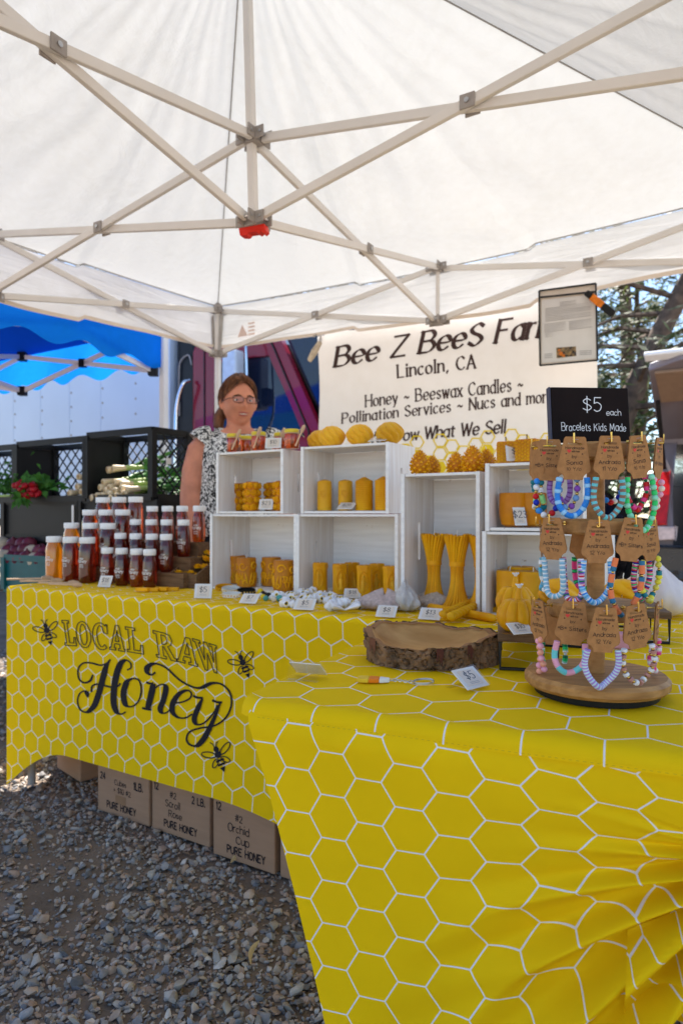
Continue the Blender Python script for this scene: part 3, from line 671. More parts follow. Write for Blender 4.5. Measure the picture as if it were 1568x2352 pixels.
# ------------------------------------------------------------ neighbour's blue tent
bt = thing('blue_tent', 'bright blue pop-up tent with scalloped edge over the vegetable stall', 'tent', (0, 0, 0), 0)
K0 = Vector((-1.20, 4.62, 0)); E1, E2 = -W, -U                       # near right corner, towards us, and away to the left
def KB(i, j, z): return K0 + E1 * i + E2 * j + Vector((0, 0, z))
BT = 3.0; BZ = 2.26
pk = KB(1.5, 1.5, 3.1)
cs = [(0, 0), (BT, 0), (BT, BT), (0, BT)]
for k in range(4):
    p, q = KB(*cs[k], BZ), KB(*cs[(k + 1) % 4], BZ)
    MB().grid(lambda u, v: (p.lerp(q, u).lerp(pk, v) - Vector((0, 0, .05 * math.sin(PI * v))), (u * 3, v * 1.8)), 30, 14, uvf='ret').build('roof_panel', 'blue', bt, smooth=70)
    def val(u, v):
        r = p.lerp(q, u); n = (q - p).cross(Vector((0, 0, 1))).normalized()
        return r + n * (.02 * math.sin(u * 21) * v) + Vector((0, 0, -v * (.255 + .028 * math.sin(u * 16 * PI)))), (u * 3, v * .3)
    MB().grid(val, 176, 6, uvf='ret').build('valance', 'blue_sunlit', bt, smooth=70)
def KT(i, j, top): return KB(i + (.05 if i < .1 else -.05 if i > 2.9 else 0), j + (.05 if j < .1 else -.05 if j > 2.9 else 0), BZ - .02 - (0 if top else .27))
for p, q in [((0, 0), (1.5, 0)), ((1.5, 0), (3, 0)), ((0, 0), (0, 1.5)), ((0, 1.5), (0, 3)), ((1.5, 1.5), (1.5, 0)), ((1.5, 1.5), (0, 1.5)), ((3, 0), (3, 1.5)), ((1.5, 3), (1.5, 1.5)), ((0, 3), (1.5, 3))]:
    for t0, t1 in ((1, 0), (0, 1)): MB().bar(KT(*p, t0), KT(*q, t1), .016, .034).build('truss_bar', 'frame', bt)
    m_ = (KT(*p, 1) + KT(*q, 0)) / 2; MB().box(-.025, .025, -.02, .02, -.03, .03, X=TR(m_)).build('pivot_bracket', 'black', bt)
for c_ in cs + [(1.5, 0), (0, 1.5), (1.5, 1.5)]:
    for t in (0, 1): MB().box(-.03, .03, -.03, .03, -.035, .035, X=TR(KT(*c_, t))).build('joint', 'black', bt, bevel=.004)
for c_ in cs:
    p = KB(*c_, 0); MB().box(-.022, .022, -.022, .022, .01, BZ, X=TR(p) @ RZ(TH)).build('leg', 'frame', bt, bevel=.003)

# ------------------------------------------------------------ box truck behind
tk = thing('box_truck', 'burgundy box truck with white riveted cargo box behind the stalls', 'truck', (-1.83, 7.0, 0), TH)
M['truckw'] = pm('white truck panel in blue shade', (.50, .60, .74), .35, .04, 1.5, spec=.5)  # white paint; the blue of its shade is put into the colour
M['truckr'] = pm('burgundy paint', (.22, .005, .022), .22, .06, 1.2, coat=.6)
M['tglass'] = pm('tinted window', (.008, .014, .035), .06, .3, 2, spec=.8)
M['trim'] = pm('black truck trim', (.010, .010, .014), .35, .2, 6)
M['rubber'] = pm('tyre rubber', (.02, .02, .02), .8, .2, 20)
M['mirror_sky'] = pm('sky reflection blue white', (.55, .65, .78), .25)  # mirror face; the sky's reflection is put into this pale blue
for i in range(10):
    x1 = .12 - i * .53; x0 = x1 - .527
    pn = MB(); pn.box(x0, x1, -.012 if i else -.02, .04, .95, 3.55); po = pn.build('side_panel', 'truckw', tk, bevel=.004)
    rv = MB()
    for zz in np.arange(1.1, 3.5, .16): rv.lathe([(.014, 0), (.011, .006), (0, .008)], 8, TR(x0 + .03, -.012 if i else -.02, zz) @ RX(R(90)))
    ro = rv.build('rivet_row', 'joint', po, smooth=40); ro['kind'] = 'stuff'
MB().box(-5.15, .10, .045, 2.35, .95, 3.55).build('cargo_box', 'truckw', tk)
MB().box(-5.2, .14, -.03, 2.38, .86, .945).build('bottom_rail', 'trim', tk)
MB().box(-5.2, .14, -.03, 2.38, 3.555, 3.63).build('top_rail', 'truckw', tk)
MB().box(.145, .40, .05, 2.2, .8, 2.95).build('cab_gap_fairing', 'trim', tk, bevel=.03)
m = MB(); m.tube(cat_rom([(.20, .035, 2.0), (.20, .03, 2.45), (.23, .03, 2.56), (.33, .03, 2.60), (.37, .035, 2.5)], 5), .008, 6); m.build('fairing_edge', 'joint', tk, smooth=60)
XZ = Matrix(((1, 0, 0, 0), (0, 0, 1, 0), (0, 1, 0, 0), (0, 0, 0, 1)))
cabo = [(.405, .75), (.405, 2.62), (.5, 2.78), (1.30, 2.80), (1.46, 2.66), (1.98, 1.62), (3.5, 1.42), (3.6, .75)]
win = cat_rom([(.73, 1.72), (.73, 2.40), (.80, 2.47), (1.30, 2.47), (1.38, 2.40), (1.70, 1.78), (1.66, 1.70)], 3, True)
win = [(p.x, p.y) for p in win]
MB().prism([cabo, win], .02, .08, XZ).build('door_side', 'truckr', tk, smooth=30, bevel=.006)
MB().prism([[(.41, .76), (.41, 2.6), (1.44, 2.6), (1.96, 1.60), (3.45, 1.38), (3.55, .76)]], .20, 2.1, XZ).build('cab_core', 'trim', tk)
MB().prism([win], .055, .065, XZ).build('side_window', 'tglass', tk)
MB().prism([[(1.50, 2.62), (2.3, 2.62), (2.6, 1.66), (2.02, 1.61)]], .10, 2.0, XZ).build('windscreen', 'tglass', tk)
m = MB(); m.tube([(1.30, .013, 2.72), (1.42, .013, 2.52), (1.80, .013, 1.74), (1.82, .013, 1.0)], .009, 6); m.build('door_gap', 'trim', tk, smooth=60)
m = MB(); m.bar((.56, .015, .8), (.555, .015, 2.7), .008, .012); m.build('door_gap', 'trim', tk)
hp = cat_rom([(.40, -.03, 2.33), (.375, -.09, 2.29), (.31, -.10, 2.12), (.285, -.10, 1.9), (.285, -.10, 1.2), (.29, -.03, 1.16)], 6)
m = MB(); m.tube(hp, .019, 10); m.build('grab_handle', 'chrome', tk, smooth=60)
m = MB(); m.box(.97, 1.13, -.20, -.06, 2.02, 2.52); m.build('mirror', 'mirror_sky', tk, bevel=.02)
m = MB(); m.box(1.10, 1.20, -.19, -.08, 2.05, 2.22); m.build('mirror_shell', 'trim', tk, bevel=.02)
m = MB(); m.tube(cat_rom([(1.16, .03, 2.62), (1.20, -.12, 2.60), (1.22, -.14, 2.3), (1.22, -.14, 1.95), (1.19, .0, 1.70)], 6), .013, 8); m.build('mirror_arm', 'chrome', tk, smooth=60)
def wheel(x, y, r, par):
    w = MB(); w.lathe([(r * .6, -.13), (r * .95, -.13), (r, -.08), (r, .08), (r * .95, .13), (r * .6, .13)], 28, TR(x, y, r) @ RX(R(90))); wo = w.build('wheel', 'rubber', par, smooth=40)
    h = MB(); h.lathe([(0, .10), (r * .2, .10), (r * .3, .04), (r * .55, .09), (r * .62, .12), (r * .62, -.1)], 20, TR(x, y, r) @ RX(R(90))); h.build('rim', 'steel', wo, smooth=30)
for x in (-3.9, 2.9): wheel(x, .22, .48, tk)

# ------------------------------------------------------------ car with raised tailgate, parked car, trees
M['suv'] = pm('silver mauve car paint', (.20, .17, .18), .25, .05, 2, coat=.5)
M['suvin'] = pm('beige trim', (.26, .17, .11), .7, .1, 10)
M['lampred'] = pm('red lamp', (.55, .012, .012), .15, .2, 20, coat=.5)
M['lampw'] = pm('clear lamp', (.75, .62, .62), .15, .2, 20, coat=.5)
M['darkcar'] = pm('black car paint', (.010, .011, .014), .2, .2, 3, coat=.5)
cr = thing('parked_suv', 'silver car with its tailgate raised, open boot and red tail lamps', 'car', (2.837, 5.37, 0), TH)
def cz(prof, y0, y1, X=None): return MB().prism([prof], y0, y1, X)
YZ = Matrix(((0, 0, 1, 0), (1, 0, 0, 0), (0, 1, 0, 0), (0, 0, 0, 1)))          # (y, z) outlines extruded along x
for x0, x1 in ((-.36, -.22), (1.40, 1.54)):
    cz([(0, .35), (-.05, .9), (.05, 1.15), (.42, 1.62), (2.6, 1.66), (3.3, 1.1), (4.4, .95), (4.5, .35)], x0, x1, YZ).build('side_body', 'suv', cr, bevel=.02)
cz([(.42, 1.60), (.40, 1.66), (2.6, 1.70), (2.6, 1.64)], -.36, 1.54, YZ).build('roof', 'suv', cr, bevel=.01)
cz([(-.10, .35), (-.13, .50), (-.10, .74), (.1, .76), (.1, .35)], -.36, 1.54, YZ).build('bumper', 'darkcar', cr, bevel=.02)
MB().box(-.21, 1.39, .12, 4.3, .40, .50).build('boot_floor', 'trim', cr)
MB().box(-.21, 1.39, 1.6, 1.7, .51, 1.3).build('rear_seat', 'trim', cr, bevel=.03)
MB().box(-.18, 1.30, 3.9, 4.0, .51, 1.55).build('dash', 'trim', cr, bevel=.03)
for x0 in (-.37, 1.36):
    l = cz([(-.06, .92), (.04, 1.16), (.20, 1.36), (.26, 1.33), (.12, 1.05), (.03, .90)], x0, x0 + .12, YZ).build('tail_lamp', 'lampred', cr, bevel=.01)
    cz([(-.065, .80), (-.07, .905), (.03, .895), (.03, .80)], x0, x0 + .18, YZ).build('reverse_lamp', 'lampw', l, bevel=.01)
tg = TR(0, .42, 1.66) @ RX(R(156))
gt = MB(); gt.prism([[(-.36, 0), (1.54, 0), (1.50, 1.05), (1.30, 1.15), (-.10, 1.15), (-.32, 1.05)], [(-.12, .18), (-.10, .58), (1.28, .58), (1.30, .18)]], -.05, .02, tg); gt.build('tailgate', 'suv', cr, bevel=.012)
MB().box(-.34, 1.52, 1.10, 1.19, -.055, -.02, X=tg).build('tailgate_lip', 'white', cr, bevel=.012)
MB().box(-.13, 1.31, .17, .59, -.03, -.015, X=tg).build('tailgate_glass', 'tglass', cr)
MB().box(-.28, 1.46, .64, 1.05, .022, .05, X=tg).build('tailgate_trim', 'suvin', cr, bevel=.01)
for x in (-.30, 1.46): m = MB(); m.bar(tg @ Vector((x, .65, .04)), (x, .30, 1.32), .03, .03); m.build('gas_strut', 'black', cr)
for x in (-.26, 1.44):
    for y in (.85, 3.6): m = MB(); m.lathe([(.2, -.1), (.33, -.1), (.34, 0), (.33, .1), (.2, .1)], 24, TR(x, y, .34) @ RY(R(90))); m.build('wheel', 'rubber', cr, smooth=40)
c2 = thing('parked_car', 'dark parked car low behind the bracelet stand', 'car', (1.9, 7.2, 0), R(10))
MB().prism([[(-1.9, .3), (-1.95, .8), (-1.2, .95), (-.7, 1.4), (.7, 1.42), (1.3, .98), (2.2, .85), (2.25, .3)]], 0, 1.7, XZ).build('body', 'darkcar', c2, bevel=.04)
MB().prism([[(-1.1, .96), (-.66, 1.35), (.66, 1.37), (1.18, .97)]], -.006, 1.706, XZ).build('windows', 'tglass', c2)
for x in (-1.3, 1.5): wheel(x, .1, .32, c2)

M['bark2'] = pm('pine bark', (.07, .05, .04), .95, scale=10, col2=(.16, .11, .08), bump=1, bscale=40)
def leafmat(n, c): return pm(n, c, .6, .35, 3, translucent=.35)
M['pine'] = leafmat('grey green needles', (.095, .115, .055)); M['oak'] = leafmat('olive leaves', (.085, .115, .030)); M['dkleaf'] = leafmat('dark leaves', (.03, .055, .02))
def tree(label, base, h, lean, crown_r, mat, seed, n=2600, leaf=.07, z0=.25, trunk=.16, cat='tree', droop=.2, clumps=46):
    rn = random.Random(seed); t = thing('pine_tree' if mat == 'pine' else 'leafy_tree', label, cat, base, 0, 'trees behind the market')
    pts = [Vector((lean[0] * (k / 10) ** 1.1 + .08 * math.sin(k * .9 + seed), lean[1] * k / 10 + .08 * math.cos(k * .7), h * k / 10 * .95)) for k in range(11)]
    tm = MB(); tm.tube(pts, [trunk * (1 - .85 * k / 10) for k in range(11)], 9); tm.build('trunk', 'bark2', t, smooth=60)
    lm = MB(); cl = MB(); cents = []
    for k in range(clumps):
        f = z0 + (1 - z0) * (k + rn.random()) / clumps; i = min(9, int(f * 10)); p = pts[i].lerp(pts[i + 1], f * 10 - i)
        a = rn.uniform(0, 2 * PI); rr = crown_r * (1.05 - .75 * f) * rn.uniform(.5, 1.1)
        e = p + Vector((math.cos(a) * rr, math.sin(a) * rr, rr * rn.uniform(-.1, .45) - droop * rr))
        mid = p.lerp(e, .5) + Vector((0, 0, .08 * rr)); lm.tube([p, mid, e], [trunk * .28 * (1 - f * .7), trunk * .16, .01], 5)
        for q in (.55, .8, 1.0): cents.append((p.lerp(e, q), rr * .34 * rn.uniform(.7, 1.2)))
    lm.build('limbs', 'bark2', t, smooth=60)
    vs = []; fs = []
    for k in range(n):
        c, r = rn.choice(cents); v = Vector((rn.gauss(0, 1), rn.gauss(0, 1), rn.gauss(0, .75))) * r * .55 + c
        ax = Vector((rn.gauss(0, 1), rn.gauss(0, 1), rn.gauss(0, .6))).normalized(); bx = ax.orthogonal().normalized() * leaf * rn.uniform(.15, .38); ax = ax * leaf * rn.uniform(.7, 1.5); o_ = len(vs)
        vs += [v - ax, v + bx, v + ax * 1.2, v - bx]; fs.append((o_, o_ + 1, o_ + 2, o_ + 3))
    cl.add(vs, fs); c_ = cl.build('crown', mat, t); return t
tree('leaning dark pine whose trunk crosses the sky beside the permit sleeve', (2.75, 9.0, 0), 9, (4.3, .4), 2.4, 'pine', 1, 3600, .08, .28, .20)
tree('thin grey pine standing just right of the farm banner', (3.1, 12.5, 0), 11, (.5, 0), 2.6, 'pine', 2, 3200, .085, .15, .17)
tree('olive green bushy tree low behind the silver car', (4.6, 11.0, 0), 5.5, (.3, 0), 2.6, 'oak', 3, 4000, .09, .12, .14, droop=0)
tree('tall pine far out behind the silver car', (6.6, 15.5, 0), 13, (-.6, 0), 3.2, 'pine', 4, 3600, .11, .15, .22)
tree('far olive tree between the banner and the pines', (2.2, 16.0, 0), 6, (0, 0), 3.0, 'oak', 5, 3000, .12, .12, .2, droop=0)
tree('dark leafy tree behind the burgundy truck cab', (-.6, 13.0, 0), 8, (.3, 0), 3.6, 'dkleaf', 6, 7000, .13, .15, .25, droop=0)
tree('dark leafy tree far left behind the cargo box', (-6.5, 15.0, 0), 8.5, (.3, 0), 3.8, 'dkleaf', 7, 6000, .14, .15, .25, droop=0)
tree('distant pine out at the far right edge', (10.5, 18, 0), 14, (-.4, 0), 3.6, 'pine', 8, 3200, .14, .12, .25)
tree('dense olive shrub low behind the dark car', (3.4, 10.4, 0), 3.2, (.1, 0), 2.0, 'oak', 9, 4500, .08, .08, .09, droop=0)

# ------------------------------------------------------------ long covered table at the back
FB = -.288; LX0, LX1, LD = -.915, .95, .76
lt = thing('long_table', 'long table in yellow honeycomb stretch cover printed Local Raw Honey', 'table', C0, TH)
def zhem(a):                                              # arched hem between the feet
    s_ = (a + .92) / 1.72; s_ = min(max(s_, 0), 1); k = min(s_ / .20, 1.0, (1 - s_) / .42)
    return .012 + .168 * math.sin(k * PI / 2) ** 1.0
def lfront(u, v):
    z1 = .725; x = LX0 + (LX1 - LX0) * u; z = z1 + (zhem(x) - z1) * v
    y = FB + .018 * math.sin(PI * v * .9) * math.sin(PI * min(1, max(0, u))) ** .5
    if abs(u) < .0001 or abs(u - 1) < .0001: pass
    return (x, y, z), (x, z)
MB().grid(lfront, 120, 40, uvf='ret').build('cover_front', 'hexlong', lt, smooth=80)
def ltop(u, v):                                           # rolled front edge, then the flat top
    x = LX0 + (LX1 - LX0) * u
    if v < .1: t = v / .1 * PI / 2; return (x, FB + .015 - .015 * math.cos(t), .725 + .015 * math.sin(t)), (x, .725 + .024 * v / .1)
    y = FB + .015 + (LD - .015) * (v - .1) / .9; return (x, y, .74), (x, .749 + y - FB - .015)
MB().grid(ltop, 60, 60, uvf='ret').build('cover_top', 'hexlong', lt, smooth=50)
for x in (LX0, LX1):
    MB().grid(lambda u, v: ((x + (.012 if x < 0 else -.012) * math.sin(PI * u) * math.sin(PI * v), FB + LD * u, .725 + (.03 + .13 * math.sin(PI * u) - .725) * v), (FB + LD * u + 3, .725 * (1 - v))), 30, 20, uvf='ret').build('cover_end', 'hexlong', lt, smooth=80)
MB().grid(lambda u, v: ((LX0 + (LX1 - LX0) * u, FB + LD, .74 - .7 * v), (u * 1.86 + 5, v * .7)), 10, 10, uvf='ret').build('cover_back', 'hexlong', lt)
for x in (LX0 + .06, LX1 - .10):
    for y in (FB + .06, FB + LD - .06): m = MB(); m.tube([(x, y, .01), (x, y, .72)], .014, 8); m.build('leg', 'joint', lt, smooth=50)
def lmap(px, py, z=0):
    p = atb(px, py, FB); v = (.725 - p.z) / (.725 - zhem(p.x)); u = (p.x - LX0) / (LX1 - LX0)
    y = FB + .018 * math.sin(PI * max(0, min(1, v)) * .9) * math.sin(PI * min(1, max(0, u))) ** .5
    return (p.x, y - .0022 - z, p.z)
def zc(p): return (p[0] * .4394, (2350 + .7653 * p[1]) / 1.7417)      # enlarged-crop pixel -> picture grid
def zmap(x, y, z=0): q = zc((x, y)); return lmap(q[0], q[1], z)
def stroke(name, pts, w0, w1, prof='mid'):
    m = MB(); P = cat_rom(pts, 7)
    def wf(t, u): return w0 + (w1 - w0) * max(0, t.y * .92 + t.x * -.15) ** 1.4 * (1 if prof == 'mid' else 1) * min(1, 8 * u, 8 * (1 - u))
    ribbon(m, P, wf, zmap, stroke.z); stroke.z += 2e-5
    return m
stroke.z = 0
HON = {'H': [([(470, 460), (455, 492), (422, 502), (397, 478), (395, 430), (420, 400), (462, 398), (510, 410), (545, 398), (562, 380)], 9, 16),
             ([(558, 384), (538, 420), (518, 490), (498, 565), (475, 625), (440, 656), (405, 642), (391, 600), (400, 562), (424, 546), (440, 560), (443, 580)], 8, 34),
             ([(648, 436), (668, 424), (667, 400), (645, 384), (615, 402), (592, 460), (578, 540), (577, 610), (592, 655), (616, 668), (640, 656)], 8, 36),
             ([(462, 552), (465, 522), (490, 510), (530, 518), (572, 528), (600, 520), (612, 506)], 10, 14)],
       'o': [([(676, 480), (645, 500), (627, 560), (638, 618), (672, 628), (706, 598), (720, 540), (708, 490), (676, 480)], 9, 34)],
       'n': [([(746, 500), (766, 508), (784, 506)], 12, 14), ([(784, 508), (770, 570), (752, 642)], 22, 34), ([(724, 636), (748, 642), (772, 646)], 12, 14),
             ([(764, 590), (790, 535), (828, 512), (848, 530), (836, 590), (818, 640), (832, 664), (858, 656), (874, 636)], 8, 32)],
       'e': [([(884, 612), (930, 606), (970, 588), (982, 562), (962, 544), (920, 560), (886, 606), (882, 656), (912, 686), (952, 688), (986, 668)], 9, 32)],
       'y': [([(990, 572), (1012, 582), (1042, 584)], 12, 14), ([(1040, 586), (1014, 640), (996, 694), (1012, 724), (1052, 712), (1096, 664), (1118, 620)], 9, 30), ([(1090, 596), (1115, 606), (1142, 608)], 12, 14),
             ([(1132, 610), (1108, 672), (1078, 740), (1046, 800), (1012, 834), (976, 828), (958, 800), (974, 762), (1030, 742), (1096, 732), (1158, 692), (1190, 624), (1184, 556), (1142, 512), (1090, 506), (1032, 530), (984, 524), (920, 488), (852, 424), (796, 402), (758, 418), (752, 446), (774, 462), (796, 448)], 10, 36)]}
ll = bpy.data.objects
for ch, st_ in HON.items():
    m = MB()
    for pts, w0, w1 in st_:
        q = stroke('s', pts, w0, w1); m.add(q.v, q.f)
    m.build('script_letter', 'ink', lt)
el = lambda cx, cy, rx, ry, n=22, a0=0, a1=2 * PI: [(cx + rx * math.cos(a0 + (a1 - a0) * i / n), cy + ry * math.sin(a0 + (a1 - a0) * i / n)) for i in range(n + (abs(a1 - a0) < 6.2))]
OUT = {'L': [[(0, 1), (.58, 1), (.58, .9), (.42, .9), (.42, .11), (.80, .11), (.86, .34), (1, .34), (1, 0), (0, 0), (0, .1), (.15, .1), (.15, .9), (0, .9)]],
       'O': [el(.5, .5, .5, .51), el(.5, .5, .23, .40)],
       'C': [el(.52, .5, .52, .51, 16, R(52), R(308)) + [(.70, .20)] + el(.52, .5, .25, .40, 12, R(300), R(62)) + [(.72, .64), (.94, .62), (.94, .97), (.86, .97)]],
       'A': [[(0, 0), (.40, 0), (.40, .09), (.29, .09), (.34, .26), (.64, .26), (.69, .09), (.58, .09), (.58, 0), (1, 0), (1, .09), (.92, .09), (.62, 1), (.40, 1), (.09, .09), (0, .09)], [(.37, .36), (.61, .36), (.49, .80)]],
       'R': [[(0, 1)] + [(.55, 1), (.78, .95), (.86, .76), (.78, .58), (.62, .50), (.88, .1), (1, .09), (1, 0), (.70, 0), (.42, .46), (.36, .46), (.36, .1), (.48, .1), (.48, 0), (0, 0), (0, .1), (.13, .1), (.13, .9), (0, .9)], [(.36, .90), (.50, .90), (.60, .84), (.62, .73), (.58, .61), (.47, .55), (.36, .55)]],
       'W': [[(0, 1), (.30, 1), (.30, .91), (.22, .91), (.33, .36), (.46, 1), (.60, 1), (.72, .36), (.80, .91), (.70, .91), (.70, 1), (1, 1), (1, .91), (.93, .91), (.76, 0), (.64, 0), (.51, .62), (.37, 0), (.25, 0), (.08, .91), (0, .91)]]}
for ch, bl, br, tl in (('L', (332, 304), (390, 308), (320, 172)), ('O', (395, 312), (470, 320), (388, 176)), ('C', (478, 322), (562, 332), (474, 182)), ('A', (562, 326), (642, 338), (566, 194)), ('L', (655, 338), (738, 352), (650, 206)),
                       ('R', (806, 366), (914, 392), (794, 226)), ('A', (910, 388), (1020, 418), (918, 250)), ('W', (1028, 424), (1150, 462), (1000, 268))):
    m = MB(); f = lambda x, y, z=0: zmap(bl[0] + (br[0] - bl[0]) * x + (tl[0] - bl[0]) * y, bl[1] + (br[1] - bl[1]) * x + (tl[1] - bl[1]) * y, z)
    for lp in OUT[ch]:
        P = [Vector((bl[0] + (br[0] - bl[0]) * x + (tl[0] - bl[0]) * y, bl[1] + (br[1] - bl[1]) * x + (tl[1] - bl[1]) * y, 0)) for x, y in lp]
        for p, q in zip(P, P[1:] + P[:1]): seg(m, p, q, 4.6, zmap, stroke.z); stroke.z += 4e-6
    m.build('outline_letter', 'ink', lt)
def bee(cx, cy, k, rot):
    c, s_ = math.cos(R(rot)), math.sin(R(rot)); T_ = lambda p: (cx + (p[0] * c - p[1] * s_) * k, cy + (p[0] * s_ + p[1] * c) * k)
    m = MB(); z = [0]
    def fill(pts): z[0] += 2e-5; m.add([zmap(*T_(p), z[0]) for p in pts], [tuple(range(len(pts)))])
    def line(pts, w, closed=False): z[0] += 2e-5; ribbon(m, [Vector((*T_(p), 0)) for p in pts], lambda t, u: w * k, zmap, z[0], closed=closed)
    fill(el(0, -36, 11, 13, 14)); fill(el(0, -12, 14, 15, 14))
    line([(-3, -46), (-6, -62), (-14, -72)], 4); line([(3, -46), (10, -60), (20, -64)], 4)
    for s__ in (-1, 1):
        line([(s__ * 10 + s__ * x * .94 - s__ * y * .34, -16 + y * .94 * 1 - x * .34) for x, y in el(28, 0, 28, 17, 20)], 5, True)
        line([(s__ * 8 + s__ * (x * .7 - y * .7) , 4 + (y * .7 + x * .7)) for x, y in el(20, 0, 20, 10, 16)], 4.5, True)
    fill([(-16, 8), (16, 8), (18, 18), (-18, 18)]); fill([(-17, 26), (17, 26), (14, 36), (-14, 36)]); fill([(-12, 43), (12, 43), (0, 66)])
    m.build('printed_bee', 'ink', lt)
bee(243, 238, 1.05, -14); bee(1262, 408, 1.15, -20); bee(1130, 895, 1.25, -22)

# second covered table standing beyond it
rt = thing('side_table', 'yellow honeycomb covered table continuing to the right behind the bracelets', 'table', C0, TH)
MB().grid(lambda u, v: ((.955 + 1.2 * u, FB + .05 + .76 * v, .736), (.955 + 1.2 * u, v * .76)), 6, 6, uvf='ret').build('cover_top', 'hexlong', rt)
MB().grid(lambda u, v: ((.955 + 1.2 * u, FB + .05, .736 - .70 * v), (.955 + 1.2 * u, -.70 * v)), 6, 6, uvf='ret').build('cover_front', 'hexlong', rt)
for x in (1.05, 2.05): m = MB(); m.tube([(x, .1, 0), (x, .1, .73)], .015, 8); m.build('leg', 'joint', rt)

# ------------------------------------------------------------ near covered table
NR = TH + R(8); NO = at(547, 1606, .74); NO.z = 0
nt_ = thing('near_table', 'near table in taut yellow honeycomb cover holding the bracelet stand and log bowl', 'table', NO, NR)
NU = Vector((math.cos(NR), math.sin(NR), 0)); NW = Vector((-math.sin(NR), math.cos(NR), 0))
def nloc(p): d = Vector(p) - NO; return Vector((d.dot(NU), d.dot(NW), d.z))
SR = 1.22; ND = .70
PS, PZ = .640, .640                                       # where the cover is pulled into a knot
def sl_(z): q = (.74 - z) / .74; return .012 + .20 * q ** .82
def zb(s_): return .02 + .54 * (1 / (1 + math.exp(-(s_ - .40) * 13))) if s_ > .05 else .02
def fold(s_, z):
    dx, dz = PS - s_, PZ - z; rho = math.hypot(dx, dz) + 1e-6; ph = math.degrees(math.atan2(dz, dx))     # 0 = straight left, 90 = down
    if s_ > PS + .02: ph = 0
    env = max(0, min(1, (ph + 22) / 30)) * max(0, min(1, (96 - ph) / 20))
    reach = .16 + .34 * max(0, min(1, (ph - 10) / 45))
    am = env * math.exp(-(rho / reach) ** 2) * min(1, rho / .05) * (.35 + .65 * max(0, min(1, (ph + 5) / 40)))
    w0 = math.sin(R(ph) * 13 + .8 + .9 * math.sin(rho * 9)); w = (1.2 - 2.2 * (w0 * w0 + .03) ** .42) + .55 * math.sin(R(ph) * 27 + 2.0 + rho * 6) + .25 * math.sin(R(ph) * 49 + rho * 11)
    return .024 * am * w, am, rho
def nfy(s_, z):
    v = (.728 - z) / (.728 - zb(s_)); u2 = s_ / SR; q = min(1, (.728 - z) / (.020 + .035 * min(1, s_ / .5)))
    return .022 * math.sin(PI * min(1, max(0, v))) * math.sin(PI * min(1, u2 * 1.2)) - fold(s_, z)[0] - .014 * q - .004 * math.sin(PI * q) + .010 * max(0, min(1, (.66 - z) / .3))
def nfront(u, v):
    u2 = u ** .9
    s0 = u2 * SR; zbot = zb(s0); z = .728 + (zbot - .728) * v; s_ = sl_(z) * (1 - u2) ** 2 + u2 * SR + sl_(z) * 0
    f_, am, rho = fold(s_, z)
    sag = .022 * math.sin(PI * min(1, v)) * math.sin(PI * min(1, u2 * 1.2)) + .03 * max(0, (s_ - .25)) * math.exp(-((z - .63) / .10) ** 2) * 0
    roll = .012 * math.sin(s_ * 9) * max(0, .05 - abs(z - .70)) * 4
    g_ = .7 * math.exp(-(rho / .22) ** 2)
    U_ = s_ - .30 * max(0, s_ - .15) ** 2 - (PS - s_) * .15 * g_; V_ = z + (z - PZ) * g_
    q = min(1, (.728 - z) / (.020 + .035 * min(1, s_ / .5))); slope = -.014 * q - .004 * math.sin(PI * q)
    return (s_, sag - f_ + slope + .010 * max(0, min(1, (.66 - z) / .3)) - roll, z), (U_, V_)
MB().grid(nfront, 360, 280, uvf='ret').build('cover_front', 'hexbig', nt_, smooth=80)
def ntop(u, v):
    s_ = .0 + SR * u; c_ = .03 * max(0, 1 - u / .03) ** 2
    if v < .12:
        t = v / .12 * PI / 2; return (s_, -.006 + c_ * .5 + .024 - .024 * math.cos(t) , .718 + .022 * math.sin(t)), (s_ + .02, -.03 + .03 * v / .12 + .02)
    y = .018 + c_ * .5 + (ND - .018) * (v - .12) / .88
    return (s_, y, .74 - .0025 * math.sin(s_ * 7) * math.exp(-y * 8)), (s_ + .02, y + .006)
MB().grid(ntop, 120, 70, uvf='ret').build('cover_top', 'hextop', nt_, smooth=50)
MB().grid(lambda u, v: ((sl_(.728 - .7 * v) * .9 + .0 + .0 * u, .0 + .02 + (ND - .02) * u, .728 - .7 * v * (1 - .25 * math.sin(PI * u))), (u * ND + 2, -.7 * v)), 30, 30, uvf='ret').build('cover_end', 'hexbig', nt_, smooth=70)
se = MB(); n_ = 150
for i in range(n_):
    s_ = .02 + (SR - .06) * i / n_; q = nfront((s_ / SR) ** (1 / .9), .012)[0]
    se.box(-.0018, .0018, -.0003, .0003, -.0003, .0003, X=TR(q[0], -.0145 + .0 * q[1], .7235))
so_ = se.build('stitching', 'stitch', nt_); so_['kind'] = 'stuff'
# overlapping corner panel of the cover, lower right
def npan(u, v):
    tp = Vector((.505 + .12 * u, 0, .525 + .095 * u ** .8)); bt_ = Vector((.500 + .16 * u, 0, .40 + .10 * u))
    p = tp.lerp(bt_, v); f_, am, rho = fold(p.x, p.z)
    return (p.x, nfy(p.x, max(p.z, zb(p.x))) - .009 + .5 * max(0, zb(p.x) - p.z) + .03 * u * v, p.z), (p.x * 1.15 + .031, p.z * 1.2 + .017 + p.x * .3)
MB().grid(npan, 40, 40, uvf='ret').build('cover_panel', 'hexbig', nt_, smooth=80)
for x in (.2, 1.1):
    for y in (.10, ND - .08): m = MB(); m.tube([(x, y, .01), (x, y, .72)], .014, 8); m.build('leg', 'joint', nt_, smooth=50)

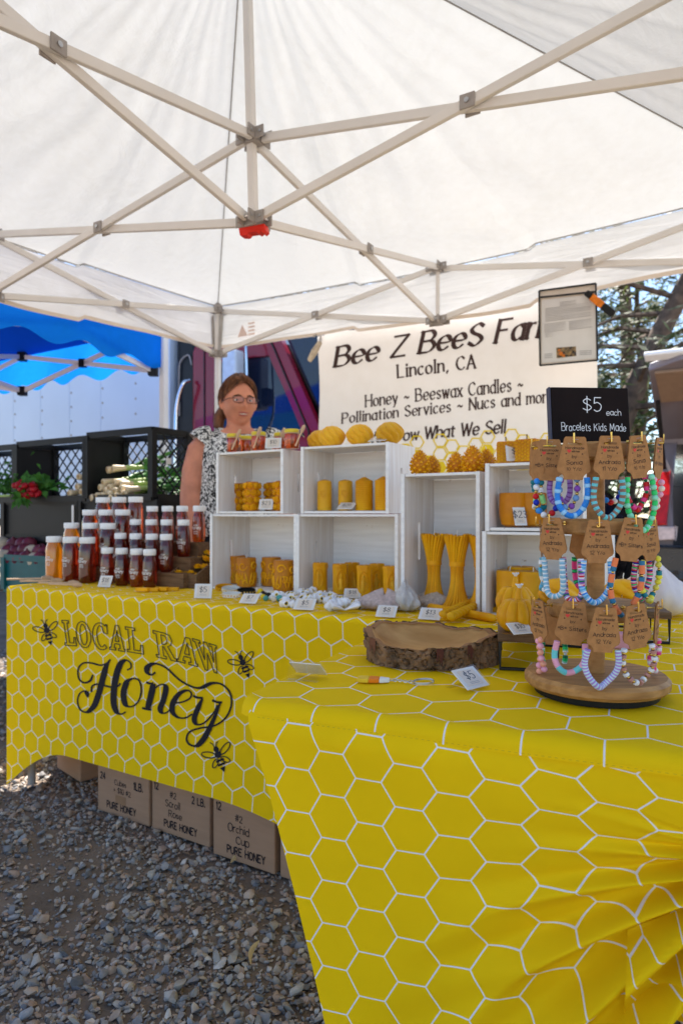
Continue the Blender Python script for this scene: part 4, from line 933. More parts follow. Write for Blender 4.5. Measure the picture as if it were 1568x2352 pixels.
# ------------------------------------------------------------ cardboard boxes under the long table
M['tape'] = pm('parcel tape', (.30, .17, .095), .35, .08, 20)
def carton(label, a, b, w, h, d, lines, rot=0, top=.0):
    t = thing('cardboard_box', label, 'box', L(a, b, .008), TH + rot, 'cardboard boxes under the long table')
    m = MB(); m.box(0, w, 0, d, 0, h); m.build('carton', 'card', t, bevel=.004)
    for x0, x1 in ((.002, w / 2 - .002), (w / 2 + .002, w - .002)): m = MB(); m.box(x0, x1, .001, d * .52, h + .0005, h + .0035, X=TR(0, 0, 0)); m.build('flap', 'card', t, bevel=.001)
    tp = MB(); tp.box(w / 2 - .024, w / 2 + .024, .02, d - .02, h + .0036, h + .0042); tp.build('tape', M['tape'], t); 
    if any(q[0] == 'Cubes' for q in lines): tp = MB(); tp.box(w * .36, w * .56, -.0006, .0, .042, h * .47); tp.build('tape', M['tape'], t)
    for s_, x, z, k, sty in lines:
        f = plane_fn((x, -.0012, z), (1, 0, 0), (0, 0, 1), (0, -1, 0), k)
        if sty == 'b': words(s_, f, 'printed_word', 'ink', t, sp=1.5, w=1.35, kx_=None) if 0 else words(s_, (lambda F: (lambda x_, y_, z_=0: F(x_ * .78, y_, z_)))(f), 'printed_word', 'ink', t, sp=1.7, w=1.35)
        else: words(s_, f, 'handwriting', 'ink', t, sp=1.1, w=.75, jit=.35)
    return t
BXB = -.245
carton('cardboard box marked 24 1LB. Pure Honey, left of the three lettered', -.47, BXB, .245, .152, .22,
       [('24', .016, .112, .0030, 'b'), ('1LB.', .176, .106, .0033, 'b'), ('PURE HONEY', .048, .022, .0030, 'b'), ('Cubes', .085, .104, .0024, 'h'), ('+ $10 #2', .080, .078, .0024, 'h')])
carton('cardboard box marked Scroll Rose, middle of the three lettered', -.212, BXB, .243, .170, .22,
       [('12', .012, .130, .0030, 'b'), ('2 LB.', .172, .118, .0030, 'b'), ('PURE HONEY', .055, .022, .0030, 'b'), ('#2', .080, .116, .0028, 'h'), ('Scroll', .060, .086, .0030, 'h'), ('Rose', .075, .056, .0030, 'h')])
carton('cardboard box marked Orchid Cup, right of the three lettered', .062, BXB - .02, .225, .172, .22,
       [('12', .014, .135, .0030, 'b'), ('PURE HONEY', .055, .020, .0030, 'b'), ('#2', .085, .116, .0028, 'h'), ('Orchid', .058, .084, .0032, 'h'), ('Cup', .088, .052, .0032, 'h')])
carton('plain cardboard box turned away, farthest left under the table', -.717, -.124, .20, .17, .21, [], R(76.6))
carton('plain cardboard box half hidden behind the near table cover', .305, BXB - .02, .24, .172, .22, [])

# ------------------------------------------------------------ white wooden crates standing on the long table
def onb(px, b, z): p = atb(px, HY, b); return L(p.x, b, z)
TZ = .74
def crate(label, a0, b, z, w, h, d, rot=0, slot=True):
    t = thing('wooden_crate', label, 'crate', L(a0, b, z), TH + rot, 'white wooden crates'); th = .009
    sl = [(d * .5 - .007 + .007 * math.cos(k) , h * .5 + sgn * h * .13 + .007 * math.sin(k)) for sgn, rng in ((1, range(0, 5)), (-1, range(4, 9))) for k in [q * PI / 4 for q in rng]]
    for x in (0, w - th):
        MB().prism([[(0, 0), (d, 0), (d, h), (0, h)], sl], x, x + th, YZ).build('end_panel', 'crate_in', t, bevel=.0012)
    for z0 in (0, h - th):
        for k in range(2): MB().box(th + .0008, w - th - .0008, .001 + k * (d - .002) / 2 + (.0006 if k else 0), .001 + (k + 1) * (d - .002) / 2 - .0006, z0 + .0008, z0 + th - .0008).build('board', 'crate_w', t, bevel=.001)
    n = 1
    for k in range(n): MB().box(th + .001, w - th - .001, d - .008, d - .001, th + k * (h - 2 * th) / n + .0006, th + (k + 1) * (h - 2 * th) / n - .0006).build('back_board', 'crate_w', t, bevel=.001)
    for x0 in (-.0012, w - th + .0002):                 # white painted front lip
        MB().box(x0, x0 + th + .0012, -.0022, .0002, .0, h).build('lip', 'crate_w', t)
    return t
b0 = loc(at(484, 1352)).y; ca0 = atb(484, HY, b0).x; ca1 = atb(682, HY, b0).x; ca2 = atb(915, HY, b0).x
crate('white crate holding scroll-carved pillar candles, bottom left', ca0, b0, TZ, ca1 - ca0 - .003, .262, .21)
crate('white crate holding relief figure candles, bottom middle', ca1, b0, TZ, ca2 - ca1 - .003, .262, .21)
zu = TZ + .262 + .001
ua0, ua1 = atb(498, HY, b0).x, atb(650, HY, b0).x; ub0, ub1 = atb(692, HY, b0 + .005).x, atb(890, HY, b0 + .005).x
crate('white crate holding rose-covered candles, top left under the honey jars', ua0, b0, zu, ua1 - ua0, .213, .19)
crate('white crate holding plain and beehive pillar candles, top middle', ub0, b0 + .005, zu, ub1 - ub0, .215, .19, R(1))
bt0 = b0 - .115; ta0, ta1 = atb(922, HY, bt0).x, atb(1102, HY, bt0).x
crate('tall white crate standing on end around the wheat sheaf candles', ta0, bt0, TZ, ta1 - ta0 - .002, .372, .20)
br0 = bt0 - .03; ra0 = atb(1108, HY, br0).x
crate('white crate holding three plain broad candles, bottom right', ra0, br0, TZ, .285, .218, .17)
crate('small white crate holding round cup candles, top right', ra0 + .008, br0, TZ + .219, .245, .170, .16)
ZL, ZU, ZT = TZ + .010, zu + .010, TZ + .373

# ------------------------------------------------------------ candle makers
def wick(par, z, l=.010, r=.0011, mat='wick', dx=.003):
    m = MB(); m.tube([(0, 0, z - .002), (0, 0, z + l * .5), (dx, 0, z + l)], [r, r, r * .9], 6); m.build('wick', mat, par, smooth=50)
def place(t, px, b, z, rz=0): t.location = onb(px, b, z); t.rotation_euler = (0, 0, TH + rz); return t
GC = 'beeswax candles on and in the crates'
rm = MB()                                                  # one rose: dome with spiral petals
rm.lathe([(.0005, .0066), (.002, .0066), (.004, .0060), (.006, .0055), (.008, .0046), (.0098, .0032), (.0112, .001), (.0108, -.002)], 22, None, 0,
         lambda r, g_, z: (r * (1 + .05 * math.sin(5 * g_ + r * 900)), g_, z + .0027 * math.sin(2 * PI * (r / .0046) - 2 * g_) * min(1, r / .003)))
ROSE = rm.mesh('rose', 'wax', 70)
def rose_candle():
    t = thing('rose_candle', '', 'candle', group=GC); h, r = .100, .025
    MB().lathe([(r - .002, 0), (r, .003), (r, h - .006), (r - .004, h), (0, h)], 24).build('body', 'waxd_recess', t, smooth=40)
    for j in range(4):
        for k in range(7):
            a = (k + .5 * (j % 2)) * 2 * PI / 7; X = TR(math.cos(a) * (r + .0005), math.sin(a) * (r + .0005), .013 + j * .0245) @ RZ(a) @ RY(R(90)) @ RZ(j * 2.1 + k)
            put('rose', ROSE, t, X)
    wick(t, h, .012); return t
def pillar(r, h, kind='plain', mat='wax', group=GC, name='pillar_candle'):
    t = thing(name, '', 'candle', group=group)
    if kind == 'plain': prof = [(r - .002, 0), (r, .002), (r, h - .003), (r - .002, h), (r * .5, h - .001), (0, h - .001)]; fn = None
    elif kind == 'flatdome': prof = [(r - .001, 0), (r, .002), (r, h - .010), (r - .002, h - .006), (r * .55, h - .002), (0, h)]; fn = None
    elif kind == 'hive':
        prof = [(r - .001, 0)]; n = 15
        for i in range(n): z = .001 + i * (h * .86) / n; st = h * .86 / n; prof += [(r - .0012, z), (r, z + st * .3), (r, z + st * .7), (r - .0012, z + st)]
        prof += [(r * .97, h * .885), (r * .62, h * .93), (r * .34, h * .975), (r * .14, h), (0, h)]; fn = None
    elif kind == 'cup': prof = [(r * .55, 0), (r * .85, .006), (r * .97, h * .28), (r, h * .40), (r * 1.01, h * .45), (r, h - .004), (r - .002, h), (r - .006, h - .001), (r - .008, h - .004), (0, h - .004)]; fn = None
    MB().lathe(prof, 36, None, 0, fn).build('body', mat, t, smooth=35)
    wick(t, h - .003, .014); return t
def heart_pillar():
    t = pillar(.0235, .102, 'flatdome', 'wax2'); m = MB(); r = .0240
    for s_ in (1, .6):
        P = [Vector((.011 * s_ * math.sin(q) ** 3, s_ * .0007 * (13 * math.cos(q) - 5 * math.cos(2 * q) - 2 * math.cos(3 * q) - math.cos(4 * q)), 0)) for q in [k * 2 * PI / 28 for k in range(28)]]
        m.tube([(r * math.sin(p.x / r), -r * math.cos(p.x / r), .055 + p.y * 1.35) for p in P], .0011, 5, closed=True)
    m.build('heart_relief', 'wax2', t, smooth=60); return t
def scroll_pillar():
    r, h = .0335, .100; t = pillar(r, h, 'plain', 'waxd_recess', name='scroll_candle'); m = MB()
    def onc(x, z): return ((r + .0006) * math.sin(x / r), -(r + .0006) * math.cos(x / r), z)
    for k in range(5):
        x0 = k * 2 * PI * r / 5; s_ = 1 if k % 2 else -1
        for cx, cz, R0, tw, ph in ((0, .072, .016, 1.5, 0), (.012 * s_, .036, .013, -1.4, 2.2), (-.011 * s_, .018, .009, 1.2, 4)):
            P = []; n = 20
            for i in range(n): q = i / (n - 1); a = ph + s_ * tw * 2 * PI * q * .8; rr = R0 * (1 - .82 * q); P.append(onc(x0 + cx + rr * math.cos(a), max(.004, min(h - .005, cz + rr * math.sin(a)))))
            m.tube(P, [.0032 * (.35 + .65 * math.sin(PI * min(1, .15 + i / n))) for i in range(n)], 6)
        for q in range(3):
            P = [onc(x0 + (q - 1) * .008 + (q - 1) * .010 * i / 5, .050 - .036 * i / 5 + .004 * math.sin(i)) for i in range(6)]; m.tube(P, [.0008, .0022, .003, .003, .0022, .0008], 6)
    m.build('scroll_relief', 'wax', t, smooth=70); return t
def figure_candle(v):
    r, h = .0235, .094; t = thing('figure_candle', '', 'candle', group=GC)
    def fn(R_, g_, z):
        dr = .0022 * max(0, math.sin(7 * g_ + v) + .25 * math.sin(13 * g_)) * (1 if z > h * (.78 + .12 * math.sin(3 * g_ + v)) else 0)
        return (R_ + (dr if R_ > .01 else 0), g_, z)
    prof = [(r - .001, 0), (r, .002)] + [(r, .006 + i * (h - .010) / 22) for i in range(23)] + [(r - .002, h), (r * .6, h - .003), (0, h - .003)]
    MB().lathe(prof, 48, None, 0, fn).build('body', 'wax', t, smooth=60); m = MB()
    def onc(x, z, k=0): return ((r + k) * math.sin(x / r), -(r + k) * math.cos(x / r), z)
    m.tube([onc(.013 * math.cos(q), .043 + .031 * math.sin(q), .0005) for q in [k * 2 * PI / 28 for k in range(28)]], .0022, 6, closed=True); m.build('oval_frame', 'wax', t, smooth=60)
    f = MB()
    if v == 0:
        f.tube([onc(0, .018, .001), onc(0, .068, .001)], .0022, 6); f.tube([onc(-.010, .056, .001), onc(.010, .056, .001)], .0020, 6); f.tube([onc(0, .03, .003), onc(0, .045, .003), onc(0, .058, .003)], [.0016, .0028, .002], 6)
    else:
        s_ = .003 * (v % 3 - 1)
        f.tube([onc(s_, .016, .001), onc(s_ * .5, .030, .0015), onc(s_ * .2, .044, .0015), onc(0, .052, .001)], [.006, .0055, .0062, .0028], 10); f.tube([onc(0, .053, .0012), onc(0, .058, .0015), onc(0, .064, .0012)], [.0026, .0040, .0024], 10)
        f.tube([onc(-.007, .034, .002), onc(0, .038, .004), onc(.006, .046, .002)], .0022, 6)
        if v in (3, 4): f.tube([onc(.0055 + .003 * math.cos(q), .040 + .0035 * math.sin(q), .003) for q in [k * PI / 4 for k in range(8)]], .0018, 5, closed=True)
    f.build('relief_figure', 'wax2', t, smooth=60); wick(t, h - .003, .011, dx=.005); return t
def wheat():
    t = thing('wheat_sheaf_candle', '', 'candle', group='wheat sheaf candles in the tall crate'); h = .195
    def rad(z): q = z / h; return .037 - .0205 * math.sin(PI * min(1, q * 1.02) ** .82) ** .9 - .004 * q
    m = MB(); m.lathe([(max(.006, rad(h * i / 20) - .004), h * i / 20 - (.004 if i == 20 else 0)) for i in range(21)], 24); m.build('core', 'waxd_recess', t, smooth=60)
    for k in range(22):
        P = []; rr = []
        for i in range(15): z = h * i / 14; a = k * 2 * PI / 22 + .75 * i / 14; q = rad(z); P.append((q * math.cos(a), q * math.sin(a), z + (.003 * math.sin(k * 5) if i == 14 else 0))); rr.append(.0047 * (.42 + q / .036 * .6))
        s_ = MB(); s_.tube(P, rr, 7); s_.build('stalk', 'wax', t, smooth=60)
    zb_ = h * .60; m = MB(); m.lathe([(rad(zb_) + .0005, zb_ - .007), (rad(zb_) + .0045, zb_ - .006), (rad(zb_) + .0045, zb_ + .006), (rad(zb_) + .0005, zb_ + .007)], 24); m.build('band', 'wax', t, smooth=50)
    wick(t, h - .004, .018); return t
def swirl_ball(r=.041, h=.066, lobes=9, tw=1.5, mat='wax2', name='swirl_candle'):
    t = thing(name, '', 'candle', group=GC)
    prof = [(max(.0005, r * math.sin(PI * (.10 + .86 * i / 24)) ** .62), h * i / 24) for i in range(25)]
    prof[-1] = (.002, h); prof[0] = (r * .5, 0)
    fn = lambda R_, g_, z: (R_ * (1 + .22 * abs(math.cos(lobes / 2 * (g_ + tw * z / h))) ** .8 - .13), g_, z)
    MB().lathe(prof, 108, None, 0, fn).build('body', mat, t, smooth=70); wick(t, h - .002, .014); return t
def cone():
    t = thing('pinecone_candle', '', 'candle', group=GC); h = .068
    def rad(q): return .027 * (math.sin(PI * min(1, .16 + q * .84)) ** .75)
    MB().lathe([(max(.001, rad(i / 12) * .8), h * i / 12 * .96) for i in range(13)], 18).build('core', 'waxd_recess', t, smooth=60)
    n = 74
    for k in range(n):
        q = (k + .5) / n; q = q ** .92; a = k * 2.399963; s_ = (.0105 * (1 - .55 * q))
        put('scale', SCALE, t, TR(rad(q) * .78 * math.cos(a), rad(q) * .78 * math.sin(a), h * q * .93) @ RZ(a) @ RY(R(18 - 62 * q)) @ SC(s_ / .01))
    wick(t, h * .93, .010); return t
sm = MB(); sm.add([(0, -.0028, -.002), (0, .0028, -.002), (.0095, .0048, .0005), (.0095, -.0048, .0005), (.0108, 0, .0042), (.0098, 0, -.0034), (0, 0, .003)],
                  [(0, 3, 5), (0, 5, 1), (1, 5, 2), (3, 4, 5), (5, 4, 2), (0, 6, 4, 3), (6, 1, 2, 4), (0, 1, 6)])
SCALE = sm.mesh('scale', 'wax', 50)
def cube_candle():
    t = thing('honeycomb_cube_candle', '', 'candle', group=GC); s_ = .027
    MB().box(-s_, s_, -s_, s_, 0, .056).build('body', 'waxd_recess', t, bevel=.003)
    n = 0
    for f_ in range(4):
        hxm = MB()
        for i in range(7):
            for j in range(7):
                x = -s_ + .0045 + i * .0075; z = .005 + j * .0084 + (.0042 if i % 2 else 0)
                if z > .052: continue
                hxm.lathe([(.0041, 0), (.0036, .0012), (.0024, .0002), (0, .0002)], 6, RZ(f_ * PI / 2) @ TR(x, -s_ - .0002, z) @ RX(R(90)))
        o_ = hxm.build('honeycomb_relief', 'wax', t); o_['kind'] = 'stuff'
    m = MB(); m.tube([(-.008, 0, .055), (-.008, 0, .070)], .0016, 6); m.build('wick', 'woodbrn', t); return t
def pumpkin():
    t = thing('pumpkin_candle', '', 'candle', group='pumpkin candles on the dark riser'); r, h = .0285, .044
    prof = [(r * .25, .003), (r * .6, .0)] + [(r * math.sin(PI * (.22 + .66 * i / 14)) ** .75, .001 + h * (i + .4) / 15) for i in range(1, 14)] + [(r * .30, h * .94), (r * .12, h * .88)]
    MB().lathe(prof, 90, None, 0, lambda R_, g_, z: (R_ * (.86 + .14 * abs(math.sin(5 * g_)) ** .55), g_, z)).build('body', 'wax', t, smooth=70)
    m = MB(); m.tube([(0, 0, h * .86), (0, 0, h + .004), (.001, 0, h + .012)], [.006, .0042, .0034], 10); m.build('stem', 'wax', t, smooth=50)
    m = MB(); rn = random.Random(2)
    for k in range(9): a = k * .7; m.tube([(.001, 0, h + .011), (.001 + .002 * math.cos(a), .002 * math.sin(a), h + .015), (.001 + .005 * math.cos(a), .005 * math.sin(a), h + .0165 + .001 * rn.random())], [.0013, .0013, .0007], 5)
    m.build('wick_tuft', 'white', t, smooth=60); return t
def spread(maker, spots, *args):
    """spots: (label, px, b, z, rot[, scale])"""
    t0 = maker(*args)
    for i, sp in enumerate(spots):
        lab, px, b, z, rz = sp[:5]; s_ = sp[5] if len(sp) > 5 else 1
        if i == 0: place(t0, px, b, z, rz); t0['label'] = lab; t0.scale = (s_,) * 3
        else: dup(t0, lab, onb(px, b, z), TH + rz, scale=s_)
    return t0
spread(rose_candle, [('rose-covered candle front left in the top left crate', 579, b0 + .05, ZU, .2), ('rose-covered candle half hidden at the back of its crate, far left', 549, b0 + .115, ZU, .9),
                     ('rose-covered candle right of the $23 sign', 648, b0 + .05, ZU, 1.4), ('rose-covered candle behind the $23 sign, second from right', 626, b0 + .12, ZU, 2.2)])
spread(heart_pillar, [('pale pillar candle with a heart relief, leftmost in its crate', 745, b0 + .07, ZU, R(22)), ('pale pillar candle with a heart relief, second in its crate', 793, b0 + .09, ZU, R(24), .99)])
spread(pillar, [('ribbed beehive pillar candle with pointed top, whole in view', 836, b0 + .06, ZU, 0), ('ribbed beehive pillar candle cut by the crate edge', 881, b0 + .06, ZU, .6)], .028, .105, 'hive')
spread(scroll_pillar, [('scroll-carved pillar candle beside the $25 sign, front left', 566, b0 + .055, ZL, .3), ('scroll-carved pillar candle behind, farthest left in its crate', 543, b0 + .13, ZL, 1.2),
                       ('scroll-carved pillar candle behind, right half of its crate', 623, b0 + .12, ZL, 2), ('scroll-carved pillar candle nearest the crate lip, right', 651, b0 + .015, ZL, 2.9)])
for v, (lab, px, b, rz) in enumerate([('relief candle with a crucifix in an oval frame', 735, b0 + .05, 22), ('relief candle with a standing robed figure, second from left', 781, b0 + .04, 38), ('relief candle in the back row, left of two', 808, b0 + .11, 45),
                                      ('relief candle with mother and child figure, front middle', 837, b0 + .03, 22), ('relief candle in the back row, right of two', 866, b0 + .11, 22), ('relief candle with nativity figure, rightmost in its crate', 897, b0 + .04, 40)]):
    t = figure_candle(v); place(t, px, b, ZL, R(rz)); t['label'] = lab
spread(wheat, [('wheat sheaf candle, left one in the tall crate', 996, bt0 + .06, ZL, 0), ('wheat sheaf candle, middle one in the tall crate', 1049, bt0 + .045, ZL, 1.3), ('wheat sheaf candle mostly hidden by the crate side', 1106, bt0 + .055, ZL, 2)])
spread(pillar, [('round cup candle beside the $23 sign', 1178, br0 + .055, TZ + .229, 0), ('round cup candle behind the $23 sign', 1222, br0 + .075, TZ + .229, 1)], .035, .086, 'cup', 'waxd_recess')
spread(pillar, [('broad plain pillar candle, front left in the bottom right crate', 1170, br0 + .05, ZL, 0), ('broad plain pillar candle, behind in the bottom right crate', 1196, br0 + .12, ZL, 1, 1.05), ('broad plain pillar candle at the right crate end', 1224, br0 + .05, ZL, 2)], .034, .108, 'plain', 'wax')
spread(swirl_ball, [('twisted ball candle front left on the top crate', 762, b0 + .05, zu + .216, 0), ('twisted ball candle half hidden, farthest left', 735, b0 + .12, zu + .216, .5), ('twisted ball candle, middle of the top crate row', 826, b0 + .06, zu + .216, 1), ('twisted ball candle, rightmost on the top crate', 895, b0 + .06, zu + .216, 2)])
spread(cone, [('pine cone candle, leftmost large one on the tall crate', 964, bt0 + .04, ZT, 0), ('small pine cone candle behind the leftmost', 992, bt0 + .12, ZT, 1, .86), ('pine cone candle behind, middle of the tall crate top', 1047, bt0 + .11, ZT, 2, .95),
              ('pine cone candle, biggest one front right', 1085, bt0 + .03, ZT, 3, 1.06), ('pine cone candle behind on the right', 1116, bt0 + .10, ZT, 4)])
spread(cube_candle, [('honeycomb cube candle left of the cards on the right crate', 1168, br0 + .06, TZ + .390, R(12)), ('honeycomb cube candle behind the dark bracelet card', 1216, br0 + .03, TZ + .390, R(-8))])

# ------------------------------------------------------------ honey jars
def honey_jar(kind, mat):
    t = thing('honey_jar', '', 'jar', group='honey jars in stepped rows')
    if kind == 'L':
        body = [(0, 0), (.027, 0), (.031, .004), (.0315, .06), (.031, .118), (.029, .134), (.0245, .146), (.0235, .156)]; lr, lz, lh, tr = .0295, .150, .023, .0318
    else:
        body = [(0, 0), (.019, 0), (.0225, .004), (.0245, .022), (.0252, .048), (.0245, .070), (.0225, .088)] + [(.0222 - .0010 * k + (.0007 if k % 2 else 0), .092 + k * .004) for k in range(5)] + [(.0175, .118)]; lr, lz, lh, tr = .0222, .115, .0215, .0255
    MB().lathe(body, 28).build('glass_body', mat, t, smooth=40)
    m = MB(); m.lathe([(lr - .001, lz), (lr, lz + .0015), (lr, lz + lh - .003), (lr - .0015, lz + lh), (0, lz + lh)], 32, None, 0, None); m.build('lid', 'lid', t, smooth=35)
    for i, (s_, z, k) in enumerate((('raw', .060, .0012), ('Honey', .048, .0017), ('pure', .038, .0009), ('local', .030, .0009))):
        if kind == 'L': z = z + .030
        w = natw(s_, 1.2) * k; q = MB()
        f = lambda x, y, zz=0: ((tr + zz) * math.sin((x * k - w / 2) / tr), -(tr + zz) * math.cos((x * k - w / 2) / tr), z + y * k)
        text(q, s_, f, sp=1.2, w=1.0); q.build('label_word', 'white', t)
    return t
HJ = {k: honey_jar(*k) for k in (('L', 'honey'), ('L', 'honey_sunlit'), ('L', 'honeym'), ('S', 'honey'), ('S', 'honeym'))}
used = set()
def jar(kind, mat, px, b, z, lab, rz):
    t0 = HJ[(kind, mat)]; p = onb(px, b, z)
    if (kind, mat) in used: dup(t0, lab, p, rz)
    else: used.add((kind, mat)); t0.location = p; t0.rotation_euler = (0, 0, rz); t0['label'] = lab
bL = loc(at(163, 1336)).y; bS = loc(at(300, 1348)).y + .01; ordn = ['first', 'second', 'third', 'fourth']
rown = ['front row', 'second row', 'third row', 'top row']
for r_, xs in enumerate(((125, 163, 201), (165, 208, 248), (207, 244, 282), (237, 274, 312))):
    for i, px in enumerate(xs):
        mat = 'honey_sunlit' if (r_ == 0 and i == 0) or (r_ == 1 and i == 0) else ('honeym' if i == 0 or (r_ == 3) else 'honey')
        if mat == 'honey_sunlit': lab = 'bright orange sunlit large honey jar at the left end of the ' + rown[r_]
        else: lab = 'large dark honey jar with white lid, %s, %s from left' % (rown[r_], ordn[i])
        jar('L', mat, px, bL + .078 * r_, TZ + .001 + .053 * r_, lab, R(-22))
for r_, xs in enumerate(((247, 280, 314, 344), (277, 312, 349, 382), (312, 348, 383, 422), (350, 385, 419, 457))):
    for i, px in enumerate(xs):
        mat = 'honeym' if (r_ == 3 or (r_ + i * 2) % 5 == 4) else 'honey'
        jar('S', mat, px, bS + .07 * r_, TZ + .001 + .052 * r_, 'small waisted honey jar with white lid, %s, %s from left' % (rown[r_], ordn[i]), R(-18))
for lab, b_, xs, dp, st in (('stepped dark riser under the large honey jars', bL, (145, 325), .078, .053), ('stepped dark riser under the small honey jars', bS, (262, 470), .07, .052)):
    t = thing('jar_riser', lab, 'riser', C0, TH)
    for k in (1, 2, 3):
        a0_ = atb(xs[0] + 38 * (k - 1), HY, b_ + dp * k).x - .02; a1_ = atb(xs[1] - 50 + 16 * k, HY, b_ + dp * k).x + .0
        MB().box(a0_, a1_, b_ + dp * k - dp * .46, b_ + dp * k + dp * .46, TZ + .002, TZ + st * k).build('step', 'woodbrn', t, bevel=.002)

# small jars with yellow lids and wooden dippers on the top left crate
M['ylid'] = pm('yellow lid', (.72, .55, .03), .35, .05); M['palewood'] = pm('pale wood', (.62, .42, .27), .6, .12, 14, stretch=(1, 1, .2)); M['twine'] = pm('twine', (.60, .47, .30), .9)
def gift_jar():
    t = thing('gift_jar', '', 'jar', group='small honey jars with dippers')
    MB().lathe([(0, 0), (.022, 0), (.0245, .003), (.0245, .046), (.022, .053)], 24).build('glass_body', 'honeym', t, smooth=40)
    MB().lathe([(.0225, .052), (.0245, .053), (.0245, .062), (.023, .064), (0, .064)], 28).build('lid', 'ylid', t, smooth=35)
    m = MB(); m.tube([(.0252 * math.cos(k * PI / 12), .0252 * math.sin(k * PI / 12), .050) for k in range(24)], .0014, 5, closed=True); m.tube(cat_rom([(.012, -.024, .05), (.020, -.030, .062), (.030, -.028, .058), (.026, -.026, .048), (.034, -.030, .036)], 4), .0011, 5); m.build('twine', 'twine', t, smooth=60)
    d = MB(); X = TR(.016, -.029, .034) @ RY(R(24))
    d.lathe([(.0022, -.030), (.0028, -.028), (.0026, .018)] + [q for k in range(6) for q in ((.0045 + .0022 * math.sin(PI * (k + .7) / 6.5), .020 + k * .0042), (.0045 + .0022 * math.sin(PI * (k + .7) / 6.5), .0226 + k * .0042), (.0034, .0230 + k * .0042), (.0034, .0240 + k * .0042))] + [(.003, .046), (0, .0462)], 12, X); d.build('dipper', 'palewood', t, smooth=35); return t
gj = gift_jar(); zj = zu + .214
for i, (px, b, lab, rz) in enumerate([(537, b0 + .03, 'small honey jar with yellow lid, leftmost on the top left crate', -.2), (564, b0 + .10, 'small honey jar in the back, behind the leaning dipper', .7), (594, b0 + .03, 'small honey jar with dipper crossing its front, left of $10 sign', -2 + 1.4), (645, b0 + .09, 'small honey jar in the back, behind the $10 sign', -.5), (670, b0 + .03, 'small honey jar with upright dipper, right of $10 sign', .35)]):
    if i == 0: gj.location = onb(px, b, zj); gj.rotation_euler = (0, 0, rz); gj['label'] = lab
    else: dup(gj, lab, onb(px, b, zj), rz)

# ------------------------------------------------------------ price signs in clear holders
M['signink'] = pm('grey ink', (.09, .08, .085), .7)
def price(label, p, txt, rz=0, tilt=38, w=.062, h=.042, front=True, base=True):
    w *= .88; h *= .88; t = thing('price_sign', label, 'sign', p, rz, 'price signs')
    X = TR(0, 0, .004) @ RX(R(90 - tilt)); hh = h
    MB().box(-w / 2, w / 2, 0, h, .0, .0012, X=X).build('card', 'paper', t)
    c = MB(); c.box(-w * .36, w * .36, h * .12, h * .88, .0016, .0020, X=X); c.build('cream_panel', 'cream', t)
    k = h * .052; wd_ = natw(txt, 1.3) * k
    m = MB(); text(m, txt, lambda x, y, z=0: X @ Vector((x * k - wd_ / 2, h * .42 + y * k, .0024 + z)), w=.9, wmin=.5, serif=.4); m.build('price', M['signink'], t)
    m = MB()
    for j in range(2): m.box(-w * .2, w * .2, h * (.20 + .07 * j), h * (.22 + .07 * j), .0021, .0024, X=X)
    m.build('small_print', 'greyink', t)
    g_ = MB(); g_.box(-w / 2 - .001, w / 2 + .001, -.001, h + .001, .0030, .0038, X=X); g_.box(-w / 2 - .001, w / 2 + .001, -.001, h + .001, -.0012, -.0004, X=X)
    tp = X @ Vector((0, h, -.001)); g_.add([(-w / 2, tp.y, tp.z), (w / 2, tp.y, tp.z), (w / 2, tp.y + .012, .001), (-w / 2, tp.y + .012, .001)], [(0, 1, 2, 3)])
    g_.add([(-w / 2, tp.y + .012, .001), (w / 2, tp.y + .012, .001), (w / 2, tp.y + .0, .001), (-w / 2, tp.y, .001)], [(0, 1, 2, 3)])
    g_.build('clear_holder', 'acryl', t); return t
tl = lambda s_: 'small clear-framed sign priced ' + s_
price(tl('$25 before the top row of large jars'), onb(247, bL + .078 * 3 - .045, TZ + .108 + .02), '$25', R(-10), 15, .055, .045)
price(tl('$18 leaning among the small jars'), onb(245, bS + .07 - .045, TZ + .055), '$18', R(-14), 12, .058, .050)
price('small clear-framed price sign standing by the dippers at the left end', at(158, 1334), '$25', R(-25), 45, .045, .034)
price(tl('$18 in front of the small jars'), at(239, 1351), '$18', R(-18), 25, .058, .048)
price(tl('$5 by the wristbands'), at(466, 1377), '$5', R(-6), 14, .062, .050)
price(tl('$23 before the rose candles'), onb(610, b0 + .012, ZU), '$23', R(-12), 20, .055, .042)
price('small clear-framed price sign lying before the pillar candles in the top crate', onb(790, b0 + .012, ZU), '$20', R(-30), 58, .064, .042)
price(tl('$25 before the scroll candles'), at(583, 1352), '$25', R(-8), 16, .054, .044)
price(tl('$10 between the yellow-lidded jars'), onb(627, b0 + .012, zj), '$10', R(-14), 12, .064, .040)
price('small clear-framed price sign lying flat before the twisted ball candles', onb(864, b0 + .018, zu + .216), '$15', R(-30), 66, .066, .045)
price(tl('$18 before the figure candles'), onb(808, b0 - .012, TZ + .001), '$18', R(-10), 42, .060, .040)
price(tl('$7 beside the bead keychains'), at(568, 1389), '$7', R(-22), 50, .062, .042)
price(tl('$5 below the bee scrunchies'), at(696, 1404), '$5', R(-18), 48, .066, .044)
price(tl('$8 before the mesh bags'), at(884, 1421), '$8', R(-20), 48, .058, .042)
price(tl('$13 before the taper candles'), at(984, 1427), '$13', R(-24), 50, .062, .042)
price(tl('$25 at the foot of the wheat sheaf candles'), at(1074, 1392), '$25', R(-34), 48, .054, .040)
price(tl('$23 leaning on the cup candle'), onb(1196, br0 + .012, TZ + .229), '$23', R(10), 20, .036, .054)
price('tall clear-framed price sign among the honeycomb cube candles', onb(1184, br0 + .025, TZ + .390), '$1', R(-4), 26, .052, .052)
price(tl('$10 before the pumpkins on the dark riser'), at(1203, 1462, .8025), '$10', R(22), 56, .046, .030)
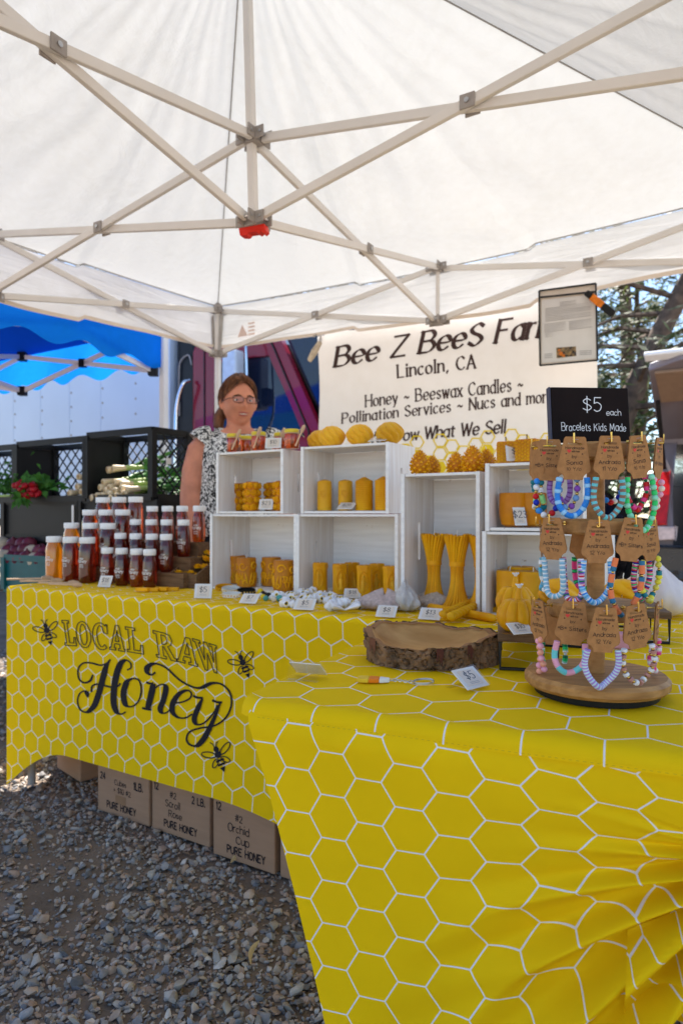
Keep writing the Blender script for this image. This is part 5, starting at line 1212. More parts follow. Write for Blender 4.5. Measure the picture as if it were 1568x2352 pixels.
price(tl('$5 alone on the near table, right of the keychain'), at(1098, 1586), '$5', R(40), 54, .056, .044)
price(tl('unreadable, turned away at the near table left corner'), at(716, 1553), '$8', R(158), 52, .060, .040)

# ------------------------------------------------------------ small goods on the long table
COLS = {}
def cmat(c, rough=.5, **kw):
    k = (tuple(c), rough)
    if k not in COLS: COLS[k] = pm('bead colour %d' % len(COLS), c, rough, .05, 30, **kw)
    return COLS[k]
GOLD = (.70, .45, .12)
# wooden bin of flower candles
tb = thing('wooden_bin', 'slanted brown wooden bin of yellow flower candles beside the jars', 'bin', at(456, 1353), R(-24))
tb.location = onb(452, b0 - .03, TZ); tw_, td_ = .125, .20
MB().box(-tw_, 0, 0, .008, .0, .050).build('front_board', 'woodbrn', tb, bevel=.0015)
for x in (-tw_, -.008): MB().prism([[(.009, 0), (td_, 0), (td_ + .02, .135), (.009, .052)]], x, x + .008, YZ).build('side_board', 'woodbrn', tb, bevel=.001)
MB().box(-tw_ + .009, -.009, .009, td_, .001, .008).build('floor_board', 'woodbrn', tb)
MB().box(-tw_ + .009, -.009, td_ - .006, td_ + .002, .009, .12).build('back_board', 'woodbrn', tb)
m = MB(); m.lathe([(.004, 0), (.016, .001), (.018, 0)], 16, TR(-tw_ / 2, -.0008, .030) @ RX(R(90)) @ SC(1, .42, 1)); m.build('hand_hole', 'waxd_recess', tb)
fm = MB()
for ring, n_, r_, z_, tlt in ((0, 8, .013, .002, 25), (1, 7, .009, .005, 45), (2, 5, .005, .008, 65)):
    for k in range(n_):
        X = RZ(k * 2 * PI / n_ + ring * .4) @ TR(r_ * .35, 0, z_) @ RY(R(-tlt)); fm.add([X @ Vector(p) for p in ((0, -.003, 0), (r_ * .7, -.0048, .001), (r_ * 1.25, 0, .002), (r_ * .7, .0048, .001), (0, .003, 0), (r_ * .6, 0, -.002))], [(0, 1, 5), (1, 2, 5), (2, 3, 5), (3, 4, 5), (0, 5, 4), (4, 3, 2, 1, 0)])
fm.lathe([(.010, 0), (.012, .004), (.004, .011), (0, .012)], 10); FLOW = fm.mesh('flower', 'wax', 60); rn = random.Random(4)
for i in range(15):
    o = put('flower_candle', FLOW); o.location = tb.matrix_basis @ Vector((-.022 - .027 * (i % 4) + rn.uniform(-.004, .004), .03 + .045 * (i // 4), .030 + .022 * (i // 4) + rn.uniform(0, .012))) if 0 else Vector(tb.location) + RZ(R(-24)) @ Vector((-.020 - .028 * (i % 4) + rn.uniform(-.004, .004), .032 + .045 * (i // 4), .034 + .024 * (i // 4) + rn.uniform(0, .012)))
    o.rotation_euler = (rn.uniform(-.5, .2), rn.uniform(-.4, .4), rn.uniform(0, 6)); o.scale = (1.15,) * 3; tag(o, 'yellow flower-shaped candle in the wooden bin, %s row, %s from right' % (['front', 'second', 'third', 'back'][i // 4], ordn[i % 4]), 'candle', 'flower candles in the wooden bin')
for i, px in enumerate((328, 350, 372, 396)):                                            # wax bars
    m = MB(); m.box(-.022, .022, -.011, .011, 0, .012); o = m.build('wax_bar', 'wax', bevel=.002); p = at(px, 1360 - i * .8); o.location = p + Vector((0, 0, .001 + (.0 if i % 2 else .002))); o.rotation_euler = (0, 0, R(-12 + 14 * (i % 2)))
    tag(o, 'small beeswax bar before the jars, %s from left' % ordn[i], 'wax bar', 'beeswax bars before the jars')
for i, (px, py, rz, s_) in enumerate(((95, 1341, .15, 1), (135, 1346, -.05, 1), (70, 1336, .3, 1.1), (150, 1350, -.25, .9))):   # dippers lying at the left end
    m = MB(); X = RY(R(90)); m.lathe([(0, -.075), (.003, -.075), (.0035, -.07), (.003, .035)] + [q for k in range(6) for q in ((.007 + .003 * math.sin(PI * (k + .6) / 6), .038 + k * .006), (.007 + .003 * math.sin(PI * (k + .6) / 6), .0415 + k * .006), (.005, .042 + k * .006), (.005, .0435 + k * .006))] + [(.004, .076), (0, .076)], 12, X)
    o = m.build('honey_dipper', 'palewood', smooth=35); o.location = at(px, py) + Vector((0, 0, .0115)); o.rotation_euler = (0, 0, rz); o.scale = (s_,) * 3
    tag(o, ['wooden honey dipper lying in the sun at the table end', 'wooden honey dipper in front of the orange jar', 'wooden honey dipper nearest the left table corner', 'short wooden honey dipper before the large jars'][i], 'honey dipper', 'honey dippers lying at the left end')
# wristbands
for i, (px, py, c, rx, rz, sz) in enumerate(((515, 1356, (.80, .40, .01), 62, .5, 1.1), (530, 1360, (.80, .78, .74), 64, .4, 1.05), (566, 1364, (.012, .012, .012), 74, -.3, 1.1), (532, 1373, (.80, .78, .76), 78, .1, 1.0))):
    m = MB(); n = 36; r = .028
    for s_ in (0,):
        m.lathe([(r, -.006), (r + .0012, -.006), (r + .0012, .006), (r, .006), (r, -.006)], n)
    t = thing('wristband', ['orange wristband leaning on its edge', 'white wristband beside the orange one', 'black wristband with gold print', 'white wristband lying in front'][i] , 'wristband', at(px, py) + Vector((0, 0, .010)), rz, 'rubber wristbands')
    o = m.build('band', cmat(c), t, smooth=40); o.rotation_euler = (R(90 - rx), 0, 0); o.scale = (sz, sz * .5, 1) 
    d = MB(); rr = random.Random(i)
    for k in range(9): a = -PI / 2 + (k - 4) * .33; d.lathe([(.0026, 0), (0, .0004)], 7, RZ(a) @ TR(r + .0014, 0, rr.uniform(-.002, .002)) @ RY(R(90)))
    q = d.build('print', cmat([(.5, .2, .01), (.75, .45, .02), GOLD, (.75, .35, .02)][i]), t); q.rotation_euler = o.rotation_euler; q.scale = o.scale
# bead keychains
rn = random.Random(11)
for i in range(17):
    px = 598 + (i % 9) * 6.2; py = 1366 + (i // 9) * 8 + (i % 3) * 2.5 + (i % 9) * .8; c = [(.75, .55, .02), (.012, .012, .012), (.70, .62, .50), (.10, .35, .33), (.80, .78, .74)][(i * 3) % 5 if i != 1 else 1]
    r = .0085 if i % 4 else .0105; m = MB(); m.lathe([(r * math.sin(PI * k / 10), -r * math.cos(PI * k / 10)) for k in range(11)], 16); o = m.build('loose_bead', cmat(c, .35), smooth=60); o.location = at(px, py) + Vector((0, 0, r))
    tag(o, 'round %s keychain bead right of the wristbands, %s line, number %s from left' % (['yellow', 'black', 'cream', 'teal', 'white'][(i * 3) % 5 if i != 1 else 1], 'front' if i > 8 else 'back', ['one', 'two', 'three', 'four', 'five', 'six', 'seven', 'eight', 'nine'][i % 9]), 'bead', 'keychain beads by the wristbands')
# bee print scrunchies and the white bow
def beecloth():
    m = bpy.data.materials.new('bee print cloth'); m.use_nodes = True; nt = m.node_tree; li = nt.links.new; b = nt.nodes['Principled BSDF']; b.inputs['Roughness'].default_value = .85
    tc = nd(nt, 'ShaderNodeTexCoord'); v = nd(nt, 'ShaderNodeTexVoronoi', Scale=60.0); li(tc.outputs['Object'], v.inputs[0]); r = nd(nt, 'ShaderNodeValToRGB'); li(v.outputs['Distance'], r.inputs[0]); r.color_ramp.interpolation = 'CONSTANT'
    e = r.color_ramp.elements; e[0].color = (.01, .01, .012, 1); e[1].position = .26; e[1].color = (.75, .52, .02, 1); e.new(.38).color = (.80, .80, .84, 1); li(r.outputs[0], b.inputs['Base Color']); return m
M['beecloth'] = beecloth(); M['softwhite'] = pm('white cotton', (.80, .80, .84), .9, .04, 30, bump=.3, bscale=120)
def scrunchie(mat, seed):
    m = MB(); rs = random.Random(seed); ph = [rs.uniform(0, 6) for _ in range(4)]; nu, nv = 72, 14; vs = []
    for i in range(nu):
        a = 2 * PI * i / nu; w = 1 + .30 * math.sin(11 * a + ph[0]) + .14 * math.sin(19 * a + ph[1])
        for j in range(nv): g_ = 2 * PI * j / nv; rr = .0125 * w * (1 + .1 * math.sin(3 * g_ + 5 * a + ph[2])); vs.append(((.026 + rr * math.cos(g_)) * math.cos(a), (.026 + rr * math.cos(g_)) * math.sin(a) * .8, .011 + rr * .8 * math.sin(g_) + .002 * math.sin(2 * a + ph[3])))
    m.add(vs, [(i * nv + j, ((i + 1) % nu) * nv + j, ((i + 1) % nu) * nv + (j + 1) % nv, i * nv + (j + 1) % nv) for i in range(nu) for j in range(nv)]); return m.mesh('scrunchie', mat, 80)
sm_ = [scrunchie('beecloth', 3), scrunchie('beecloth', 8), scrunchie('softwhite', 5)]
for i, (px, py, k, dz) in enumerate(((652, 1378, 0, 0), (684, 1380, 1, 0), (718, 1384, 0, 0), (745, 1382, 1, .004), (768, 1390, 0, 0), (672, 1393, 1, 0), (705, 1370, 0, .003), (812, 1398, 1, 0), (778, 1401, 2, .006))):
    o = put('scrunchie', sm_[k]); o.location = at(px, py) + Vector((0, 0, dz)); o.rotation_euler = (R(8 * (i % 3) - 8), R(6), i * 1.3)
    tag(o, 'plain white gathered scrunchie in front of the bee print ones' if k == 2 else 'bee print scrunchie in the heap, %s' % ['far left', 'left behind the $5 sign', 'centre front', 'centre', 'right behind the white one', 'front left', 'back middle', 'far right by the mesh bag'][i], 'scrunchie', 'scrunchies on the long table')
m = MB()
m.grid(lambda u, v: (Vector(((u - .5) * .07, (v - .5) * (.012 + .05 * abs(u - .5) * 2), .008 + .012 * abs(u - .5) * 2 * (1 + .5 * math.sin(v * 16)))), (u, v)), 24, 16, uvf='ret'); o = m.build('fabric_bow', 'softwhite', smooth=70); o.location = at(792, 1408) + Vector((0, 0, .002)); o.rotation_euler = (0, 0, .15); o.modifiers.new('thick', 'SOLIDIFY').thickness = .003
tag(o, 'white fabric bow lying at the front of the scrunchie heap', 'bow')
# mesh bags
def bag(label, px, py, w, d, h, mat, seed, rz):
    rs = random.Random(seed); ph = [rs.uniform(0, 6) for _ in range(6)]; m = MB(); nu, nv = 72, 26
    def f(u, v):
        a = 2 * PI * u; t = v; r = math.sin(PI * min(1, .02 + t * .96)) ** .55 if t < .5 else math.sin(PI * min(1, .02 + t * .96)) ** .8
        k = 1 + .10 * math.sin(5 * a + ph[0] + 4 * t) + .06 * math.sin(11 * a + ph[1] - 6 * t) + .03 * math.sin(23 * a + ph[2] + 9 * t)
        z = h * (t ** 1.3) * (1 + .18 * math.sin(2 * a + ph[3])) + .002
        return (w * r * k * math.cos(a) * (1 - .25 * t), d * r * k * math.sin(a) * (1 - .2 * t), z)
    m.grid(f, nu, nv); o = m.build('mesh_bag', mat, smooth=80); o.location = at(px, py); o.rotation_euler = (0, 0, rz); return tag(o, label, 'bag', 'packed mesh bags')
M['bubble'] = pm('bubble wrap', (.72, .70, .70), .35, .12, 60, bump=1.5, bscale=170, translucent=.25); M['netbag'] = pm('tan net', (.60, .50, .42), .7, .2, 160, bump=1.2, bscale=220, translucent=.2)
M['bubble2'] = pm('pale pink wrap', (.62, .50, .48), .5, .15, 120, bump=1.3, bscale=200, translucent=.2)
bag('pale pinkish net bag behind the $8 sign', 884, 1402, .075, .050, .050, 'bubble2', 1, R(-20)); bag('clear crumpled bubble wrap standing between the net bags', 930, 1404, .040, .055, .072, 'bubble', 2, R(25)); bag('tan net bag before the wheat sheaf candles', 990, 1398, .085, .045, .044, 'netbag', 3, R(-24))
# taper candles lying
for i, (p, q, tw) in enumerate((((986, 1404), (1140, 1432), 0), ((1000, 1396), (1150, 1414), 0), ((1016, 1432), (1122, 1384), 1), ((1034, 1437), (1134, 1392), 1))):
    P, Q = at(*p), at(*q); P.z = Q.z = TZ + .0115; 
    if tw: P.z = Q.z = TZ + .024; P.z = TZ + .020
    d = (Q - P); d = d.normalized() * max(.19, min(.26, d.length)); Q = P + d; m = MB(); n = 70
    X = Matrix.Translation(P) @ d.to_track_quat('Z', 'Y').to_matrix().to_4x4(); ln = d.length
    if tw: m.lathe([(.0098 if k else .006, ln * k / n) for k in range(n + 1)], 20, X, 0, lambda r, g_, z: (r * (1 + .20 * math.cos(2 * (g_ - z * 125))) , g_, z))
    else: m.lathe([(.009, 0), (.0105, .003), (.0102, ln - .02), (.008, ln - .004), (.003, ln), (0, ln)], 18, X)
    t = thing('taper_candle', ['smooth taper candle lying, nearer one', 'smooth taper candle lying, farther one', 'twisted taper candle lying across, left one', 'twisted taper candle lying across, right one nearest the riser'][i], 'candle', group='taper candles lying before the crates')
    m.build('body', 'wax', t, smooth=70); w = MB(); w.tube([Q - d * .01, Q + d.normalized() * .012], .0012, 5); w.build('wick', 'wick', t)

# ------------------------------------------------------------ dark risers with pumpkins and a swirl candle
def riser(label, p, w, d, rz, h=.062):
    t = thing('display_riser', label, 'riser', p, rz, 'dark wood risers'); th = .014
    MB().box(0, w, 0, d, h - th, h).build('top_board', 'woodbrn', t, bevel=.002)
    for y in (.004, d - .004):
        m = MB(); m.tube([(.004, y, h - th), (.004, y, .003), (w - .004, y, .003), (w - .004, y, h - th)], .0032, 6); m.build('wire_leg', 'blackm', t, smooth=30)
    return t
rp = at(1142, 1540); riser('dark wood riser on black wire legs under the pumpkin candles', rp, .100, .36, R(-13))
pk_ = pumpkin(); pk_.location = at(1190, 1449, .8025); pk_.scale = (1.3,) * 3; pk_['label'] = 'ribbed pumpkin candle in front on the dark riser'
dup(pk_, 'ribbed pumpkin candle behind on the dark riser', at(1182, 1412, .8025), .5, scale=1.35)
r2 = loc(onb(1240, -.36, TZ)); riser('second dark riser behind the stand post', onb(1242, -.42, TZ), .12, .22, R(-14), .07)
sw = swirl_ball(.040, .058, 5, 2.6, 'wax', 'beehive_swirl_candle'); sw.location = onb(1284, -.33, TZ + .0705); sw['label'] = 'big swirled candle behind the bracelet stand on the left'
riser('third dark riser right of the stand post', onb(1395, -.30, TZ), .12, .2, R(-14), .065); dup(sw, 'big swirled candle behind the bracelets right of the post', onb(1430, -.22, TZ + .0655), .8)
m = MB(); m.box(-.04, .04, -.015, .015, 0, .03); o = m.build('pink_packet', cmat((.70, .32, .38)), bevel=.003); o.location = onb(1400, -.36, TZ + .001); o.rotation_euler = (0, 0, R(-14)); tag(o, 'small pink packet beneath the right riser behind the stand', 'packet')
# pale sack at the right edge
M['sack'] = pm('pale pink cloth', (.78, .68, .66), .85, .04, 12, bump=.2, bscale=30)
o = bag('large pale pinkish cloth sack at the right edge of the back table', 1555, 1402, .11, .10, .125, 'sack', 9, .3); o.location = L(1.19, .17, .737)

# ------------------------------------------------------------ log slice bowl
lb = thing('log_bowl', 'shallow wooden bowl cut from a log with rough bark rim', 'bowl', at(987, 1516), R(-18))
RX_, RY_ = .119, .094
hn = lambda *k: (math.sin(k[0] * 127.1 + (k[1] if len(k) > 1 else 0) * 311.7) * 43758.5453) % 1
def vn(x, y):
    i, j = math.floor(x), math.floor(y); fx, fy = x - i, y - j; fx = fx * fx * (3 - 2 * fx); fy = fy * fy * (3 - 2 * fy)
    return (hn(i, j) * (1 - fx) + hn(i + 1, j) * fx) * (1 - fy) + (hn(i, j + 1) * (1 - fx) + hn(i + 1, j + 1) * fx) * fy
def outl(a): return 1 + .025 * math.sin(2 * a + .5) + .02 * math.sin(3 * a + 1) + .012 * math.sin(5 * a)
def rimz(a): return .053 + .004 * math.sin(2 * a + 2.6) - .013 * max(0, math.cos(a + PI / 2 - .25)) ** 1.5 + .004 * (vn(a * 5 / PI * 4 + 40, 3) - .5) * 2
NA, NZ = 300, 26
def bark(u, v):
    a = 2 * PI * u; k = outl(a); ca = math.floor(u * 46) ; x = u * 46
    wob = x + .35 * math.sin(v * 9 + ca * 3.1) + .25 * (vn(x * 1.5, v * 6) - .5)
    fr = abs((wob % 1) - .5) * 2; crack = -.0065 * max(0, (fr - .72) / .28) ** 1.2
    vv = v * 5 + hn(math.floor(wob), 7) * 5; f2 = abs((vv % 1) - .5) * 2; crack -= .0016 * max(0, (f2 - .86) / .14)
    plate = .0045 * hn(math.floor(wob), math.floor(vv)) + .0045 * (vn(u * 210, v * 4.5) - .5)
    rz_ = rimz(a) - (.010 * max(0, hn(math.floor(wob), 3) - .62) / .38 if v > .9 else 0)
    r = k * (1 - .05 * (1 - v) - .0 * v); off = plate + crack
    return ((RX_ * r + off) * math.cos(a), (RY_ * r + off) * math.sin(a), .001 + (rz_ - .001) * v), (u, v)
MB().grid(bark, NA, NZ, uvf='ret').build('bark_ring', 'bark', lb, smooth=55)
MB().grid(lambda u, v: (((RX_ * outl(2 * PI * u) - .004 + .003 * (1 - v)) * (1 - .0 * v) * math.cos(2 * PI * u) * (1 - .08 * v), (RY_ * outl(2 * PI * u) - .004 + .003 * (1 - v)) * math.sin(2 * PI * u) * (1 - .08 * v), rimz(2 * PI * u) - .003 * abs(v - .3) - .001), (u, v)), 160, 4, uvf='ret').build('rim', cmat((.30, .14, .055), .7), lb, smooth=60)
def inn(u, v):
    a = 2 * PI * u; k = outl(a) * (.915 - .915 * v); q = 1 - v
    return ((RX_ * k) * math.cos(a), (RY_ * k) * math.sin(a), .014 + (rimz(a) - .017) * q ** 5)
MB().grid(inn, 96, 14).build('hollow', 'bowl', lb, smooth=70)
for a, w in ((-2.32, .07), (-1.28, .05), (-.82, .05)):                                      # bare patches where bark broke off
    m = MB(); m.grid(lambda u, v: ((RX_ * outl(a) + .0035) * math.cos(a + w * (u - .5) * 2), (RY_ * outl(a) + .0035) * math.sin(a + w * (u - .5) * 2), rimz(a) - .020 + (.007 * math.sin(u * 9 + a) + .005 * math.sin(u * 23)) * (1 - v) + .019 * v), 8, 6); m.build('bare_patch', cmat([(.10, .03, .018), (.16, .06, .03)][int(a * 100) % 2], .8), lb, smooth=60)
stk = thing('bee_sticker', 'small white bee sticker with yellow face inside the log bowl', 'sticker', at(1024, 1480, .770), R(-10)); stk.location = Vector(lb.location) + Vector((.035, -.045, .019)); 
stk.rotation_euler = (R(18), 0, R(-6))
m = MB()
for cx, cy, rx, ry in ((0, 0, .011, .007), (-.013, .002, .008, .004), (.013, .001, .007, .004), (-.006, .006, .004, .003), (.006, .006, .004, .003)): m.lathe([(1, 0), (1, .0006), (0, .0006)], 16, TR(cx, cy, .0002 * abs(cx) * 1000 * .01) @ SC(rx, ry, 1))
m.build('backing', 'white', stk); m = MB(); m.lathe([(1, 0), (1, .0003), (0, .0003)], 18, TR(0, 0, .0010) @ SC(.0075, .005, 1)); m.build('face', cmat((.60, .60, .02)), stk)
m = MB(); m.lathe([(.0009, 0), (0, .0002)], 8, TR(-.0025, .001, .0014)); m.lathe([(.0009, 0), (0, .0002)], 8, TR(.0025, .001, .0014)); m.build('eyes', 'ink', stk)

# ------------------------------------------------------------ candy corn keychain
kc = thing('candy_keychain', 'candy corn shaped keychain with steel ring on the near table', 'keychain', at(862, 1567), R(-8))
for x0, x1, w0, w1, c in ((-.028, -.010, .0115, .0125, (.85, .55, .03)), (-.0098, .006, .0125, .0095, (.85, .22, .01)), (.0062, .022, .0093, .003, (.80, .80, .80))):
    m = MB(); pts = [(x0, -w0), (x1, -w1), (x1, w1), (x0, w0)]
    if x0 < -.02: pts = [(x0 + .003, -w0), (x1, -w1), (x1, w1), (x0 + .003, w0), (x0, .007), (x0 + .001, 0), (x0, -.007)]
    m.prism([pts], .001, .0075); m.build('colour_band', cmat(c, .35), kc, bevel=.0015)
for k in range(9):
    m = MB(); X = TR(.026 + k * .0040, .003 * math.sin(k * .8), .0035) @ (RX(R(90)) if k % 2 else Matrix()) @ SC(1, .7, 1)
    r = .0038 if k == 0 else .0027; m.tube([X @ Vector((r * math.cos(q * PI / 6), r * math.sin(q * PI / 6), 0)) for q in range(12)], .0006, 5, closed=True); m.build('chain_link', 'steel', kc, smooth=60)
for dz in (0, .0016): m = MB(); m.tube([(.074 + .0155 * math.cos(q * PI / 18), .001 + .0155 * math.sin(q * PI / 18), .0028 + dz + .001 * math.cos(q * PI / 18)) for q in range(36)], .0009, 6, closed=True); m.build('split_ring', 'steel', kc, smooth=60)

# ------------------------------------------------------------ bracelet stand
SP = at(1367, 1592); SX, SY = SP.x, SP.y
bs = thing('bracelet_stand', 'tiered round wooden rotating stand with brass hooks for bracelets', 'stand', SP - Vector((0, 0, .0)), 0)
def disc(r, z0, z1, mat='wood', name='tier', ch=.003): MB().lathe([(r - ch, z0), (r, z0 + ch), (r, z1 - ch), (r - ch, z1), (0, z1)], 64).build(name, mat, bs, smooth=35)
disc(.086, .001, .012, 'black', 'turntable', .001); disc(.1, .012, .031, 'wood', 'base', .005)
disc(.068, .112, .134); disc(.060, .232, .254); disc(.052, .338, .362)
MB().lathe([(.0125, .0312), (.0125, .1118)], 24).build('post', 'wood', bs, smooth=40); MB().lathe([(.0125, .1342), (.0125, .2318)], 24).build('post', 'wood', bs, smooth=40); MB().lathe([(.0125, .2542), (.0125, .3378)], 24).build('post', 'wood', bs, smooth=40)
TIER = {0: (.350, .052), 1: (.243, .060), 2: (.123, .068)}
def hookto(p, tier):
    """brass L hook from the tier's rim out to point p, tip turned up"""
    z, r = TIER[tier]; q = Vector(p) - Vector(bs.location); a = Vector((q.x, q.y, 0)); d = a.normalized() if a.length > .02 else Vector((0, -1, 0))
    s_ = d * (r - .006) + Vector((0, 0, q.z if abs(q.z - z) < .014 else z)); e = q + d * .004
    m = MB(); m.tube([s_, Vector((e.x, e.y, q.z)), Vector((e.x, e.y, q.z)) + Vector((0, 0, .0125))], .00115, 8); m.tube([s_ + d * .004, s_ + d * .0075], [.003, .0026], 10); m.build('hook', 'brass', bs, smooth=50)
for k in range(7):
    for tr_, off in ((1, .4), (2, .8)):
        a = k * 2 * PI / 7 + off
        if math.sin(a) > .2: z, r = TIER[tr_]; hookto(Vector(bs.location) + Vector((math.cos(a) * (r + .022), math.sin(a) * (r + .022), z)), tr_)
cs_ = thing('chalkboard_sign', 'black sign hand-lettered $5 each Bracelets Kids Made atop the stand', 'sign', SP + Vector((.004, .030, .368)), R(4))
Xb = RX(R(-6))
MB().box(-.060, .060, -.004, .006, 0, .084, X=Xb).build('board', 'board', cs_, bevel=.002)
MB().box(-.0625, -.0603, -.003, .008, 0, .084, X=Xb).build('page_edges', cmat((.06, .06, .09)), cs_)
def chalk(s_, x, z, k, wd_=None, w=.55, jit=.3): m = MB(); f = lambda a, b, c=0: Xb @ Vector((x + a * k, -.0046 - c, z + b * k)); words(s_, f, 'chalk_word', 'white', cs_, wide=wd_, w=w, jit=jit, sp=1.2, zs=1e-6)
chalk('$5', -.012, .047, .0030, w=.42, jit=0); chalk('each', .024, .041, .00125, w=.6); chalk('Bracelets Kids Made', -.046, .017, .00165, wd_=60, w=.5)

# kraft cards with bracelets
CO = [(-.0125, 0), (.0125, 0), (.0142, -.002), (.0222, -.042), (.0222, -.0455), (.0205, -.0485), (.0165, -.0505), (.0135, -.0540), (.0125, -.0590), (-.0125, -.0590), (-.0135, -.0540), (-.0165, -.0505), (-.0205, -.0485), (-.0222, -.0455), (-.0222, -.042), (-.0142, -.002)]
SLOT = [(-.0085, -.0085), (-.0035, -.0085), (-.0015, -.0065), (.0015, -.0065), (.0035, -.0085), (.0085, -.0085), (.0098, -.0100), (.0085, -.0118), (-.0085, -.0118), (-.0098, -.0100)]
cm = MB(); cm.prism([CO, SLOT], -.0003, .0003, RX(R(90))); CARD = cm.mesh('card', 'kraft')
cb = MB(); cb.prism([CO, SLOT], -.0003, .0003, RX(R(90)) @ TR(0, 0, -.0016) @ SC(.99, .97, 1)); CARDB = cb.mesh('card_back', 'kraft')
def cardtext(lines):
    m = MB(); text(m, 'with love', lambda a, b, c=0: Vector((-.0035 + a * .00030, -.0006 - c, -.0212 + b * .00034)), sp=1.0, w=1.0, zs=1e-6)
    for s_, y, wd_, h, w, jit in lines:
        k = h / 7; n = natw(s_, 1.2); kx = min(1.25, wd_ / (n * k)); f = lambda a, b, c=0: Vector((a * k - n * kx * k / 2, -.0006 - c, y + b * k)); text(m, s_, f, sp=1.2, kx=kx, w=w, jit=jit, zs=1e-6)
    return m.mesh('lettering', 'ink')
hm = MB(); hp_ = [(.0028 * math.sin(q) ** 3 - .0072, .00018 * (13 * math.cos(q) - 5 * math.cos(2 * q) - 2 * math.cos(3 * q) - math.cos(4 * q)) - .0196) for q in [k * 2 * PI / 20 for k in range(20)]]
hm.prism([hp_], 0, .0002, RX(R(90)) @ TR(0, 0, .0004)); HEART = hm.mesh('heart', cmat((.62, .05, .04)))
stp = MB(); stp.tube([(-.004, -.0006, -.0040), (.0045, -.0006, -.0036)], .00028, 5); STAP = stp.mesh('staple', 'steel')
hl = MB()
for x in (-.011, .0105): hl.lathe([(.0009, 0), (0, .0001)], 8, TR(x, -.0004, -.0235) @ RX(R(90)))
HOLES = hl.mesh('punch_marks', 'ink'); BASE = [('Handmade', -.0170, .026, .0034, .85, 0), ('by', -.0292, .006, .0040, .85, .3)]
TXT = {k: cardtext([(a, b + (0 if a != 'with love' else 0), c, d, e, f) for a, b, c, d, e, f in BASE] + ex) for k, ex in {
    'andrada12': [('Andrada', -.0380, .032, .0052, .85, .4), ('12 Y/o', -.0470, .020, .0048, .85, .4)], 'andrada11': [('Andrada', -.0380, .033, .0052, .85, .4), ('11 Y/o', -.0470, .020, .0048, .85, .4)],
    'sonia': [('Sonia', -.0380, .026, .0056, .85, .4), ('10 Y/o', -.0462, .020, .0042, .85, .4)], 'bs': [('=B= Sisters', -.0395, .037, .0056, .85, .4)]}.items()}
BM = {}
def bead(kind, c):
    k = (kind, tuple(c))
    if k not in BM:
        m = MB(); mt = 'brass' if tuple(c) == GOLD else cmat(c, .4)
        if kind == 'd': m.lathe([(.0008, -.00095), (.0038, -.00095), (.0041, -.0006), (.0041, .0006), (.0038, .00095), (.0008, .00095)], 12); L_ = .0020
        elif kind == 'r': m.lathe([(.0045 * math.sin(PI * q / 8) + .0001, -.0045 * math.cos(PI * q / 8)) for q in range(9)], 12); L_ = .0088
        elif kind == 'g': m.lathe([(.0024 * math.sin(PI * q / 6) + .0001, -.0024 * math.cos(PI * q / 6)) for q in range(7)], 10); L_ = .0044
        elif kind == 't': m.lathe([(.0010, -.0030), (.0040, -.0030), (.0040, .0030), (.0010, .0030)], 12); L_ = .0058
        elif kind == 'h': m.lathe([(.0026, -.0032), (.0044, -.0024), (.0049, 0), (.0044, .0024), (.0026, .0032)], 8); L_ = .0058
        BM[k] = (m.mesh('bead', mt, 45), L_)
    return BM[k]
def bracelet(par, pat, w, h, y, x0=0, z0=-.056, skew=0, pt=0):
    """beads threaded round a hanging loop"""
    P = []
    for i in range(241):
        a = PI * (1 - i / 240); s_ = math.sin(a); x = w / 2 * math.cos(a) * (1 + .55 * s_ * (1 - .5 * s_)) * (1 - pt * s_ ** 3); P.append(Vector((x0 + x * .86 + skew * s_, y + .003 * math.sin(i * .05), z0 - h * s_ ** (.75 + .4 * pt))))
    acc = [0]
    for p, q in zip(P, P[1:]): acc.append(acc[-1] + (q - p).length)
    t = 0; i = 0; k = 0
    while True:
        kind, c = pat[k % len(pat)]; me, L_ = bead(kind, c); m_ = t + L_ / 2
        if m_ > acc[-1]: break
        while acc[i + 1] < m_: i += 1
        f = (m_ - acc[i]) / max(1e-9, acc[i + 1] - acc[i]); p = P[i].lerp(P[i + 1], f); d = (P[i + 1] - P[i]).normalized()
        put('bead', me, par, Matrix.Translation(p) @ d.to_track_quat('Z', 'Y').to_matrix().to_4x4()); t += L_ + .00008; k += 1
def D(*cs): return [('d', c) for c in cs]
AQ, LBL, BLU, DBL, WH, PK, HP, LAV, PUR, GRN, MINT, DG, TEAL, RED, YEL, ORG, BRN, CRM, PEA = (.16, .60, .66), (.30, .58, .85), (.03, .25, .75), (.01, .03, .42), (.80, .80, .82), (.80, .38, .52), (.80, .06, .26), (.42, .26, .66), (.24, .07, .40), (.03, .62, .16), (.28, .74, .52), (.01, .20, .09), (.01, .19, .24), (.58, .015, .02), (.78, .70, .06), (.80, .20, .07), (.30, .17, .12), (.80, .72, .58), (.80, .36, .25)
def card(label, px, py, d, tier, txt, pat, w=.026, h=.036, yaw=0, roll=0, n=2, pt=0, skew=0, hook=True, extra=None):
    p = atd(px, py, d); t = thing('bracelet_card', label, 'bracelet', p, R(yaw), 'bracelets on kraft cards'); t.rotation_euler = (R(3), R(roll), R(yaw))
    put('card', CARD, t); put('card_back', CARDB, t)
    if txt: put('lettering', TXT[txt], t); put('heart', HEART, t); put('staple', STAP, t); put('punch_marks', HOLES, t)
    w, h = w * 1.16, h * (1.32 if tier == 0 else 1.1 if tier == 1 else .95)
    if pat: bracelet(t, pat, w, h, .0012, pt=pt, skew=skew)
    if extra: bracelet(t, extra[0], extra[1] * 1.1, extra[2] * 1.2, .010, x0=extra[3])
    if hook: c_ = Matrix.Rotation(R(yaw), 4, 'Z') @ Matrix.Rotation(R(roll), 4, 'Y') @ Vector((0, -.001, -.0078)); hookto(p + c_, tier)
    return t
fan = lambda px: -(px - 1367) / 155 * -52
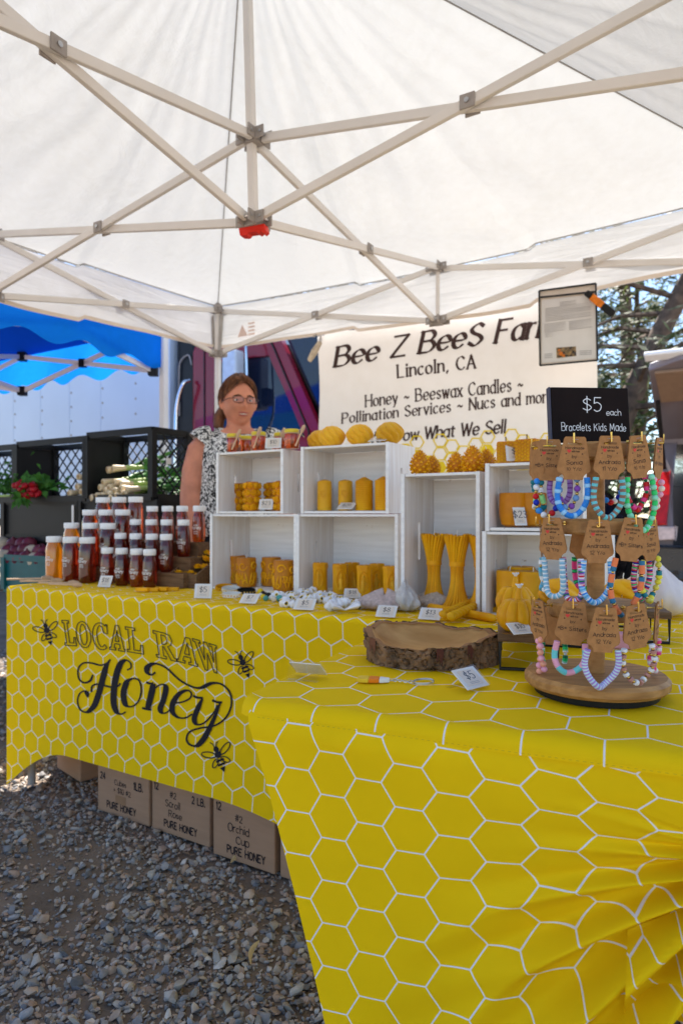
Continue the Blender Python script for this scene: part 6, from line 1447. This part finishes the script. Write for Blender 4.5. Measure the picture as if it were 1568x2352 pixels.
card('dark backside of a kraft card with teal beads, far left of the top tier', 1228, 1014, 1.00, 0, None, [('h', TEAL)] * 3 + [('g', GOLD)] + [('t', (.30, .72, .25))] * 2 + [('g', GOLD)] + D(WH, WH, WH) + [('g', GOLD)], .026, .034, -78)
card('kraft card by B Sisters, left side of the top tier with royal blue beads', 1262, 1009, .975, 0, 'bs', [('r', BLU), ('r', WH), ('g', GOLD), ('r', RED), ('r', DBL), ('g', GOLD)], .030, .040, -22, 3, extra=(D(LAV, PUR, LAV), .028, .030, .016))
card('kraft card by Sonia 10, with blue and sky beads on the top tier', 1320, 1003, .935, 0, 'sonia', [('h', LBL)] + D(BLU, BLU, BLU, BLU, BLU), .036, .040, -8, 2, extra=([('r', PUR), ('g', GOLD), ('r', (.16, .32, .58)), ('g', GOLD)], .022, .036, -.004))
card('kraft card by Andrada 11, with aqua and taupe discs on the top tier', 1400, 1001, .925, 0, 'andrada11', D(AQ, AQ, BRN, BRN), .036, .042, 6, 0)
card('kraft card by Sonia 10, with big green and mint loop, right top tier', 1464, 1000, .940, 0, 'sonia', [('t', GRN), ('r', MINT)], .042, .058, 22, -6, skew=.006, extra=([('t', RED), ('g', DG), ('t', HP)], .030, .040, .004))
card('narrow turned kraft card by B Sisters with pink and cream pearls', 1514, 1005, .975, 0, 'bs', [('r', PK), ('r', CRM)], .026, .032, 50, -2)
card('turned kraft card by Andrada with pale blue discs, left middle tier', 1266, 1189, .955, 1, 'andrada12', D((.22, .45, .62), (.30, .55, .70), WH), .030, .050, -52, 0, extra=(D(PK, PUR, DG, LAV, WH, RED), .030, .050, .024))
card('dark backside of a kraft card with teal and white beads, left middle tier', 1238, 1194, 1.0, 1, None, [('t', (.10, .42, .60)), ('g', GOLD), ('t', WH), ('t', (.2, .4, .5))], .024, .042, -105)
card('kraft card by Andrada 12 with blue and white discs, centre of the middle tier', 1374, 1194, .925, 1, 'andrada12', D(LBL, WH, BLU, LBL, (.12, .42, .72)), .036, .052, 2, 1)
card('kraft card by B Sisters with orange and blue tubes, right of the middle tier', 1454, 1190, .925, 1, 'bs', [('t', ORG), ('t', ORG), ('t', (.02, .16, .30)), ('g', GOLD)], .040, .070, 14, 5, pt=.1)
card('kraft card partly hidden behind with yellow and teal fruit beads', 1494, 1194, .975, 1, 'sonia', [('r', YEL), ('h', YEL), ('t', TEAL), ('g', GOLD), ('r', (.70, .62, .1))], .034, .056, 34, -4, extra=(D(PK, RED, DBL, WH, HP, GRN), .030, .05, -.006))
card('dark turned kraft card with green and hot pink loops behind the centre', 1338, 1197, 1.045, 1, None, D(DG, GRN, DG) + [('d', HP)] * 6, .030, .044, -40)
card('edge-on kraft card with a string of pink and peach pearls, lower left', 1233, 1378, .980, 2, 'andrada12', [('r', PK), ('r', PEA)], .010, .050, -74)
card('dark backside of a kraft card with green and white discs, lower left', 1272, 1394, 1.065, 2, None, D(DG, DG, GRN, GRN, MINT, WH) + [('g', (.7, .7, .7))], .034, .044, 150)
card('kraft card by B Sisters with pink and aqua discs, lower tier left', 1318, 1382, .920, 2, 'bs', D(*([PK] * 6 + [AQ] * 6)), .036, .044, -10, 4)
card('kraft card by Andrada 12 with pointed lavender and white loop, lower tier centre', 1391, 1396, .890, 2, 'andrada12', D(LAV, (.55, .72, .80)), .040, .052, 4, 3, pt=.35)
card('kraft card by Andrada 12 with white, brown and gold beads, lower tier right', 1458, 1389, .900, 2, 'andrada12', D(WH, WH) + [('g', GOLD)] + D((.50, .24, .20), (.50, .24, .20)) + [('g', GOLD)], .042, .052, 16, -7)
card('narrow turned kraft card by Andrada with hot pink and white discs, lower right', 1510, 1384, .960, 2, 'andrada12', D(HP, HP, PK, WH, WH, PK) + [('g', GOLD)], .036, .044, 58, -4)
o = thing('letter_bracelet', 'red white and blue bead bracelet with white letter beads hanging behind the centre', 'bracelet', atd(1402, 1095, 1.06)); bracelet(o, [('r', BLU), ('r', RED), ('r', WH), ('r', DBL)], .034, .040, 0, z0=0)

# ------------------------------------------------------------ vegetable stall under the blue tent
VB = .565
def lattice(mb, o_, ex, ey, w, h, n, t=.0055):
    """diagonal bars clipped to a w x h panel"""
    o_, ex, ey = Vector(o_), Vector(ex), Vector(ey); st = (w + h) / n
    for s_ in (1, -1):
        for k in range(-n, 2 * n):
            c = k * st; pts = []
            for x in (0, w):
                y = (x - c) * s_ if s_ == 1 else (c - x)
                if 0 <= y <= h: pts.append((x, y))
            for y in (0, h):
                x = c + y if s_ == 1 else c - y
                if 0 < x < w: pts.append((x, y))
            if len(pts) >= 2 and math.dist(pts[0], pts[-1]) > .02:
                p, q = pts[0], pts[-1]; mb.bar(o_ + ex * p[0] + ey * p[1], o_ + ex * q[0] + ey * q[1], t, t, up=ex.cross(ey))
def plastic_crate(label, a0, b, z, w, h, d, rot=0, mat='black', facing='front', n=7, solid=False):
    t = thing('plastic_crate', label, 'crate', L(a0, b, z), TH + rot, 'plastic produce crates'); e = .018
    for x in (0, w):
        for y in (0, d): fr = MB(); fr.bar((x, y, 0), (x, y, h), e * 1.8, e * 1.8, up=(1, 0, 0)); fr.build('corner_post', mat, t)
    for zz in (0, h):
        r = MB()
        for y in (0, d): r.bar((0, y, zz), (w, y, zz), e, e * 1.8)
        for x in (0, w): r.bar((x, 0, zz), (x, d, zz), e, e * 1.8)
        r.build('rim', mat, t)
    faces = {'back': ((0, d, 0), (1, 0, 0), w), 'left': ((0, 0, 0), (0, 1, 0), d), 'right': ((w, 0, 0), (0, 1, 0), d), 'front': ((0, 0, 0), (1, 0, 0), w)}
    for k, (o_, ex, ln) in faces.items():
        if k == 'front' and facing == 'front': continue
        l = MB()
        if k == 'left' and not solid: MB().box(-.003, .003, .01, d - .01, .01, h - .01).build('side_wall', mat, t)
        if solid: l.add([Vector(o_), Vector(o_) + Vector(ex) * ln, Vector(o_) + Vector(ex) * ln + Vector((0, 0, h)), Vector(o_) + Vector((0, 0, h))], [(0, 1, 2, 3)]); l.build('panel', mat, t); continue
        lattice(l, o_, ex, (0, 0, 1), ln, h, n if ln > .3 else max(4, n // 2)); lo = l.build('lattice', mat, t); lo['kind'] = 'stuff'
    MB().box(.004, w - .004, .004, d - .004, -.004 if z < .5 else 0, .006).build('floor', mat, t)
    return t
vt = thing('stall_bench', 'dark bench carrying the vegetable crates behind the jars', 'bench', L(-2.75, VB - .05), TH)
MB().box(0, 1.75, .02, .75, .56, .60).build('top', 'black', vt)
for x in (.05, 1.66):
    for y in (.05, .68): MB().box(x, x + .04, y, y + .04, 0, .558).build('leg', 'black', vt)
plastic_crate('black lattice crate on its side holding leeks, right top of the stall', -1.555, VB, 1.085, .475, .325, .24, n=12)
plastic_crate('black lattice crate on its side behind the radishes, middle top', -2.16, VB, 1.085, .595, .310, .24, n=12)
plastic_crate('black lattice crate on its side, far left top of the stall', -2.77, VB, 1.085, .595, .300, .24, n=12)
plastic_crate('black crate under the leek crate, right lower row', -1.62, VB + .01, .87, .30, .205, .3, facing='x', n=8, solid=True)
plastic_crate('black crate at the right end of the lower row', -1.31, VB + .02, .87, .24, .205, .28, facing='x', n=8, solid=True)
plastic_crate('black crate under the radishes, left lower row', -2.30, VB + .01, .87, .66, .205, .3, facing='x', n=10, solid=True)
plastic_crate('black crate in the dark bottom row of the stall', -2.0, VB + .03, .605, .66, .25, .3, facing='x', n=10, solid=True)
M['teal'] = pm('teal plastic', (.006, .10, .11), .45, .1)
tc_ = plastic_crate('teal plastic crate full of red onions at the left edge', -2.05, .42, .60, .60, .17, .12, mat='teal', facing='x', solid=True)
m = MB(); m.box(-.007, .007, -.002, .002, 0, .15); o = m.build('price_strip', 'paper'); o.location = L(-1.66, VB - .012, .90); o.rotation_euler = (0, 0, TH); tag(o, 'white paper price strip hanging on the lower black crate', 'label')
m = MB(); m.box(-.016, .016, -.002, .002, 0, .03); o = m.build('price_strip', 'paper'); o.location = L(-1.074, VB + .10, 1.25); o.rotation_euler = (0, 0, TH + R(90)); tag(o, 'small white tag on the side of the leek crate', 'label')
# leeks
M['leekw'] = pm('leek white', (.62, .50, .33), .5, .12, 30, sss=.1); M['leekg'] = pm('leek green', (.06, .20, .03), .5, .4, 25); M['leekm'] = pm('leek pale green', (.35, .46, .14), .5, .2, 25); M['root'] = pm('leek root', (.42, .28, .14), .9, .2, 60)
def leek(seed):
    rn = random.Random(seed); t = thing('leek', '', 'leek', group='leeks piled in the black crate')
    MB().tube([(0, 0, 0), (.004, 0, 0), (.02, 0, 0), (.07, 0, .002)], [.014, .019, .018, .0135], 12).build('bulb', 'leekw', t, smooth=60); MB().tube([(-.001, 0, 0), (-.004, 0, 0)], [.010, .004], 10).build('root_end', 'root', t, smooth=40)
    MB().tube([(.069, 0, .002), (.11, 0, .003), (.16, .002, .004)], [.0135, .0125, .012], 10).build('stalk', 'leekm', t, smooth=60)
    for k in range(4):
        l = MB(); a = rn.uniform(-.12, .12); l.tube([(.155, 0, .004), (.22, a * .3, .012 + .006 * k), (.31, a * .8, .012 + .010 * k), (.38, a * 1.3, -.005)], [.011, .011, .009, .002], 6, flat=.35); l.build('leaf', 'leekg', t, smooth=60)
    return t
lk = [leek(i) for i in range(3)]; ln_ = 0; rn = random.Random(5)
spots = [(158, 1133), (176, 1118), (186, 1130), (180, 1095), (208, 1143), (222, 1140), (228, 1120), (236, 1108), (232, 1138), (247, 1136), (250, 1120), (262, 1128), (254, 1145), (268, 1140), (276, 1122), (284, 1134), (246, 1080), (258, 1076), (262, 1108), (275, 1112), (240, 1128), (290, 1126)]
for i, (px, py) in enumerate(spots):
    b = VB - .02 + (1150 - py) / 75 * .10; p = atb(px, py, b); p = L(p.x, b, p.z); nth = ['first', 'second', 'third', 'fourth', 'fifth', 'sixth', 'seventh', 'eighth', 'ninth', 'tenth']
    tr__ = 0 if py > 1131 else 1 if py > 1115 else 2; rank = sorted(q for q in spots if (0 if q[1] > 1131 else 1 if q[1] > 1115 else 2) == tr__).index((px, py))
    lab = 'leek in the crate pile, %s layer, %s white end from left' % (['lowest', 'middle', 'upper'][tr__], nth[rank])
    a = R(rn.uniform(28, 72)); o = lk[i % 3]
    if i < 3: o.location = p; o.rotation_euler = (0, R(-4), a); o['label'] = lab
    else: o = dup(o, lab, p); o.rotation_euler = (rn.uniform(0, 3), R(rn.uniform(-10, 2)), a)
# radishes, greens and onions
M['radish'] = pm('radish red', (.33, .006, .014), .4, .2, 20); M['leafg'] = pm('fresh leaf', (.05, .17, .025), .55, .4, 20, translucent=.2); M['onion'] = pm('red onion skin', (.13, .022, .04), .4, .35, 25, stretch=(1, 1, .3)); M['onionw'] = pm('pale onion skin', (.50, .42, .32), .5, .2, 20)
rb = thing('radish_bunch', 'bunch of red radishes with green tops lying over the crate edge', 'radishes', onb(66, VB - .04, 1.095), TH); rb.scale = (1.2,) * 3; rn = random.Random(8)
bm_ = MB(); bm_.lathe([(.0005, -.030), (.002, -.022), (.010, -.013), (.0145, 0), (.012, .010), (.004, .014), (0, .0145)], 14); RAD = bm_.mesh('radish', 'radish', 60)
for i in range(22): put('radish', RAD, rb, TR(-.075 + .024 * (i % 7) + rn.uniform(-.006, .006), rn.uniform(-.03, .02), .012 + .022 * (i // 7) + rn.uniform(-.006, .006)) @ Matrix.Rotation(rn.uniform(0, 6), 4, 'Z') @ Matrix.Rotation(rn.uniform(.6, 2.2), 4, 'X'))
def leaves(name, par, n, c, s_, mat, ln=.05, seed=1, up=.5):
    rr = random.Random(seed); m = MB()
    for k in range(n):
        p = Vector((rr.gauss(0, s_[0]), rr.gauss(0, s_[1]), abs(rr.gauss(0, s_[2])))) + Vector(c); d = Vector((rr.gauss(0, 1), rr.gauss(0, 1), rr.gauss(up, .7))).normalized() * ln * rr.uniform(.5, 1.2); w = d.orthogonal().normalized() * ln * .22
        q = p + d * .5 + Vector((0, 0, .01)); m.add([p, q + w, p + d, q - w], [(0, 1, 2), (0, 2, 3)])
    o = m.build(name, mat, par); o['kind'] = 'stuff'; return o
leaves('leaves', rb, 160, (-.02, .05, .03), (.06, .03, .02), 'leafg', .06, 3); leaves('hanging_leaves', rb, 30, (.0, -.045, -.02), (.015, .006, .02), 'leafg', .05, 4, -1)
hb = thing('herb_bunch', 'feathery green herb bunch at the far left of the stall', 'herbs', onb(14, VB + .03, 1.09), TH); leaves('leaves', hb, 700, (0, .04, .03), (.10, .06, .055), 'leafg', .035, 5)
m = MB()
for k in range(14): m.tube([(-.15 + rn.uniform(-.01, .01), -.02 + .004 * k - .02, .012 + .003 * (k % 4)), (.10, -.02 + .003 * k - .02, .016 + .003 * (k % 3))], .0035, 5)
m.build('stems', 'leekm', hb, smooth=60)
om = MB(); om.lathe([(.003, -.036), (.018, -.032), (.034, -.012), (.037, .003), (.030, .022), (.014, .034), (.005, .042), (.003, .050)], 18); ON = om.mesh('onion', 'onion', 60); om2 = om.mesh('onion', 'onionw', 60); rn = random.Random(6)
for i in range(16):
    px = [8, 28, 46, 62, 80, 94, 20, 40, 58, 74, 92, 106, 6, 32, 52, 68][i]; b = .45 + .045 * (i // 6); o = put('onion', om2 if i in (0, 4, 12, 9) else ON); o.location = onb(px, b, .765 + .035 * (i // 6) + rn.uniform(-.006, .006)); o.rotation_euler = (rn.uniform(-1.2, 1.2), rn.uniform(-1.2, 1.2), rn.uniform(0, 6)); o.scale = (1.1,) * 3
    tag(o, ('pale skinned onion in the teal crate, ' if i in (0, 4, 12, 9) else 'red onion in the teal crate, ') + ['front', 'middle', 'back'][i // 6] + ' row, ' + ['first', 'second', 'third', 'fourth', 'fifth', 'sixth'][i % 6] + ' from left', 'onion', 'onions in the teal crate')

# ------------------------------------------------------------ the stallholder
PP = onb(548, .74, 0); YAW = R(10)
pr = thing('person', 'woman in glasses and black and white sleeveless blouse standing behind the crates', 'person', PP, YAW)
M['skin'] = pm('skin', (.56, .225, .14), .5, .16, 14, sss=.10, spec=.3); M['hair'] = pm('auburn hair', (.06, .020, .008), .5, scale=60, col2=(.22, .080, .028), stretch=(1, 1, .25), bump=1.2, bscale=160, spec=.4)
def blouse_mat():
    m = bpy.data.materials.new('black white print'); m.use_nodes = True; nt = m.node_tree; li = nt.links.new; b = nt.nodes['Principled BSDF']; b.inputs['Roughness'].default_value = .8
    tc = nd(nt, 'ShaderNodeTexCoord'); n = nd(nt, 'ShaderNodeTexNoise', Scale=38.0, Detail=2, Distortion=2.5); li(tc.outputs['Object'], n.inputs['Vector']); r = nd(nt, 'ShaderNodeValToRGB'); li(n.outputs[0], r.inputs[0])
    r.color_ramp.elements[0].position = .47; r.color_ramp.elements[0].color = (.012, .012, .014, 1); r.color_ramp.elements[1].position = .53; r.color_ramp.elements[1].color = (.72, .70, .68, 1); li(r.outputs[0], b.inputs['Base Color']); return m
M['blouse'] = blouse_mat(); M['trouser'] = pm('dark trousers', (.02, .022, .03), .8, .1, 30)
def loft(mb, rings, n=28):
    """rings of (z, rx, ry, cx, cy)"""
    vs = []; k = len(rings)
    for z, rx, ry, cx, cy in rings:
        for j in range(n): a = 2 * PI * j / n; vs.append((cx + rx * math.cos(a), cy + ry * math.sin(a), z))
    fs = [(i * n + j, i * n + (j + 1) % n, (i + 1) * n + (j + 1) % n, (i + 1) * n + j) for i in range(k - 1) for j in range(n)] + [tuple(range(n - 1, -1, -1)), tuple((k - 1) * n + j for j in range(n))]
    mb.add(vs, fs)
TOR = [(.86, .17, .13, 0, .01), (.95, .195, .15, 0, .01), (1.05, .185, .14, 0, 0), (1.14, .175, .135, 0, -.005), (1.24, .165, .155, 0, -.02), (1.31, .165, .14, 0, -.01), (1.355, .155, .10, 0, .005), (1.385, .135, .075, 0, .012), (1.41, .075, .062, 0, .012)]
bd = MB(); loft(bd, TOR); bd.tube([(0, .012, 1.385), (0, .004, 1.43), (0, -.008, 1.50)], [.068, .056, .056], 20)
HC = Vector((0, -.012, 1.525)); HY_ = R(14)
def gs(x, s_): return math.exp(-(x / s_) ** 2)
def face(th, ph):
    """head surface: th 0 = straight ahead, ph -90..90"""
    c = math.cos(ph); x = .077 * c * math.sin(th); y = -.098 * c * math.cos(th); z = .118 * math.sin(ph)
    if z < 0: k = 1 - .30 * (min(1, -z / .118)) ** 1.7; x *= k; y *= 1 - .10 * (-z / .118) ** 2 if y < 0 else 1 - .35 * (-z / .118)
    if y < 0:
        f = min(1, -y / .05)
        y -= f * (.020 * gs(x, .0115) * (gs(z + .022, .015) * 1.0 + .55 * gs(z - .004, .017)) + .006 * gs(x, .014) * gs(z + .03, .007))
        y += f * .011 * gs(abs(x) - .031, .016) * gs(z - .006, .013); y -= f * .006 * gs(z - .028, .010) * gs(x, .05)
        y -= f * .007 * gs(abs(x) - .038, .02) * gs(z + .025, .02); y -= f * .006 * gs(x, .022) * gs(z + .058, .012); y += f * .004 * gs(x, .02) * gs(z + .078, .007); y -= f * .009 * gs(x, .022) * gs(z + .098, .014)
    return Vector((x, y, z))
hd = MB(); nt2, np2 = 72, 48; vs = []
for j in range(np2 + 1):
    for i in range(nt2): vs.append(HC + RZ(HY_) @ face(-PI + 2 * PI * i / nt2, -PI / 2 + PI * j / np2))
hd.add(vs, [(j * nt2 + i, j * nt2 + (i + 1) % nt2, (j + 1) * nt2 + (i + 1) % nt2, (j + 1) * nt2 + i) for j in range(np2) for i in range(nt2)]); bd.add(hd.v, hd.f)
for s_ in (-1, 1):
    e = HC + RZ(HY_) @ Vector((s_ * .079, .008, -.004)); bd.tube([e + Vector((0, 0, .028)), e + Vector((s_ * .006, .004, .01)), e + Vector((s_ * .004, 0, -.014)), e + Vector((-s_ * .004, -.002, -.028))], [.008, .012, .010, .006], 10, flat=.55)
    arm = [(s_ * .135, .008, 1.345), (s_ * .172, .004, 1.30), (s_ * .196, 0, 1.20), (s_ * .212, -.012, 1.09), (s_ * .218, -.05, .99), (s_ * .215, -.12, .90), (s_ * .208, -.17, .845)]
    bd.tube(arm, [.058, .068, .068, .060, .050, .038, .029], 16)
    hx_ = Vector((s_ * .208, -.185, .83)); bd.tube([hx_ + Vector((0, .02, .02)), hx_, hx_ + Vector((-s_ * .006, -.03, -.022))], [.028, .034, .030], 12, flat=.55)
    for f_ in range(4):
        q = hx_ + Vector((-s_ * .006 + (f_ - 1.5) * .015, -.036, -.026)); bd.tube([q, q + Vector((0, -.022, -.022)), q + Vector((0, -.020, -.048 + .006 * abs(f_ - 1.3)))], [.0085, .008, .006], 8)
    q = hx_ + Vector((-s_ * .028, -.012, -.004)); bd.tube([q, q + Vector((-s_ * .018, -.018, -.016)), q + Vector((-s_ * .020, -.034, -.034))], [.010, .009, .007], 8)
    bd.tube([(s_ * .10, .01, .92), (s_ * .10, 0, .70), (s_ * .095, .0, .48), (s_ * .095, .012, .25), (s_ * .095, .01, .10), (s_ * .095, -.02, .05), (s_ * .10, -.13, .03)], [.105, .09, .062, .056, .042, .042, .030], 14)
bo = bd.build('body', 'skin', pr)
r_ = bo.modifiers.new('remesh', 'REMESH'); r_.mode = 'VOXEL'; r_.voxel_size = .0055; r_.use_smooth_shade = True
s_ = bo.modifiers.new('smooth', 'SMOOTH'); s_.factor = .5; s_.iterations = 3
bl = MB(); BL = [(.90, .205, .16, 0, .01), (1.0, .205, .16, 0, .005), (1.05, .200, .155, 0, 0), (1.14, .182, .148, 0, -.005), (1.24, .178, .167, 0, -.02), (1.31, .170, .151, 0, -.01), (1.352, .160, .113, 0, .005), (1.385, .135, .088, 0, .012), (1.405, .105, .076, 0, .010), (1.412, .088, .070, 0, .008)]
n = 56; vs = []
for z, rx, ry, cx, cy in BL:
    for j in range(n): a = 2 * PI * j / n; w = 1 + .02 * math.sin(9 * a + z * 20); vs.append((cx + rx * w * math.cos(a), cy + ry * w * math.sin(a), z + (-.05 * max(0, -math.sin(a)) ** 3 if z > 1.39 else 0)))
bl.add(vs, [(i * n + j, i * n + (j + 1) % n, (i + 1) * n + (j + 1) % n, (i + 1) * n + j) for i in range(len(BL) - 1) for j in range(n)])
for sd in (-1, 1): bl.tube([(sd * .120, .008, 1.370), (sd * .150, .006, 1.358), (sd * .172, .004, 1.332)], [.056, .070, .077], 18, caps=False)
o = bl.build('blouse', 'blouse', pr, smooth=70); md = o.modifiers.new('sub', 'SUBSURF'); md.levels = md.render_levels = 1
tr2 = MB()
for sd in (-1, 1): tr2.tube([(sd * .095, .01, .96), (sd * .10, 0, .70), (sd * .098, .0, .48), (sd * .098, .012, .25), (sd * .098, .012, .06)], [.118, .105, .08, .075, .072], 18)
tr2.build('trousers', 'trouser', pr, smooth=60)
def hm_(p): return HC + RZ(HY_) @ Vector(p)
def onface(x, z, lift=0):
    best = None
    th = math.asin(max(-1, min(1, x / .074))); ph = math.asin(max(-1, min(1, z / .118)))
    for _ in range(6):
        q = face(th, ph); th += (x - q.x) * 9; ph += (z - q.z) * 6
    q = face(th, ph); return hm_((q.x, q.y - lift, q.z))
hr = MB(); nu, nv = 96, 40
def hairp(u, v):
    th = -PI + 2 * PI * u; front = max(0, math.cos(th)); lo = .02 + .60 * front ** 1.1 - .60 * max(0, -math.cos(th)) ** .6 + .10 * math.sin(th * 2 + 1) * front; ph = PI / 2 + (lo - PI / 2) * v
    q = face(th, ph); k = 1.13 + .06 * math.sin(v * PI) + .018 * math.sin(th * 17 + 6 * v) + .012 * math.sin(th * 41 + v * 9) - .09 * v ** 6
    return hm_((q.x * k, q.y * (k + .02), q.z * (1.10 + .02 * math.sin(th * 5)) + .006))
hr.grid(hairp, nu, nv); hr.build('hair', 'hair', pr, smooth=80)
hs = MB(); rn = random.Random(12)
for k in range(340):
    u0 = rn.random(); du = rn.uniform(-.05, .05); e = rn.uniform(.75, 1.06); lf = rn.uniform(.0, .006)
    P = [Vector(hairp((u0 + du * q / 6) % 1, .12 + (e - .12) * q / 6)) for q in range(7)]; P = [p + (p - HC).normalized() * (lf + .0015) for p in P]
    hs.tube(P, [.0017, .002, .002, .002, .0018, .0014, .0006], 4)
ho = hs.build('hair_strands', 'hair', pr, smooth=60); ho['kind'] = 'stuff'
pt = MB(); pt.tube([hm_((-.045, .085, -.02)), hm_((-.072, .085, -.06)), hm_((-.078, .07, -.10)), hm_((-.066, .06, -.135))], [.030, .030, .026, .010], 12); pt.build('gathered_hair', 'hair', pr, smooth=60)
M['eyew'] = pm('eye white', (.75, .70, .66), .3); M['lip'] = pm('lips', (.42, .12, .10), .45); M['brow'] = pm('eyebrow', (.10, .05, .03), .8); M['teeth'] = pm('teeth', (.75, .70, .62), .3); M['rim'] = pm('dark glasses frame', (.03, .015, .012), .3)
for sd in (-1, 1):
    c = onface(sd * .031, .004, -.002); e = MB(); e.lathe([(.0095 * math.sin(PI * k / 8) + .0001, -.0095 * math.cos(PI * k / 8)) for k in range(9)], 14, TR(c) @ SC(1.25, .7, .55)); eo = e.build('eye', 'eyew', pr, smooth=60)
    p = MB(); p.lathe([(.0052, 0), (.003, .0012), (0, .0014)], 12, TR(c + RZ(HY_) @ Vector((0, -.0064, 0))) @ RZ(HY_) @ RX(R(90))); p.build('iris', 'rim', eo)
    b = MB(); b.tube([onface(sd * x, z, .0015) for x, z in ((.014, .021), (.026, .026), (.040, .024), (.050, .018))], [.002, .0030, .0026, .0012], 6); b.build('eyebrow', 'brow', pr, smooth=60)
M['lens'] = glass('tinted lens', (.84, .76, .70), .03, .96)
gl = thing('eyeglasses', 'thin dark-rimmed glasses worn by the woman', 'glasses', PP, YAW)
for sd in (-1, 1):
    cx = sd * .031; R_ = [hm_((cx + .024 * math.copysign(abs(math.cos(a)) ** .7, math.cos(a)), -.112 + .16 * (cx + .024 * math.cos(a)) ** 2 * 8, .002 + .0155 * math.copysign(abs(math.sin(a)) ** .7, math.sin(a)))) for a in [k * PI / 12 for k in range(24)]]
    m = MB(); m.tube(R_, .0013, 6, closed=True); fo = m.build('rim', 'rim', gl, smooth=60); m = MB(); m.add(R_, [tuple(range(24))]); m.build('lens', M['lens'], fo)
    m = MB(); m.tube([hm_((sd * .055, -.108, .008)), hm_((sd * .074, -.085, .008)), hm_((sd * .082, -.02, .006)), hm_((sd * .083, .012, -.002))], .0016, 6); m.build('temple', 'rim', gl, smooth=60)
m = MB(); m.tube([hm_((-.0075, -.113, .006)), hm_((0, -.116, .009)), hm_((.0075, -.113, .006))], .0014, 6); m.build('bridge', 'rim', gl, smooth=60)
m = MB(); m.tube([onface(x, -.056 + .16 * x * x * 12 + .0016, .001) for x in (-.024, -.014, -.005, .005, .014, .024)], [.0012, .0030, .0036, .0036, .0030, .0012], 8); m.build('upper_lip', 'lip', pr, smooth=60)
m = MB(); m.tube([onface(x, -.0655 + .16 * x * x * 14, .001) for x in (-.022, -.012, 0, .012, .022)], [.0012, .0036, .0044, .0036, .0012], 8); m.build('lower_lip', 'lip', pr, smooth=60)
m = MB(); m.tube([onface(x, -.0603 + .16 * x * x * 13, .0008) for x in (-.017, -.008, 0, .008, .017)], [.0008, .0022, .0024, .0022, .0008], 6); m.build('teeth', 'teeth', pr, smooth=60)
